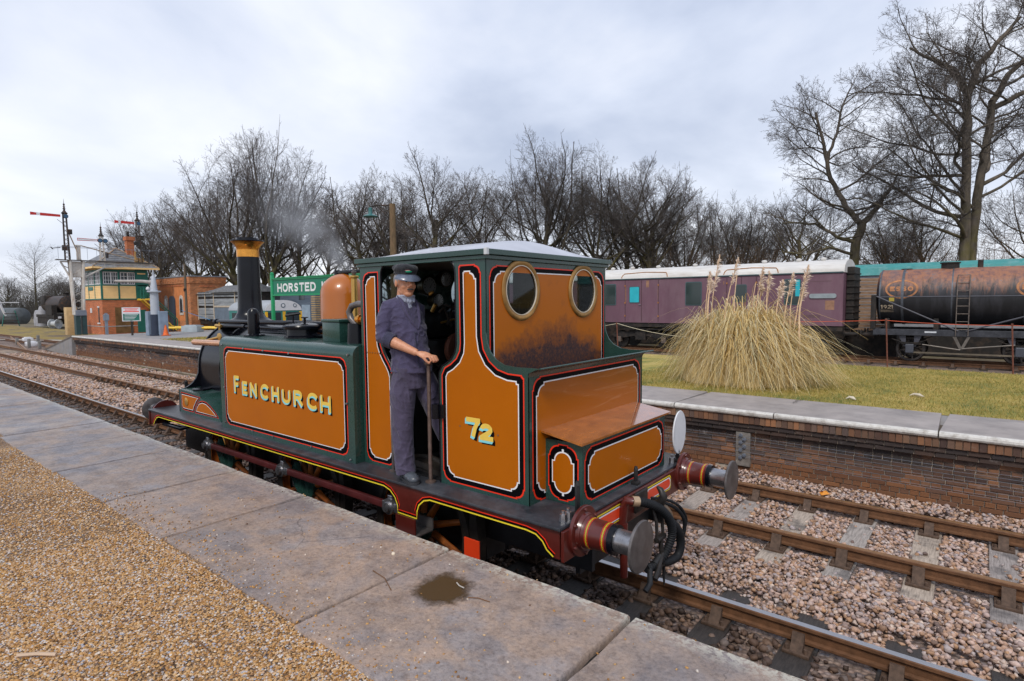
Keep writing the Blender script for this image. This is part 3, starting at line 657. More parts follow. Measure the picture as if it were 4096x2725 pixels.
def buffer(x, y, dirx, bo=.44):
    t = bpy.data.objects.new('buffer', None); COL.objects.link(t); t.parent = LO; t.location = (x, y, 1.038)
    ax = (dirx, 0, 0)
    f = MB(); f.lathe((0, 0, 0), ax, [(0, .175), (.018, .175), (.022, .17), (.024, .13), (.05, .12)], 36)
    for k in range(6):
        a = PI/6+k*PI/3; c = Vector((.02*dirx, .152*math.cos(a), .152*math.sin(a))); f.cyl(c, c+Vector((.018*dirx, 0, 0)), .014, .012, 6)
    f.build('flange', maroon, t, smooth=35)
    h = MB(); h.mat(0).lathe((0, 0, 0), ax, [(.024, .122), (.05, .112), (.07, .105), (.235, .098), (.24, .100)], 40)
    h.mat(1); h.lathe((0, 0, 0), ax, [(.2405, .1005), (.275, .1005), (.277, .08)], 40)
    for i, p in enumerate((.085, .205)):
        r_ = .1045-.0006*i*6; r_ = .105-(p-.07)/.165*.007+.0008
        h.mat(2).lathe((0, 0, 0), ax, [(p, r_), (p+.0022, r_)], 40); h.lathe((0, 0, 0), ax, [(p+.006, r_), (p+.0082, r_)], 40); h.mat(3).lathe((0, 0, 0), ax, [(p+.014, r_), (p+.0165, r_)], 40); h.lathe((0, 0, 0), ax, [(p-.008, r_), (p-.0055, r_)], 40)
    h.build('housing', [maroon, black_paint, yellow_l, red_l], t, smooth=35)
    r = MB(); r.lathe((0, 0, 0), ax, [(.27, .078), (.40, .078), (.415, .082), (.43, .10)], 36); r.build('ram', steel, t, smooth=30)
    hd = MB(); hd.lathe((0, 0, 0), ax, [(.41, .085), (.428, .15), (.436, .170), (.445, .171), (.452, .165), (.458, .12), (.462, .0)], 48); hd.build('head', steel_dull, t, smooth=30)
    return t
for y in (-.87, .87): buffer(.022, y, 1); buffer(-LP-.022, y, -1)
# lamp irons and bits on the rear platform edge
def iron(x, y, z0, h=.23):
    b = MB(); b.box(x-.03, x+.03, y-.03, y+.03, z0, z0+.03, .004); b.box(x-.008, x+.008, y-.024, y+.024, z0+.03, z0+h, .003); b.cyl((x, y, z0+h-.01), (x, y, z0+h+.02), .02, .012, 8); return b.build('lamp_iron', black_matt, LO, smooth=40)
iron(-.03, -.85, HP); iron(-.03, .03, HP, .13); iron(-.03, .87, HP, .1); iron(-LP+.1, -.62, HP, .35); iron(-LP+.1, .62, HP, .35)
b = MB()
for y in (-.99, -.93, -.80, .80, .93): b = MB(); b.cyl((-.055, y, HP), (-.055, y, HP+.05), .028, .024, 6); b.cyl((-.055, y, HP+.05), (-.055, y, HP+.075), .012, .012, 8); b.build('buffer_bolt', steel, LO, smooth=40)
# coupling hook and screw coupling, brake hoses
b = MB(); b.box(.022, .045, -.11, .10, .93, 1.09, .006); b.tube([(.04, 0, 1.0), (.14, 0, 1.0), (.20, .0, 1.02), (.225, .0, 1.08), (.20, .0, 1.13), (.17, 0, 1.15)], [.03, .032, .036, .032, .024, .010], 10); b.build('draw_hook', coup_iron, LO, smooth=50)
b = MB()
for y in (-.05, .05): b.tube([(.15, y, 1.0), (.19, y, .88), (.20, y*1.1, .74)], .014, 8)
b.tube([(.20, -.07, .74), (.20, .07, .74)], .024, 8); b.tube([(.20, 0, .76), (.215, 0, .60), (.22, 0, .52)], .020, 8)
b.tube([(.22, -.03, .54), (.23, -.08, .48), (.21, -.12, .44)], .016, 8)
b.tube([(.22, .0, .62), (.24, -.12, .54), (.25, -.2, .49)], [.018, .018, .024], 8)
b.build('screw_coupling', coup_iron, LO, smooth=50)
def hose(pts, r, ribs=0, name='brake_hose', m=rubber):
    P = [Vector(p) for p in pts]; out = []
    for i in range(len(P)-1):
        a, b_, c, d = P[max(i-1, 0)], P[i], P[i+1], P[min(i+2, len(P)-1)]
        for k in range(12):
            t = k/12; out.append(.5*((2*b_)+(-a+c)*t+(2*a-5*b_+4*c-d)*t*t+(-a+3*b_-3*c+d)*t**3))
    out.append(P[-1]); rr = [r]*len(out)
    if ribs: out2 = []; rr = []; 
    if ribs:
        L_ = [0]
        for i in range(1, len(out)): L_.append(L_[-1]+(out[i]-out[i-1]).length)
        nn = int(L_[-1]/ribs)*4; j = 0
        for k in range(nn+1):
            s_ = L_[-1]*k/nn
            while j < len(out)-2 and L_[j+1] < s_: j += 1
            f = (s_-L_[j])/max(1e-6, L_[j+1]-L_[j]); out2.append(out[j].lerp(out[j+1], f)); rr.append(r*(1.0 if k % 4 < 2 else .84))
        out = out2
    b = MB(); b.tube(out, rr, 14); return b.build(name, m, LO, smooth=60)
hose([(.10, -.30, 1.10), (.16, -.20, 1.075), (.22, -.06, 1.0), (.25, .06, .88), (.25, .11, .74), (.23, .05, .62), (.20, -.08, .55), (.17, -.18, .545)], .036, .022, m=rubber)
hose([(.22, .10, .86), (.26, .18, .78), (.27, .24, .66), (.26, .21, .54), (.22, .08, .52), (.19, -.03, .56)], .034)
hose([(.10, .02, 1.0), (.18, .10, .99), (.24, .22, .92), (.27, .31, .80), (.26, .31, .68), (.22, .27, .62)], .016)
hose([(.10, .04, 1.03), (.19, .13, 1.01), (.25, .24, .94), (.275, .33, .82), (.26, .33, .70)], .012)
b = MB(); b.tube([(.03, -.32, .90), (.05, -.32, 1.06), (.07, -.32, 1.105), (.12, -.30, 1.10)], .034, 12); b.box(.022, .06, -.38, -.26, .70, .80, .01); b.tube([(.05, -.32, .5), (.05, -.32, .92)], .030, 12); b.build('vacuum_pipe', maroon, LO, smooth=50)
b = MB(); b.cyl((.105, -.30, 1.10), (.135, -.255, 1.092), .040, .040, 14); b.build('hose_clip', M('brass_clip', (.5, .35, .22), .4, .6), LO, smooth=40)
b = MB(); b.lathe((.19, .07, .98), (.15, .9, -1), [(0, .012), (.03, .028), (.12, .032), (.17, .022)], 12); b.build('hose_stop', M('dull_brass', (.22, .15, .10), .5, .5), LO, smooth=50)
b = MB(); b.tube([(.20, -.10, .56), (.21, -.02, .60)], .03, 10); b.tube([(.20, -.01, .60), (.215, .04, .56), (.21, .05, .42), (.215, .05, .34)], [.018, .016, .012, .006], 8); b.tube([(.18, -.14, .56), (.24, -.26, .48), (.23, -.32, .44)], .022, 8); b.build('hose_coupling', black_matt, LO, smooth=50)

# side tanks
def tank(side):
    x0, x1 = -5.068, -2.373; yo, yi = WT, .52; zt = 2.225; r = .095
    prof = [(yi, HP), (yo, HP)] + [(yo-r+r*math.cos(math.radians(a)), zt-r+r*math.sin(math.radians(a))) for a in range(0, 91, 10)] + [(yi, zt)]
    T = lambda u, v, d: (d, -side*u, v)
    b = MB(); n = len(prof); vs = [T(u, v, d) for d in (x0, x1) for u, v in prof]
    b.mat(0).add(vs, [tuple(range(n)), tuple(range(n, 2*n))[::-1]]+[(i, n+i, n+(i+1) % n, (i+1) % n) for i in range(n)])
    t = b.build('side_tank', [green], LO, smooth=35)
    return t
T1 = tank(1); T2 = tank(-1)
NT = near(WT*-1)
lined_panel('lined_panel', [(-4.955, 1.172), (-2.475, 1.172), (-2.475, 2.112), (-4.955, 2.112)], .075, NT, T1, ochre, w=(0, .010, .044, .052), notch=.016)
FT = lambda u, v, d: (u, WT+d, v)
lined_panel('lined_panel', [(-4.955, 1.172), (-2.475, 1.172), (-2.475, 2.112), (-4.955, 2.112)], .075, FT, T2, ochre, w=(0, .010, .044, .052), notch=.016)
# FENCHURCH: gold letters, pale blue shade below left, black drop shadow
its = [('F', -4.70, 1.587, .118, .195), ('E', -4.503, 1.58, .115, .152), ('N', -4.317, 1.575, .150, .155), ('C', -4.075, 1.572, .175, .165), ('H', -3.838, 1.572, .150, .158), ('U', -3.628, 1.570, .165, .162), ('R', -3.396, 1.568, .165, .160), ('C', -3.138, 1.560, .185, .168), ('H', -2.910, 1.560, .175, .163)]
def shaded(name, its, th, T, parent, s=1.0):
    b = MB(); I = [(c, u, v, w_, h, th) for c, u, v, w_, h in its]
    for k in range(1, 4): b.mat(0); draw_text(b, I, T, .0070+.00005*k, .00002, (.006*k*s, -.0095*k*s))
    for k in range(1, 6): b.mat(1); draw_text(b, I, T, .0078+.00005*k, .00002, (-.0026*k*s, -.0038*k*s))
    b.mat(2); draw_text(b, I, T, .0086, .00004)
    return b.build(name, [black_l, cyan_l, gold], parent)
def letters(name, its, th, T, parent, s=1.0):
    for i_ in its: shaded(name, [i_], th, T, parent, s)
letters('letter', its, .035, NT, T1)
letters('letter', [(c, -7.43-u-w_, v, w_, h) for c, u, v, w_, h in its], .041, lambda u, v, d: (-7.43-u, WT+d, v), T2)
b = MB()
for x, z in [(-4.99, 2.13), (-4.45, 2.108), (-4.0, 2.105), (-3.47, 2.102), (-2.44, 2.14), (-4.96, 1.62), (-2.478, 1.68), (-4.965, 1.19), (-4.3, 1.172), (-3.85, 1.172), (-3.1, 1.174), (-2.44, 1.15)]:
    b = MB(); b.cyl((x, -WT-.006, z), (x, -WT-.018, z), .011, .009, 8); b.build('rivet', steel, T1, smooth=30)
# tank filler lids, vent pipe, ammunition-style tool box, bits on the tank top
def filler(side):
    c = (-3.94, -.55*side, 2.222)
    b = MB(); b.lathe(c, (0, 0, 1), [(0, .215), (.02, .215), (.035, .19), (.10, .185), (.105, .222), (.135, .228), (.15, .220), (.165, .17), (.178, .06), (.180, 0)], 40)
    o = b.build('tank_filler', black_paint, LO, smooth=35)
    q = MB(); q.cyl((c[0]+.03, c[1], c[2]+.178), (c[0]+.03, c[1], c[2]+.225), .014, .014, 8); q.lathe((c[0]+.03, c[1], c[2]+.225), (0, 0, 1), [(0, .014), (.008, .042), (.016, .042), (.022, 0)], 14)
    q.tube([(c[0]-.25, c[1]+.02, c[2]+.15), (c[0]-.25, c[1]+.02, c[2]+.26)], .010, 6); q.tube([(c[0]-.30, c[1]-.05, c[2]+.255), (c[0]-.2, c[1]+.09, c[2]+.28)], .014, 8)
    q.box(c[0]-.31, c[0]-.1, c[1]-.02, c[1]+.05, c[2]+.135, c[2]+.15, .004)
    q.build('handle', black_paint, o, smooth=40)
filler(1); filler(-1)
b = MB(); b.lathe((-4.80, -.70, 2.225), (0, 0, 1), [(0, .125), (.015, .125), (.02, .085), (.03, .068), (.27, .068), (.30, .063), (.33, .045), (.345, .0)], 28); b.build('vent_pipe', black_paint, LO, smooth=40)
b = MB(); b.box(-3.17, -2.87, -.80, -.50, 2.226, 2.425, .004); b.box(-3.18, -2.86, -.81, -.49, 2.427, 2.457, .006); b.box(-2.869, -2.845, -.72, -.62, 2.30, 2.36, .004); b.box(-2.869, -2.85, -.70, -.64, 2.24, 2.29, .003); b.build('metal_box', green, LO, smooth=30)
b = MB(); b.tube([(-2.38, -.75, 2.60), (-2.62, -.75, 2.61), (-2.72, -.75, 2.59), (-2.77, -.75, 2.53), (-2.74, -.75, 2.46), (-2.65, -.75, 2.40)], .032, 12); b.build('pipe', steel_dull, LO, smooth=50)
b = MB(); b.cyl((-2.66, -.74, 2.225), (-2.66, -.74, 2.42), .10, .09, 20); b.tube([(-2.62, -.75, 2.40), (-2.52, -.75, 2.47), (-2.40, -.75, 2.5)], .03, 10); b.build('condenser_pump', black_paint, LO, smooth=40)
b = MB(); b.cyl((-2.60, -.78, 2.46), (-2.50, -.78, 2.46), .035, .035, 12); b.cyl((-2.56, -.78, 2.46), (-2.53, -.78, 2.46), .05, .05, 12); b.build('brass_union', copper, LO, smooth=40)
b = MB(); b.tube([(-6.32, -.47, 2.37), (-4.2, -.42, 2.385), (-3.2, -.42, 2.38)], .030, 10); b.tube([(-6.05, -.50, 2.315), (-5.5, -.50, 2.32), (-3.2, -.48, 2.30)], .019, 8); b.tube([(-5.2, -.55, 2.262), (-3.2, -.55, 2.262)], .013, 8)
b.cyl((-6.36, -.47, 2.37), (-6.30, -.47, 2.37), .042, .042, 10); b.cyl((-5.5, -.50, 2.32), (-5.42, -.50, 2.32), .03, .03, 8); b.build('pipe', black_paint, LO, smooth=50)
b = MB(); b.cyl((-6.22, -.52, 2.318), (-6.06, -.52, 2.315), .026, .02, 10); b.cyl((-6.12, -.52, 2.26), (-6.12, -.52, 2.36), .014, .014, 8); b.build('brass_valve', brass, LO, smooth=40)

# boiler, smokebox, chimney, dome, safety valve
b = MB(); b.lathe((-5.95, 0, 1.74), (1, 0, 0), [(0, .60), (3.6, .60)], 56); b.build('boiler', black_paint, LO, smooth=40)
def sbx():
    b = MB(); P = [(-.906, 1.12), (-.906, 1.425), (-.87, 1.435), (-.80, 1.455), (-.73, 1.50), (-.68, 1.56), (-.645, 1.64), (-.635, 1.74)] + [(-.635*math.cos(math.radians(a)), 1.74+.635*math.sin(math.radians(a))) for a in range(10, 171, 8)]
    P += [(.635, 1.74), (.645, 1.64), (.68, 1.56), (.73, 1.50), (.80, 1.455), (.87, 1.435), (.906, 1.425), (.906, 1.12)]
    b.prism(P, lambda u, v, d: (d, u, v), -6.60, -6.57)
    Q = [(-.62, 1.12), (-.62, 1.74)] + [(-.62*math.cos(math.radians(a)), 1.74+.62*math.sin(math.radians(a))) for a in range(10, 171, 8)] + [(.62, 1.74), (.62, 1.12)]
    b.prism(Q, lambda u, v, d: (d, u, v), -6.57, -5.93)
    b.lathe((-5.95, 0, 1.74), (1, 0, 0), [(0, .645), (.045, .645)], 48)
    o = b.build('smokebox', black_paint, LO, smooth=35)
    d = MB(); d.lathe((-6.60, 0, 1.72), (-1, 0, 0), [(0, .50), (.02, .50), (.05, .42), (.08, .2), (.085, 0)], 40); d.build('smokebox_door', black_paint, o, smooth=40)
sbx()
b = MB(); CX = -6.27
b.lathe((CX, 0, 0), (0, 0, 1), [(2.30, .46), (2.345, .40), (2.375, .30), (2.42, .215), (2.49, .178), (2.56, .166), (2.70, .161), (3.30, .150)], 48)
ch = b.build('chimney', black_paint, LO, smooth=50)
b = MB(); b.lathe((CX, 0, 0), (0, 0, 1), [(3.30, .153), (3.40, .153), (3.405, .153), (3.44, .160), (3.475, .180), (3.505, .208), (3.52, .228)], 48); b.build('copper_cap', copper, ch, smooth=50)
b = MB(); b.lathe((CX, 0, 0), (0, 0, 1), [(3.52, .23), (3.53, .234), (3.538, .228), (3.542, .155), (3.575, .148), (3.575, .13), (3.40, .12)], 48, closed=True); b.build('chimney_rim', black_paint, ch, smooth=35)
b = MB(); DX = -3.93
b.lathe((DX, 0, 0), (0, 0, 1), [(2.25, .37), (2.32, .31), (2.38, .285), (2.44, .278), (2.72, .276)] + [(2.72+.255*math.sin(math.radians(a)), .276*math.cos(math.radians(a))) for a in range(10, 91, 10)], 56)
dm = b.build('dome', ochre_gloss, LO, smooth=60)
b = MB(); b.box(DX-.17, DX+.40, -.025, .025, 2.972, 3.012, .01); b.cyl((DX-.12, 0, 2.93), (DX-.12, 0, 3.02), .04, .035, 12); b.cyl((DX+.08, 0, 2.95), (DX+.08, 0, 3.0), .02, .02, 8); b.build('safety_valve_lever', black_paint, dm, smooth=40)
SVX, SVY = -3.48, -.17
b = MB(); b.cyl((SVX, SVY, 2.33), (SVX, SVY, 2.90), .040, .035, 20); b.lathe((SVX, SVY, 2.90), (0, 0, 1), [(0, .042), (.01, .055), (.03, .055), (.035, .03)], 20); b.build('safety_valve_column', brass, LO, smooth=40)
b = MB(); b.cyl((SVX, SVY, 2.93), (SVX, SVY, 3.03), .010, .010, 8); b.lathe((SVX, SVY, 2.94), (0, 0, 1), [(0, .02), (.02, .03), (.04, .03), (.045, .014), (.075, .014), (.078, .032), (.09, .032), (.094, 0)], 14); b.build('valve_spindle', steel_dull, LO, smooth=40)
# copper hand rail bracket beside the smokebox
b = MB(); b.tube([(-6.27, -.80, 2.10), (-5.06, -.80, 2.12)], .040, 14); b.lathe((-6.27, -.80, 2.10), (-1, 0, 0), [(0, .04), (.02, .034), (.03, .0)], 14); b.build('copper_pipe', M('copper_pipe', (.80, .42, .24), .25, .9, .15), LO, smooth=50)
b = MB(); b.tube([(-6.0, -.78, 2.13), (-5.72, -.70, 2.18)], [.012, .02], 8); b.lathe((-5.72, -.70, 2.18), (0, -1, 0), [(0, .055), (.015, .055), (.02, .02)], 16); b.build('brass_lever', brass, LO, smooth=40)

# sandbox / splasher in front of the tank
def sandbox(side):
    T = lambda u, v, d: (u, -side*(.906+d), v)
    P = [(-6.572, HP), (-6.572, 1.436), (-5.93, 1.420), (-5.90, 1.375), (-5.84, 1.36), (-5.72, 1.345), (-5.60, 1.30), (-5.48, 1.235), (-5.38, 1.17), (-5.33, HP)]
    b = MB(); b.prism(P, T, -.30, 0); o = b.build('sandbox', green, LO)
    q = MB()
    P1 = [(-6.50, 1.385), (-5.94, 1.372), (-6.02, 1.32), (-6.10, 1.24), (-6.14, 1.175), (-6.46, 1.175), (-6.50, 1.21)]
    P2 = [(-6.06, 1.172), (-6.02, 1.24), (-5.95, 1.30), (-5.85, 1.325), (-5.74, 1.32), (-5.62, 1.28), (-5.50, 1.225), (-5.42, 1.175)]
    for P_ in (P1, P2):
        for k, off in enumerate((-.018, -.011, .008, .015)): q.mat(k).sheet(offset(P_, off), T, .002+.0012*k)
    q.build('lined_panel', [red_l, black_l, white_l, ochre], o)
    q = MB(); q.lathe((-6.33, -side*.912, 1.285), (0, -side, 0), [(0, .055), (.008, .055), (.014, .04), (.016, 0)], 20); q.build('brass_badge', brass, o, smooth=30)
    q = MB(); q.lathe((-6.30, -side*.72, 1.43), (0, 0, 1), [(0, .12), (.02, .12), (.03, .06), (.035, 0)], 20); q.build('sandbox_lid', black_paint, o, smooth=30)
sandbox(1); sandbox(-1)

# cab: side sheets with the door opening
CS = [(-2.365, HP), (-1.885, HP), (-1.893, 1.95)] + [(-1.908, 2.00), (-1.94, 2.055), (-1.985, 2.105), (-2.025, 2.16), (-2.055, 2.225), (-2.070, 2.30)] + [(-2.07, 2.83)] + arc(-1.96, 2.863, .11, 180, 90, 6) + [(-1.26, 2.973)] + arc(-1.255, 2.853, .12, 90, 0, 6) + [(-1.135, 2.28), (-1.15, 2.22), (-1.19, 2.165), (-1.25, 2.125), (-1.30, 2.10), (-1.335, 2.05), (-1.34, 1.98), (-1.34, HP), (-.414, HP), (-.414, 2.10), (-.345, 2.13), (-.303, 2.139), (-.36, 2.142), (-.53, 2.14), (-.64, 2.15), (-.72, 2.185), (-.775, 2.24), (-.808, 2.31), (-.82, 2.39), (-.82, 2.975), (-2.365, 2.975)]
cab = bpy.data.objects.new('cab', None); COL.objects.link(cab); cab.parent = LO; cab.location = (0, 0, 0)
for side in (1, -1):
    T = lambda u, v, d: (u, -side*(WC+d), v)
    b = MB(); b.prism(CS, T, -.012, 0); b.build('side_sheet', green, cab)
    # front narrow panel
    P = [(-2.325, 1.150), (-1.915, 1.150), (-1.925, 1.96), (-1.945, 2.02), (-1.98, 2.075), (-2.022, 2.125), (-2.060, 2.18), (-2.088, 2.24), (-2.100, 2.32), (-2.100, 2.90), (-2.325, 2.90)]
    R = [.07, .07, 0, 0, 0, 0, 0, 0, 0, 0, .07]
    # keep the lining clear of the door edge
    lined_panel('lined_panel', P, R, T, cab, ochre, w=(0, .010, .040, .049), notch=.014)
    P = [(-1.305, 1.150), (-.448, 1.150), (-.448, 2.085), (-.60, 2.090), (-.70, 2.115), (-.785, 2.175), (-.84, 2.26), (-.858, 2.36), (-.858, 2.912), (-1.095, 2.912), (-1.092, 2.30), (-1.10, 2.235), (-1.135, 2.175), (-1.20, 2.125), (-1.27, 2.09), (-1.305, 2.03)]
    R = [.075, .075, .02, 0, 0, 0, 0, 0, .06, .01, 0, 0, 0, 0, 0, 0]
    lined_panel('lined_panel', P, R, T, cab, ochre, w=(0, .011, .048, .058), notch=.016)
    n72 = [('7', -1.032, 1.537, .145, .178), ('2', -.888, 1.543, .140, .140)]
    if side == 1:
        letters('digit', [('7', -1.03, 1.545, .15, .17), ('2', -.885, 1.55, .135, .135)], .038, T, cab, 1.0)
        b = MB(); b.prism([(-1.378, 1.668), (-1.257, 1.672), (-1.257, 1.785), (-1.378, 1.781)], T, .006, .03); b.cyl((-1.345, -WC-.035, 1.665), (-1.345, -WC-.035, 1.785), .034, .034, 14); b.build('door_hinge', black_paint, cab, smooth=40)
        b = MB()
        for x in (-2.27, -2.235, -2.2, -2.165, -2.13, -2.095, -2.06): b.cyl((x, -WC-.007, 2.165), (x, -WC-.012, 2.165), .006, .005, 6)
        for z_ in (1.61,): b.cyl((-1.10, -WC-.007, z_+.02), (-1.10, -WC-.009, z_+.02), .008, .008, 8); b.cyl((-.70, -WC-.007, z_), (-.70, -WC-.009, z_), .008, .008, 8)
        b.build('rivet_row', M('rivet', (.20, .09, .03), .5), cab, kind='stuff')
    else:
        letters('digit', [('7', -1.03, 1.545, .15, .17), ('2', -.885, 1.55, .135, .135)], .038, lambda u, v, d: (-1.79-u, WC+d, v), cab, 1.0)
# door opening edge bead
for side in (1, -1):
    bead = CS[1:-10]; b = MB(); i0 = 1; i1 = CS.index((-1.34, HP))
    b.tube([(u, -side*(WC-.006), v) for u, v in CS[i0:i1+1]], .011, 8); b.build('door_bead', black_paint, cab, smooth=60)
    for x in (-1.415,): 
        b = MB(); b.cyl((x, -side*.95, HP), (x, -side*.95, 2.12), .017, .017, 12); b.lathe((x, -side*.95, HP), (0, 0, 1), [(0, .045), (.012, .045), (.02, .022)], 16); b.lathe((x, -side*.95, 2.10), (0, 0, 1), [(0, .02), (.012, .034), (.03, .036), (.045, .03), (.055, 0)], 12); b.build('handrail_post', M('worn_rail', (.17, .12, .10), .45, .6, .3, 20), cab, smooth=40)
    b = MB(); b.cyl((-1.90, -side*.945, HP), (-1.90, -side*.945, 2.0), .015, .015, 10); b.lathe((-1.90, -side*.945, HP), (0, 0, 1), [(0, .04), (.012, .04), (.02, .022)], 14); b.build('handrail_post', steel_dull, cab, smooth=40)
def holed_wall(x, th, y0, y1, z0, z1, holes, m, name, parent, nseg=40):
    """a plate with round window openings"""
    b = MB(); ys = [y0, 0, y1]
    for d in (0, th):
        for k, (cy, cz, r) in enumerate(holes):
            a0, a1 = ys[k], ys[k+1]; angs = sorted(set([2*PI*i/nseg for i in range(nseg)] + [math.atan2(zz-cz, yy-cy) % (2*PI) for yy in (a0, a1) for zz in (cz-.26, cz+.26)]))
            lo, hi = max(z0, cz-.26), min(z1, cz+.26)
            def edge(a):
                dy_, dz_ = math.cos(a), math.sin(a); t = 1e9
                if dy_ > 1e-9: t = min(t, (a1-cy)/dy_)
                if dy_ < -1e-9: t = min(t, (a0-cy)/dy_)
                if dz_ > 1e-9: t = min(t, (hi-cz)/dz_)
                if dz_ < -1e-9: t = min(t, (lo-cz)/dz_)
                return cy+dy_*t, cz+dz_*t
            n = len(angs); V = [(x+d, cy+r*math.cos(a), cz+r*math.sin(a)) for a in angs]+[(x+d, *edge(a)) for a in angs]
            b.add(V, [(i, (i+1) % n, n+(i+1) % n, n+i) for i in range(n)])
            b.add([(x+d, a0, lo), (x+d, a1, lo), (x+d, a1, z0), (x+d, a0, z0)], [(0, 1, 2, 3)])
            b.add([(x+d, a0, hi), (x+d, a1, hi), (x+d, a1, z1), (x+d, a0, z1)], [(0, 1, 2, 3)])
            if d: b.add([(x+dd, cy+r*math.cos(2*PI*i/nseg), cz+r*math.sin(2*PI*i/nseg)) for dd in (0, th) for i in range(nseg)], [(i, (i+1) % nseg, nseg+(i+1) % nseg, nseg+i) for i in range(nseg)])
    return b
WZ = 2.712; H2 = [(-.472, WZ, .205), (.472, WZ, .205)]
b = holed_wall(-.828, .012, -.893, .893, 1.14, 2.975, H2, green, 'rear_sheet', cab); b.build('rear_sheet', green, cab)
b = holed_wall(-2.365, .012, -.893, .893, HP, 2.975, H2, green, 'front_sheet', cab); b.build('front_sheet', green, cab)
# rear lining: a frame panel with openings for the windows
def rear_panel():
    b = MB(); mats = [red_l, black_l, white_l, ochre_soot]
    for k, off in enumerate((0, .010, .044, .053)):
        P = fillet(offset([(-.865, 1.98), (.865, 1.98), (.865, 2.905), (-.865, 2.905)], off), [.0, .0, .085, .085], 6, .016 if k > 1 else .008)
        x = -.816+.002+.0012*k
        # split into two halves, cut out the circle by radial bands
        for sgn, (cy, cz, r) in ((-1, H2[0]), (1, H2[1])):
            nseg = 72; V = []; 
            for i in range(nseg):
                a = 2*PI*i/nseg; dy_, dz_ = math.cos(a), math.sin(a); best = 9
                Q = P + [P[0]]
                segs = [(Q[j], Q[j+1]) for j in range(len(P))] + [((0, -5), (0, 9))]
                for (ax, az), (bx, bz) in segs:
                    ex, ez = bx-ax, bz-az; den = dy_*ez-dz_*ex
                    if abs(den) < 1e-9: continue
                    t = ((ax-cy)*ez-(az-cz)*ex)/den; s_ = ((ax-cy)*dz_-(az-cz)*dy_)/den
                    if t > .01 and -1e-6 <= s_ <= 1+1e-6: best = min(best, t)
                V.append((cy+dy_*best, cz+dz_*best))
            ring = [(cy+r*math.cos(2*PI*i/nseg), cz+r*math.sin(2*PI*i/nseg)) for i in range(nseg)]
            # corners of the outline that fall between rays
            seq = []
            for i in range(nseg):
                a0 = 2*PI*i/nseg; a1 = 2*PI*(i+1)/nseg
                cs = sorted([(math.atan2(pz-cz, py-cy) % (2*PI), (py, pz)) for py, pz in P if (py*sgn > 0)] + [(math.atan2(zz-cz, -cy) % (2*PI), (0.0, zz)) for zz in (P[0][1], max(p[1] for p in P))])
                mid = [p for an, p in cs if a0 < an < a1]
                poly = [ring[i], V[i]] + mid + [V[(i+1) % nseg], ring[(i+1) % nseg]]
                b.mat(k).add([(x, u, v) for u, v in poly], [tuple(range(len(poly)))])
    return b.build('lined_panel', mats, cab)
rear_panel()
for X, sg in ((-.812, 1), (-2.366, -1)):
    for cy, cz, r in H2:
        f = MB(); f.lathe((X, cy, cz), (sg, 0, 0), [(0.0, .203), (0, .248), (.006, .25), (.014, .244), (.018, .228), (.014, .214), (.010, .205), (-.012, .203)], 64, closed=True)
        w_ = f.build('round_window', frame_brass, cab, smooth=40)
        g = MB(); g.lathe((X-.004*sg, cy, cz), (sg, 0, 0), [(0, .2025), (.004, .2025)], 48); g.build('pane', glass_m, w_)
        g = MB(); g.lathe((X+.001*sg, cy, cz), (sg, 0, 0), [(.002, .2035), (.012, .2035), (.012, .197), (.002, .197)], 64, closed=True); g.build('window_rim', M('white_rim', (.7, .62, .5), .35, .3), w_, smooth=40)
# roof
def roof():
    b = MB(); nx, ny = 24, 32; x0, x1, w_ = -2.40, -.775, .932
    V = []
    for i in range(nx+1):
        for j in range(ny+1):
            x = x0+(x1-x0)*i/nx; y = -w_+2*w_*j/ny
            e = min((x-x0)/.42, (x1-x)/.42, 1); e = math.sin(max(0, e)*PI/2)
            V.append((x, y, 3.022+.150*max(0, 1-(abs(y)/w_)**1.7)**1.25*e**.9))
    b.add(V, [(i*(ny+1)+j, (i+1)*(ny+1)+j, (i+1)*(ny+1)+j+1, i*(ny+1)+j+1) for i in range(nx) for j in range(ny)])
    b.build('roof', roof_m, cab, smooth=60)
    q = MB(); q.box(-2.406, -.769, -.938, .938, 2.978, 3.021, .004); q.build('roof_edge', green, cab)
    q = MB(); q.box(-2.39, -.79, -.922, .922, 2.945, 2.9765, .004)
    q.build('cornice', green, cab)
    q = MB(); q.box(-.795, -.765, -.945, -.915, 2.975, 3.028, .003); q.box(-2.41, -2.38, -.945, -.915, 2.975, 3.028, .003) if False else None; q.build('roof_bracket', M('pale_bracket', (.55, .57, .58), .5), cab)
roof()
# the cornice is a ring in reality: hollow inside for the cab space
b = MB(); b.box(-2.35, -.83, -.88, .88, 2.9445, 2.9449); b.build('ceiling', M('cab_ceiling', (.06, .05, .045), .5, 0, .4), cab)
# bunker
b = MB(); b.mat(0)
b.add([(-.414, -.906, HP), (-.414, .906, HP), (-.414, .906, 2.07), (-.414, -.906, 2.07)], [(0, 1, 2, 3)])
k_ = 6; pr = [(-.414, 2.07), (-.405, 2.095), (-.385, 2.115), (-.345, 2.13), (-.302, 2.139)]
b.add([(x, y, z) for x, z in pr for y in (-.906, .906)], [(2*i, 2*i+1, 2*i+3, 2*i+2) for i in range(len(pr)-1)])
bun = b.build('bunker', [green], LO, smooth=50)
b = MB(); b.tube([(-.302, -.91, 2.14), (-.302, .91, 2.14)], .008, 8); b.build('bunker_rim', green, bun, smooth=60)
b = MB(); b.box(-.79, -.43, -.893, .893, 2.0, 2.05); b.build('coal_space_floor', M('coal_dust', (.012, .012, .013), .8, bump=.8), bun)
lined_panel('lined_panel', [(-.862, 1.125), (.862, 1.125), (.862, 2.068), (-.862, 2.068)], .095, rear(-.414), bun, ochre_bunk, w=(0, .011, .045, .055), notch=.02)
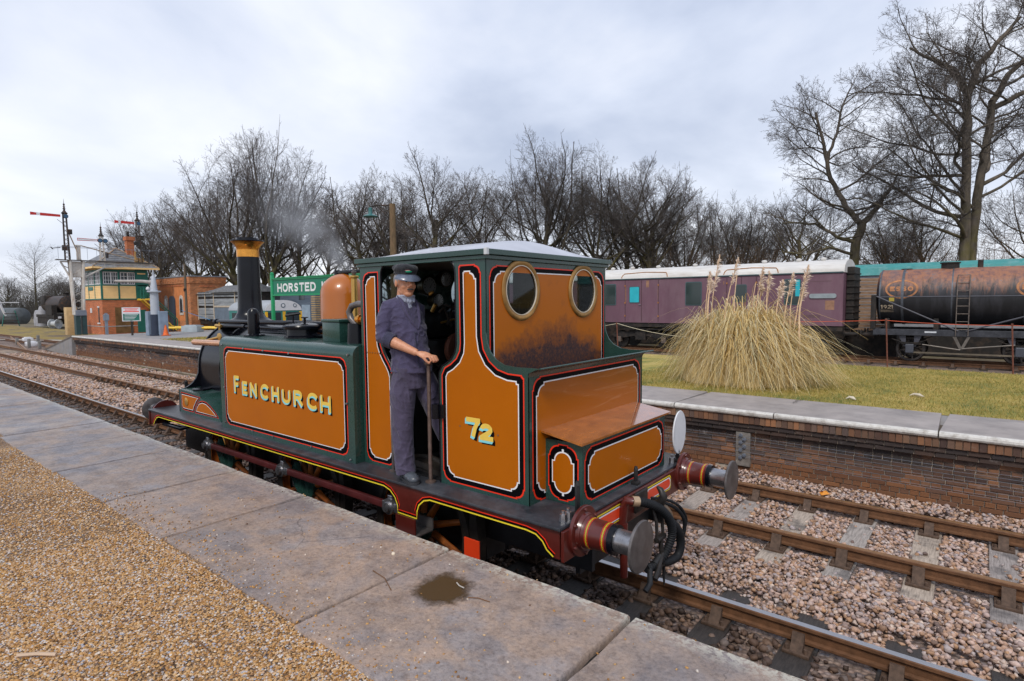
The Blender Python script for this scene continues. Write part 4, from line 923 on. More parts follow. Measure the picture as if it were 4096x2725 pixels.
b = MB(); b.box(-.412, -.085, -.70, .70, HP, 1.588, .004); tb = b.build('toolbox', green, LO)
b = MB(); b.prism([(-.455, 1.652), (-.455, 1.668), (-.052, 1.606), (-.052, 1.590)], lambda u, v, d: (u, d, v), -.757, .757); b.build('toolbox_lid', wood_v, tb)
lined_panel('lined_panel', [(-.672, 1.145), (.672, 1.145), (.672, 1.555), (-.672, 1.555)], .085, rear(-.085), tb, ochre, w=(0, .010, .045, .055), notch=.02)
for s_ in (1, -1): lined_panel('lined_panel', [(-.385, 1.14), (-.115, 1.14), (-.115, 1.565), (-.385, 1.565)], .09, lambda u, v, d: (u, -s_*(.70+d), v), tb, ochre, w=(0, .009, .036, .045), notch=.02)

# cab fittings
b = MB(); b.box(-2.33, -2.05, -.55, .55, HP, 2.25, .05); b.box(-2.34, -2.10, -.42, .42, 2.25, 2.55, .08); b.build('backhead', cab_dark, cab, smooth=40)
b = MB(); b.box(-2.352, -.84, -.88, .88, HP, HP+.012); b.build('cab_floor', cab_dark, cab)
gauge_face, gt, gp = newmat('gauge_face')
_tc = gt.nodes.new('ShaderNodeTexCoord'); _sv = gt.nodes.new('ShaderNodeSeparateXYZ'); gt.links.new(_tc.outputs['Object'], _sv.inputs[0])
gp.inputs['Base Color'].default_value = (.17, .18, .19, 1); gp.inputs['Roughness'].default_value = .35; gp.inputs['Coat Weight'].default_value = .5
b = MB(); b.box(-2.34, -1.75, .70, .88, HP, 2.60, .02); b.box(-1.98, -1.30, .86, .885, HP, 2.94, .01); b.box(-1.34, -.85, -.5, .5, HP, 2.42, .02); b.build('added_cab_blockers', cab_dark, cab)  # dark boxes added to block daylight through the far doorway and windows
for cy, cz, r in ((-.20, 2.782, .085), (.035, 2.853, .070), (-.083, 2.637, .065)):
    g = MB(); g.lathe((-2.215, cy, cz), (1, 0, 0), [(-.08, r*.9), (0, r*1.12), (.018, r*1.12), (.022, r*1.0)], 32); o = g.build('gauge', M('gauge_rim', (.10, .08, .05), .35, .8), cab, smooth=40)
    q = MB(); q.lathe((-2.190, cy, cz), (1, 0, 0), [(0, r), (.003, r)], 32); q.build('dial', gauge_face, o)
    q = MB(); T = rear(-2.186)
    for k in range(11):
        a = math.radians(220-k*26); u, v = cy+r*.8*math.cos(a), cz+r*.8*math.sin(a); q.sheet([(u-.004, v-.007), (u+.004, v-.007), (u+.004, v+.007), (u-.004, v+.007)], T, 0)
    q.sheet([(cy-.004, cz-.02), (cy+.004, cz-.02), (cy+r*.5, cz+r*.55)], T, .0006); q.build('dial_marks', black_l, o)
b = MB(); rr = random.Random(4)
for k in range(14):
    y = rr.uniform(-.5, .5); z = rr.uniform(1.7, 2.6); b.tube([(-2.06, y, z), (-1.98, y+rr.uniform(-.1, .1), z+rr.uniform(-.1, .1)), (-1.96, y+rr.uniform(-.25, .25), z+rr.uniform(-.25, .25))], rr.uniform(.008, .022), 8)
b.lathe((-2.0, .1, 2.45), (1, 0, 0), [(0, .10), (.02, .11), (.03, .10), (.03, .08), (0, .08)], 24, closed=True); b.cyl((-2.0, .1, 2.45), (-1.93, .1, 2.45), .03, .03, 12)
b.tube([(-1.95, .28, 2.1), (-1.80, .30, 2.55)], [.012, .02], 8); b.build('boiler_fittings', M('fitting_iron', (.05, .04, .035), .35, .5, .4, 20), cab, smooth=50)
b = MB(); b.lathe((-1.99, -.05, 2.15), (1, 0, 0), [(0, .16), (.03, .17), (.05, .15), (.055, 0)], 28); b.build('firehole_door', M('rusty_door', (.14, .05, .03), .6, .3, .4), cab, smooth=40)
b = MB(); b.cyl((-2.02, -.33, 2.53), (-1.97, -.33, 2.60), .02, .02, 8); b.cyl((-2.02, -.36, 2.70), (-1.98, -.35, 2.72), .022, .014, 8); b.tube([(-1.98, -.25, 2.42), (-1.98, -.05, 2.45)], .012, 8); b.build('brass_cock', brass, cab, smooth=40)

# frames, wheels, rods, springs, steps
b = MB()
for s_ in (1, -1): b.box(-7.1, -.05, s_*.60-.02, s_*.60+.02, .62, HP-.03, 0)
for x in (-7.0, -6.0, -4.5, -2.6, -.9, -.2): b.box(x-.02, x+.02, -.58, .58, .55, HP-.03, 0)
b.box(-6.7, -5.95, -.55, .55, .55, 1.05); b.box(-2.35, -1.2, -.5, .5, .35, 1.05); b.box(-6.9, -.1, -.58, .58, HP-.07, HP-.024); b.build('frames', black_matt, LO)
wheel_o = M('wheel_ochre', srgb(140, 74, 18), .5, 0, .3, 8, dirt=(.02, .014, .01), dirt_amt=.95, dscale=3.5)
def wheel(x, side):
    t = bpy.data.objects.new('driving_wheel', None); COL.objects.link(t); t.parent = LO; t.location = (x, side*-.755, .61)
    sg = -side
    ty = MB(); ty.lathe((0, 0, 0), (0, sg, 0), [(-.07, .52), (-.07, .64), (-.045, .64), (-.04, .612), (.06, .608), (.062, .555), (.05, .54), (.05, .52)], 56, closed=True); ty.build('tyre', grime, t, smooth=35)
    sp = MB()
    for k in range(10):
        a = 2*PI*k/10+.3; d = Vector((math.cos(a), 0, math.sin(a))); sp.tube([d*.11, d*.30, d*.53], [.036, .028, .026], 8)
    sp.lathe((0, 0, 0), (0, sg, 0), [(-.04, .515), (-.04, .545), (.045, .545), (.045, .515)], 48, closed=True); sp.build('spokes', wheel_o, t, smooth=40)
    h = MB(); h.lathe((0, 0, 0), (0, sg, 0), [(-.06, .13), (.06, .13), (.075, .10), (.075, 0)], 28); h.build('boss', green, t, smooth=40)
    cr_ = MB(); pin = Vector((-.20, 0, .20)); cr_.prism([(-.10, -.06), (.06, -.10), (-.13, .27), (-.27, .14)], lambda u, v, d: (u, sg*d, v), .06, .11); cr_.build('crank', green, t)
    return t
for x in (-5.38, -3.55, -1.72): wheel(x, 1); wheel(x, -1)
for s_ in (1, -1):
    rods = bpy.data.objects.new('coupling_rod', None); COL.objects.link(rods); rods.parent = LO; rods.location = (0, 0, 0); Y = -.965*s_
    for x0 in (-5.58, -3.75):
        b = MB(); b.box(x0+.05, x0+1.829-.05, Y-.020, Y+.020, .775, .84, .006); b.build('rod', M('rod_maroon', (.10, .02, .02), .38, .2, .3, 6, dirt=(.03, .02, .02), dirt_amt=.5), rods, smooth=30)
    for x0 in (-5.58, -3.75, -1.92):
        b = MB(); b.lathe((x0, Y+.03*s_, .81), (0, -s_, 0), [(0, .075), (.05, .075), (.07, .07), (.072, .045), (.10, .043), (.105, 0)], 28); b.box(x0-.10, x0+.11, Y-.026, Y+.026, .765, .85, .008); b.box(x0-.03, x0+.03, Y-.02, Y+.02, .86, .91, .008); b.build('crank_pin', steel, rods, smooth=40)
for s_ in (1, -1):
    b = MB()
    for x in (-5.38, -3.55, -1.72):
        for k in range(5): b.box(x-.42+k*.07, x+.42-k*.07, s_*-.70-.035, s_*-.70+.035, .93+.012*k, .941+.012*k)
        b.tube([(x-.4, s_*-.70, .95), (x-.38, s_*-.70, 1.09)], .016, 6); b.tube([(x+.4, s_*-.70, .95), (x+.38, s_*-.70, 1.09)], .016, 6)
    b.build('springs', grime, LO)
    b = MB()
    for x in (-4.75, -2.92, -1.08): b.prism([(x-.05, .30), (x+.03, .34), (x+.06, .62), (x+.03, .92), (x-.03, .92), (x-.06, .62)], lambda u, v, d: (u, d, v), s_*-.80, s_*-.70)
    b.tube([(-6.1, s_*-.62, .28), (-1.0, s_*-.62, .28)], .022, 8); b.build('brake_gear', grime, LO)
    b = MB(); b.tube([(-5.9, s_*-.70, 1.06), (-5.6, s_*-.74, .8), (-5.25, s_*-.76, .35), (-5.1, s_*-.76, .12)], .022, 8); b.build('sand_pipe', copper, LO, smooth=50)
    # footstep
    b = MB(); b.box(-1.682, -1.44, s_*-1.10-.012, s_*-1.10+.0, .60, .836); b.build('step_hanger', maroon, LO)
    b = MB(); b.box(-1.74, -1.42, s_*-1.03-.15, s_*-1.03+.10, .69, .705, .003); b.box(-1.74, -1.42, s_*-.93-.006, s_*-.93+.006, .705, .80); b.build('footstep', steel_dull, LO)
b = MB(); b.box(-1.09, -.925, -.90, -.885, .42, .715, .003); b.build('ash_door', bright_red, LO)
b = MB(); b.tube([(-7.1, -.5, .98), (-6.9, -.95, .95), (-6.85, -1.02, .93), (-6.3, -1.0, .93), (-6.1, -.9, .99)], .03, 10); b.build('train_pipe', black_paint, LO, smooth=50)
for s_ in (1, -1): b = MB(); b.box(-7.0, -6.2, s_*-.62-.08, s_*-.62+.08, .5, .85, .03); b.tube([(-6.35, s_*-.68, .85), (-6.3, s_*-.70, .4), (-6.25, s_*-.72, .18)], .02, 6); b.build('cylinder_cover', grime, LO, smooth=40)
# white disc on its bracket: a target lamp board that lifts off the iron
b = MB(); b.lathe((-.012, 0, .0), (1, .12, 0), [(0, .197), (.006, .2), (.012, .197)], 40); dsc = b.build('route_disc', M('white_enamel', (.72, .73, .75), .4, 0, .08, 4, dirt=(.35, .35, .36), dirt_amt=.5), smooth=30)
dsc.location = (-.02, .89, 1.395); tag(dsc, 'round white disc standing upright on the engine behind the far buffer', 'disc')
# ================================================================== far platform
def ye(x):
    if x > -8: return 4.956
    if x > -21: return 4.956+(-8-x)/13*.56
    return 5.516-(-21-x)/16.5*.18
XE = -37.5
fp = thing('far_platform', '', '', (0, 0, 0)); del fp['label']; del fp['category']; fp['kind'] = 'structure'
cop_m = M('coping_stone', (.33, .29, .27), .6, 0, .18, 3, bump=.4, bscale=40, dirt=(.17, .155, .15), dirt_amt=.7, dscale=2)
cop_w = M('worn_white_edge_paint', (.60, .58, .54), .7, 0, .15, 8, bump=.3, bscale=60, dirt=(.22, .18, .14), dirt_amt=.75, dscale=9)
cj = [6.2, 4.3, 1.745, -.26, -1.83, -3.6]
while cj[-1] > XE: cj.append(max(XE, cj[-1]-random.uniform(1.5, 2.1)))
for a, b in zip(cj[1:], cj[:-1]):
    a_, b_ = a+.008, b-.008
    if b_-a_ < .1: continue
    m = MB(); prof = [(1.50, .80), (1.50, .89), (.05, .892), (.018, .882), (.0, .86), (.0, .835), (.012, .812), (.04, .80)]
    n = len(prof); vs = [(x, ye(x)+u+random.uniform(-.003, .003)*(1 if i > 1 else 0), v) for x in (a_, b_) for i, (u, v) in enumerate(prof)]
    sk = random.uniform(-.05, .12)
    vs = [(x+(sk*(y-ye(x)) if True else 0)*.55, y, z) for x, y, z in vs]
    mm = [0, 0, 1, 1, 1, 1, 1, 0]
    for i in range(n): m.mat(mm[i]).add([vs[i], vs[(i+1) % n], vs[n+(i+1) % n], vs[n+i]], [(0, 1, 2, 3)])
    m.mat(0).add(vs[:n], [tuple(range(n))]); m.add(vs[n:], [tuple(range(n))])
    m.build('coping_stone', [cop_m, cop_w], fp, smooth=50)
def lawn_mat():
    m, t, p = newmat('lawn')
    a = noise(t, 1.1, 8, .65); c = ramp(t, a, [(.3, (.10, .14, .03)), (.42, (.22, .22, .05)), (.52, (.38, .31, .075)), (.68, (.50, .38, .13))])
    b = noise(t, 20, 6, .75); c = mix(t, .7, c, ramp(t, b, [(.3, (.5, .5, .45)), (.7, (1.35, 1.3, 1.2))]), 'MULTIPLY')
    t.links.new(c, p.inputs['Base Color']); p.inputs['Roughness'].default_value = .95; bumpn(t, p, b, .8, .03); return m
lw = MB(); lw.add([(-18, 6.4, .872), (8, 6.4, .872), (8, 12.9, .872), (-18, 12.9, .872)], [(0, 1, 2, 3)]); lw.add([(-30, 7.6, .872), (-18, 7.0, .872), (-18, 10.5, .872), (-29, 10.2, .872)], [(0, 1, 2, 3)])
lw.build('lawn', lawn_mat(), kind='structure')
core = MB()
xs = [XE, -21, -8, 8]
for x0, x1 in zip(xs[:-1], xs[1:]): core.add([(x0, ye(x0)+.20, -.25), (x1, ye(x1)+.20, -.25), (x1, 12.9, -.25), (x0, 12.9, -.25), (x0, ye(x0)+.20, .80), (x1, ye(x1)+.20, .80), (x1, 12.9, .80), (x0, 12.9, .80)], [(0, 1, 5, 4), (2, 3, 7, 6), (4, 5, 6, 7), (0, 3, 7, 4), (1, 2, 6, 5)])
core.build('platform_core', M('earth_core', (.10, .08, .06), .95), fp)
asph = M('platform_asphalt', (.26, .25, .25), .8, 0, .15, 3, bump=.3, bscale=90, dirt=(.32, .26, .19), dirt_amt=.6, dscale=1.2)
am = MB()
for x0, x1 in zip(xs[:-1], xs[1:]): am.add([(x0, ye(x0)+1.0, .801), (x1, ye(x1)+1.0, .801), (x1, 12.9, .801), (x0, 12.9, .801), (x0, ye(x0)+1.4, .866), (x1, ye(x1)+1.4, .866), (x1, 12.9, .866), (x0, 12.9, .866)], [(4, 5, 6, 7), (0, 1, 5, 4), (2, 3, 7, 6), (0, 3, 7, 4)])
am.build('paved_surface', asph, fp)
# ramp at the left end
rp = MB(); rp.add([(XE, ye(XE), .885), (XE-6, ye(XE), -.15), (XE-6, 9.5, -.15), (XE, 9.5, .885), (XE, ye(XE), -.25), (XE, 9.5, -.25)], [(0, 1, 2, 3), (0, 4, 1), (3, 5, 2), (0, 3, 5, 4)]); rp.build('ramp', asph, fp)
rp = MB(); rp.add([(XE, ye(XE)-.02, .89), (XE-6.1, ye(XE)-.02, -.14), (XE-6.1, ye(XE)+.25, -.14), (XE, ye(XE)+.25, .89), (XE, ye(XE)-.02, .80), (XE-6.1, ye(XE)-.02, -.24)], [(0, 1, 2, 3), (0, 4, 5, 1)]); rp.build('ramp_edge', M('dark_ramp_edge', (.16, .13, .11), .8), fp)

# brick wall below the coping
def brick_mat(name, island):
    m, t, p = newmat(name)
    if island: r = t.nodes.new('ShaderNodeNewGeometry').outputs['Random Per Island']
    else: r = t.nodes.new('ShaderNodeObjectInfo').outputs['Random']
    c = ramp(t, r, [(0, (.070, .040, .033)), (.2, (.20, .092, .048)), (.4, (.33, .15, .07)), (.6, (.11, .065, .048)), (.8, (.25, .13, .07)), (1, (.12, .085, .075))])
    g = t.nodes.new('ShaderNodeNewGeometry'); sp = t.nodes.new('ShaderNodeSeparateXYZ'); t.links.new(g.outputs['Position'], sp.inputs[0])
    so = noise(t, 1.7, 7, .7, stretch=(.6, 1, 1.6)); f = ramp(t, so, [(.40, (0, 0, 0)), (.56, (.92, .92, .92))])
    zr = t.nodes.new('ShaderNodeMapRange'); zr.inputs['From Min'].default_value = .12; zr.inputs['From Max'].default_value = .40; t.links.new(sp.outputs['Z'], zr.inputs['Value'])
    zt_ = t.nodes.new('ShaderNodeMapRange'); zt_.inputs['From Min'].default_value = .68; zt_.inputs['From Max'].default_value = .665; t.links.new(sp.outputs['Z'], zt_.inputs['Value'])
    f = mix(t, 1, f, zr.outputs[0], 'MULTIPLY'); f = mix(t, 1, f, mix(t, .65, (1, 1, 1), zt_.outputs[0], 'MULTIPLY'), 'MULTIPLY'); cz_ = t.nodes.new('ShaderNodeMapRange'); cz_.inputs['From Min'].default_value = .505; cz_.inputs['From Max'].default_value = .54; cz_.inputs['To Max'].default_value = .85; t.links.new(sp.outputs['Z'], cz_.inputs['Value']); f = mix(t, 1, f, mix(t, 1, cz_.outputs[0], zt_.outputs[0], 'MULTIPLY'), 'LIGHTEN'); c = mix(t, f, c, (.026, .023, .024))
    wn = noise(t, 6, 6, .7); c = mix(t, ramp(t, wn, [(.6, (0, 0, 0)), (.75, (.45, .45, .45))]), c, (.34, .30, .28))
    lo = t.nodes.new('ShaderNodeMapRange'); lo.inputs['From Min'].default_value = .22; lo.inputs['From Max'].default_value = .02; lo.inputs['To Max'].default_value = .55; t.links.new(sp.outputs['Z'], lo.inputs['Value']); c = mix(t, lo.outputs[0], c, (.20, .075, .025))
    t.links.new(c, p.inputs['Base Color']); p.inputs['Roughness'].default_value = .85; bumpn(t, p, noise(t, 55, 6, .7), .5, .006); return m
br_o = brick_mat('brick', False); br_i = brick_mat('brick_far', True)
wl = thing('platform_wall', 'sooty red brick platform wall with a soldier course below the white edged coping', 'brick wall', (0, 5, 0))
bk = MB(); 
for x0, x1 in zip(xs[:-1], xs[1:]):
    for dy_, z0, z1 in ((.062, .675, .80), (.092, .602, .675), (.118, .53, .602), (.182, -.25, .53)):
        y0, y1 = ye(x0)-5+dy_, ye(x1)-5+dy_; bk.add([(x0, y0, z0), (x1, y1, z0), (x1, y1, z1), (x0, y0, z1), (x0, y0+.1, z0), (x1, y1+.1, z0), (x1, y1+.1, z1), (x0, y0+.1, z1)], [(0, 1, 2, 3), (0, 1, 5, 4), (3, 2, 6, 7)])
bk.build('mortar', M('mortar', (.42, .35, .28), .95, 0, .35, 12, dirt=(.06, .05, .045), dirt_amt=.8, dscale=2), wl)
def bricks():
    L_ = []
    x = 7.4
    while x > XE:                                     # soldier course
        L_.append((x, .676, .796, .074, .052)); x -= .0795
    for r_, (z0, dy_) in enumerate([(.606, .080), (.534, .106)]+[(.462-.072*k, .172) for k in range(10)]):
        x = 7.4+random.uniform(0, .2)
        k = 0
        while x > XE:
            w_ = .215 if (r_ % 2 == 0 or r_ < 2) else .1025
            L_.append((x, z0, z0+.064, w_, dy_)); x -= w_+.010
    return L_
allb = bricks()
vis = [b for b in allb if -1.2 < b[0] < 2.75]
vis.sort(key=lambda b: abs(b[0]-1.6)); own = set(vis[:298]); protos = {}
stuffb = MB()
for b in allb:
    x, z0, z1, w_, dy_ = b; y = ye(x)-5+dy_+random.uniform(-.004, .004)
    if b in own:
        key = (w_, round(z1-z0, 3), random.randint(0, 2))
        if key not in protos:
            m = MB(); hw = w_/2; hz = (z1-z0)/2; j = lambda: random.uniform(-.003, .003); f = .005
            m.add([(-hw, 0, -hz), (hw, 0, -hz), (hw, 0, hz), (-hw, 0, hz), (-hw+f+j(), -.010, -hz+f+j()), (hw-f+j(), -.010, -hz+f+j()), (hw-f+j(), -.010, hz-f+j()), (-hw+f+j(), -.010, hz-f+j()), (-hw, .05, -hz), (hw, .05, -hz), (hw, .05, hz), (-hw, .05, hz)],
                  [(4, 5, 6, 7), (0, 1, 5, 4), (1, 2, 6, 5), (2, 3, 7, 6), (3, 0, 4, 7), (0, 8, 9, 1), (2, 10, 11, 3), (0, 3, 11, 8), (1, 9, 10, 2)])
            protos[key] = m.build('brick', br_o, wl); protos[key].location = (x-w_/2, y, (z0+z1)/2)
        else: inst(protos[key], (x-w_/2, y, (z0+z1)/2), wl, 0)
    else:
        j = random.uniform(-.003, .003)
        if x-w_ < XE: continue
        if random.random() < .02: continue
        stuffb.add([(x-w_, y-.01+j, z0), (x, y-.01+j, z0), (x, y-.01+j, z1), (x-w_, y-.01+j, z1), (x-w_, y+.02, z0), (x, y+.02, z0), (x, y+.02, z1), (x-w_, y+.02, z1)], [(0, 1, 2, 3), (0, 4, 5, 1), (2, 6, 7, 3), (0, 3, 7, 4), (1, 5, 6, 2)])
stuffb.build('brick_rows', br_i, wl, kind='stuff')
# signal wires on their pulley bracket
galv = M('galvanised_wire', (.17, .19, .23), .5, .3, .2, 20)
sw = thing('signal_wires', 'bundle of thin grey signal wires running along the brick platform wall', 'wires', (0, 5.06, .3))
for k, z in enumerate((.47, .43, .375, .315, .285, .235, .17, .14)):
    b = MB(); P = []
    for i in range(0, 45):
        x = 6-i*1.0; sag = -.045*math.sin(PI*(((x+.73) % 9)/9)); P.append((x, ye(x)-5.0+.005+.012*math.sin(k*2.1), z-.3+sag*(1+.25*math.sin(k*1.7+i//9))))
    b.tube(P, .0022, 4); b.build('wire', galv, sw)
pbk = thing('pulley_bracket', 'flat grey bracket with wire pulleys fixed to the brick platform wall', 'bracket', (-.73, 5.07, .1))
b = MB(); b.box(-.11, .11, -.01, .05, -.12, .42, .006); b.build('plate', M('rusty_grey_plate', (.22, .20, .18), .7, .2, .3, 14, dirt=(.12, .07, .04), dirt_amt=.5), pbk)
for k, z in enumerate((.37, .315, .26, .20, .14, .06, .02)):
    b = MB(); xx = .025 if k % 2 else -.03; b.lathe((xx, -.012, z), (0, -1, 0), [(0, .030), (.006, .030), (.012, .018), (.02, .03), (.028, .03)], 14); b.cyl((xx, -.04, z), (xx, -.055, z), .01, .01, 6); b.build('pulley', galv, pbk, smooth=40)

# grass blades on the lawn
def blades(n, x0, x1, y0, y1, z, h, w_, name, mat, mask=None):
    P = np.stack([rng.uniform(x0, x1, n), rng.uniform(y0, y1, n), np.full(n, z)], 1)
    if mask is not None: P = P[mask(P)]; n = len(P)
    a = rng.uniform(0, 2*PI, n); hh = rng.uniform(.5, 1.4, n)*h; tilt = rng.uniform(-.9, .9, (n, 2))*h
    u = np.stack([np.cos(a), np.sin(a), 0*a], 1)*w_/2
    top = P+np.stack([tilt[:, 0], tilt[:, 1], hh], 1)
    V = np.stack([P-u, P+u, top], 1).reshape(-1, 3); F = np.arange(3*n).reshape(-1, 3)
    return quickmesh(name, V, F, mat, kind='stuff')
gm = M_island('grass_blade', leaf=True, stops=[(0, (.10, .17, .03)), (.2, (.28, .26, .06)), (.5, (.56, .42, .12)), (.75, (.68, .50, .20)), (1, (.44, .37, .10))], rough=.8, bump=0)
blades(60000, -4.2, 5.2, 6.42, 12.85, .868, .045, .010, 'grass', gm)
blades(9000, -30, -19, 7.0, 10.4, .868, .06, .03, 'grass', gm, lambda P: (P[:, 0] > -29.5))

# ================================================================== pampas grass
pg = thing('pampas_grass', 'large clump of straw coloured pampas grass on the lawn', 'plant', (-1.75, 8.35, .87))
pam_m = M_island('pampas_leaf', leaf=True, stops= [(0, (.55, .36, .13)), (.2, (.80, .58, .24)), (.45, (.90, .72, .36)), (.65, (.94, .84, .58)), (.84, (.74, .60, .32)), (.95, (.42, .40, .22)), (1, (.96, .88, .68))], rough=.7, bump=0)
def arcs(n, spread, seed):
    r = np.random.default_rng(seed); K = 11; t = np.linspace(0, 1, K)
    a = r.uniform(0, 2*PI, n); rb = r.uniform(0, 1, n)**.5
    bx = rb*np.cos(a)*spread[0]*.42; by = rb*np.sin(a)*spread[1]*.42
    da = a+r.normal(0, 1.25, n); reach = r.uniform(.25, 1.0, n)*np.where(r.random(n) < .12, 1.3, 1); top = r.uniform(.35, 1.05, n)*(1.75-.45*rb)*np.where(r.random(n) < .10, 1.18, 1)
    top *= np.where(bx > .5, .82, 1.0)
    droop = r.uniform(.15, 1.3, n)
    R = reach[:, None]*(t[None]**1.35); X = bx[:, None]+np.cos(da+0)[:, None]*R*spread[0]*.62+.14*np.sin(4*t[None]+7*a[:, None])*t[None]+.10*t[None]; Y = by[:, None]+np.sin(da)[:, None]*R*spread[1]*.62+.12*np.sin(4.4*t[None]+9*a[:, None])*t[None]
    Z = top[:, None]*(1-(1-np.minimum(1, t[None]*1.75))**2) - droop[:, None]*top[:, None]*np.maximum(0, t[None]-.42)**1.6*2.3
    Z = np.maximum(Z+r.normal(0, .02, (n, K)), .02)
    P = np.stack([X, Y, Z], -1); w_ = (r.uniform(.007, .016, n)[:, None]*(1-t[None]*.85))
    sd = np.stack([-np.sin(da+r.normal(0, .5, n)), np.cos(da), 0*da], -1)[:, None, :]
    A = P-sd*w_[..., None]; B = P+sd*w_[..., None]
    V = np.stack([A, B], 2).reshape(-1, 3); base = (np.arange(n)*K*2)[:, None]; k = np.arange(K-1)[None]*2
    F = np.stack([base+k, base+k+1, base+k+3, base+k+2], -1).reshape(-1, 4); return V, F
V, F = arcs(6000, (2.15, 1.9), 5); o = quickmesh('leaves', V, F, pam_m, pg, kind='stuff')
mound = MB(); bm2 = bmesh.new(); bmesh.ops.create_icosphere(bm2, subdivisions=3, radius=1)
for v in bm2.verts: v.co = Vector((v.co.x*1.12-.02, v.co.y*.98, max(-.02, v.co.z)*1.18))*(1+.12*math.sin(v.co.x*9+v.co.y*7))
mound.bm(bm2); mound.build('dead_leaf_mound', M('lightened_straw', (.62, .47, .22), .9, 0, .6, 16, bump=1, bscale=22, stretch=(1, 1, .25)), pg)  # straw core, enlarged and coloured light so shaded leaf gaps stay bright
plume_m = M('pampas_plume', (.74, .60, .48), .9, 0, .25, 30); stem_m = M('pampas_stem', (.74, .52, .32), .7, 0, .25, 10)
rr = random.Random(11)
for (x0, z0, x1, z1, pl) in [(-2.40, 2.5, -2.25, 3.56, .62), (-1.99, 2.3, -1.75, 3.46, .50), (-1.56, 2.3, -1.42, 3.28, .45), (-1.26, 2.3, -1.24, 3.18, .40), (-1.15, 2.2, -1.03, 3.00, .3), (-.92, 2.0, -.77, 3.13, .42), (-.72, 2.0, -.52, 3.27, .42), (-2.55, 2.3, -2.47, 3.22, .35), (-2.48, 2.4, -2.44, 2.95, 0), (-1.80, 2.2, -1.78, 3.1, 0), (-1.66, 2.2, -1.60, 2.95, 0), (-1.05, 2.1, -1.0, 2.85, .25), (-.60, 2.0, -.56, 2.8, 0), (-.66, 2.0, -.60, 2.9, .3), (-2.35, 2.3, -2.3, 3.05, .3), (-1.38, 2.2, -1.35, 2.95, 0), (-.82, 2.0, -.80, 2.8, 0), (-1.44, 2.3, -1.48, 2.9, .2)]:
    yy = 8.2+rr.uniform(-.35, .45); B0 = Vector((x0-(x1-x0)*.8+1.75, yy-8.35, .55)); Tp = Vector((x1+1.75, yy-8.35, z1-.87)); md = (B0+Tp)/2+Vector((rr.uniform(-.03, .03), 0, 0))
    f = 1-(pl/(Tp-B0).length if pl else 0)
    q = bpy.data.objects.new('plume', None) if False else None
    b = MB(); n_ = 7; pts = [B0.lerp(Tp, i/n_)+Vector((.02*math.sin(i), 0, 0)) for i in range(n_+1)]; b.tube(pts, [.014-.0009*i for i in range(n_+1)], 5); stm = b.build('stem', stem_m, pg, smooth=60)
    if pl:
        b = MB(); ax = (Tp-B0).normalized(); tot = 130
        for k in range(tot):
            s_ = k/tot; p = Tp-ax*pl*1.15*(1-s_); L_ = .16*math.sin(PI*min(1, .15+s_*.85))*rr.uniform(.5, 1.2); a = rr.uniform(0, 2*PI)
            d = Vector((math.cos(a)*.55+.35, math.sin(a)*.55, rr.uniform(.2, .9))).normalized(); e1 = p+d*L_; sd = Vector((rr.uniform(-1, 1), rr.uniform(-1, 1), rr.uniform(-1, 1))).normalized()*rr.uniform(.006, .012)
            md_ = p+d*L_*.5+Vector((0, 0, .01)); b.add([p-sd*.4, p+sd*.4, md_+sd, e1+Vector((0, 0, -L_*.25)), md_-sd], [(0, 1, 2, 4), (4, 2, 3)])
        b.build('seed_head', plume_m, stm)

# ================================================================== rope fence along the lawn's far edge
rope_o = M('orange_rope', (.62, .10, .04), .6); rope_w = M('pale_rope', (.62, .55, .40), .7); post_r = M('rusty_post', (.17, .06, .04), .8, .2, .3, 20)
def rope(pts, m, label, sag=.05):
    b = MB(); c = Vector(pts[0]); P = []
    for i in range(len(pts)-1):
        a, d = Vector(pts[i]), Vector(pts[i+1])
        for k in range(10): t = k/10; P.append(a.lerp(d, t)-c-Vector((0, 0, sag*4*t*(1-t))))
    P.append(Vector(pts[-1])-c); b.tube(P, .008, 6); o = b.build('rope', m, smooth=60); o.location = c; tag(o, label, 'rope')
rope([(-4.2, 12.8, 1.96), (.262, 12.8, 2.05), (2.71, 12.8, 1.965), (5.6, 12.8, 1.95)], rope_o, 'orange rope strung between thin rusty posts in front of the tank wagon', .03)
rope([(-10.5, 12.8, 1.60), (-7.188, 12.8, 1.84), (-4.2, 12.8, 1.45)], rope_w, 'pale rope sagging in front of the maroon carriage, left of the pampas grass', .10)
for x, zt, lb in ((.33, 2.08, 'thin rusty rope post below the left end of the tank wagon'), (2.70, 2.0, 'thin rusty rope post before the right wheel of the tank wagon'), (-7.188, 1.86, 'rusty rope post near the engine, carrying the pale rope')):
    b = MB(); b.tube([(.03, 0, -.05), (-.03, 0, zt-.87)], .017, 6); b.box(-.05, -.01, -.02, .02, zt-.90, zt-.86); o = b.build('rope_post', post_r); o.location = (x, 12.8, .87); tag(o, lb, 'post', 'rope posts at the back of the lawn')
for x, y, s_, lb in ((1.3, 8.0, .11, 'pale fallen leaf tuft on the lawn right of the pampas grass'), (.45, 7.0, .08, 'small dry leaf blade lying on the lawn edge')):
    b = MB(); b.tube([(-s_, 0, .01), (-s_*.4, .03, .035), (s_*.3, .0, .03), (s_, -.03, .01)], [.004, .022, .03, .003], 6); o = b.build('fallen_leaf', M('pale_leaf', (.62, .55, .44), .8)); o.location = (x, y, .89); tag(o, lb, 'leaf')

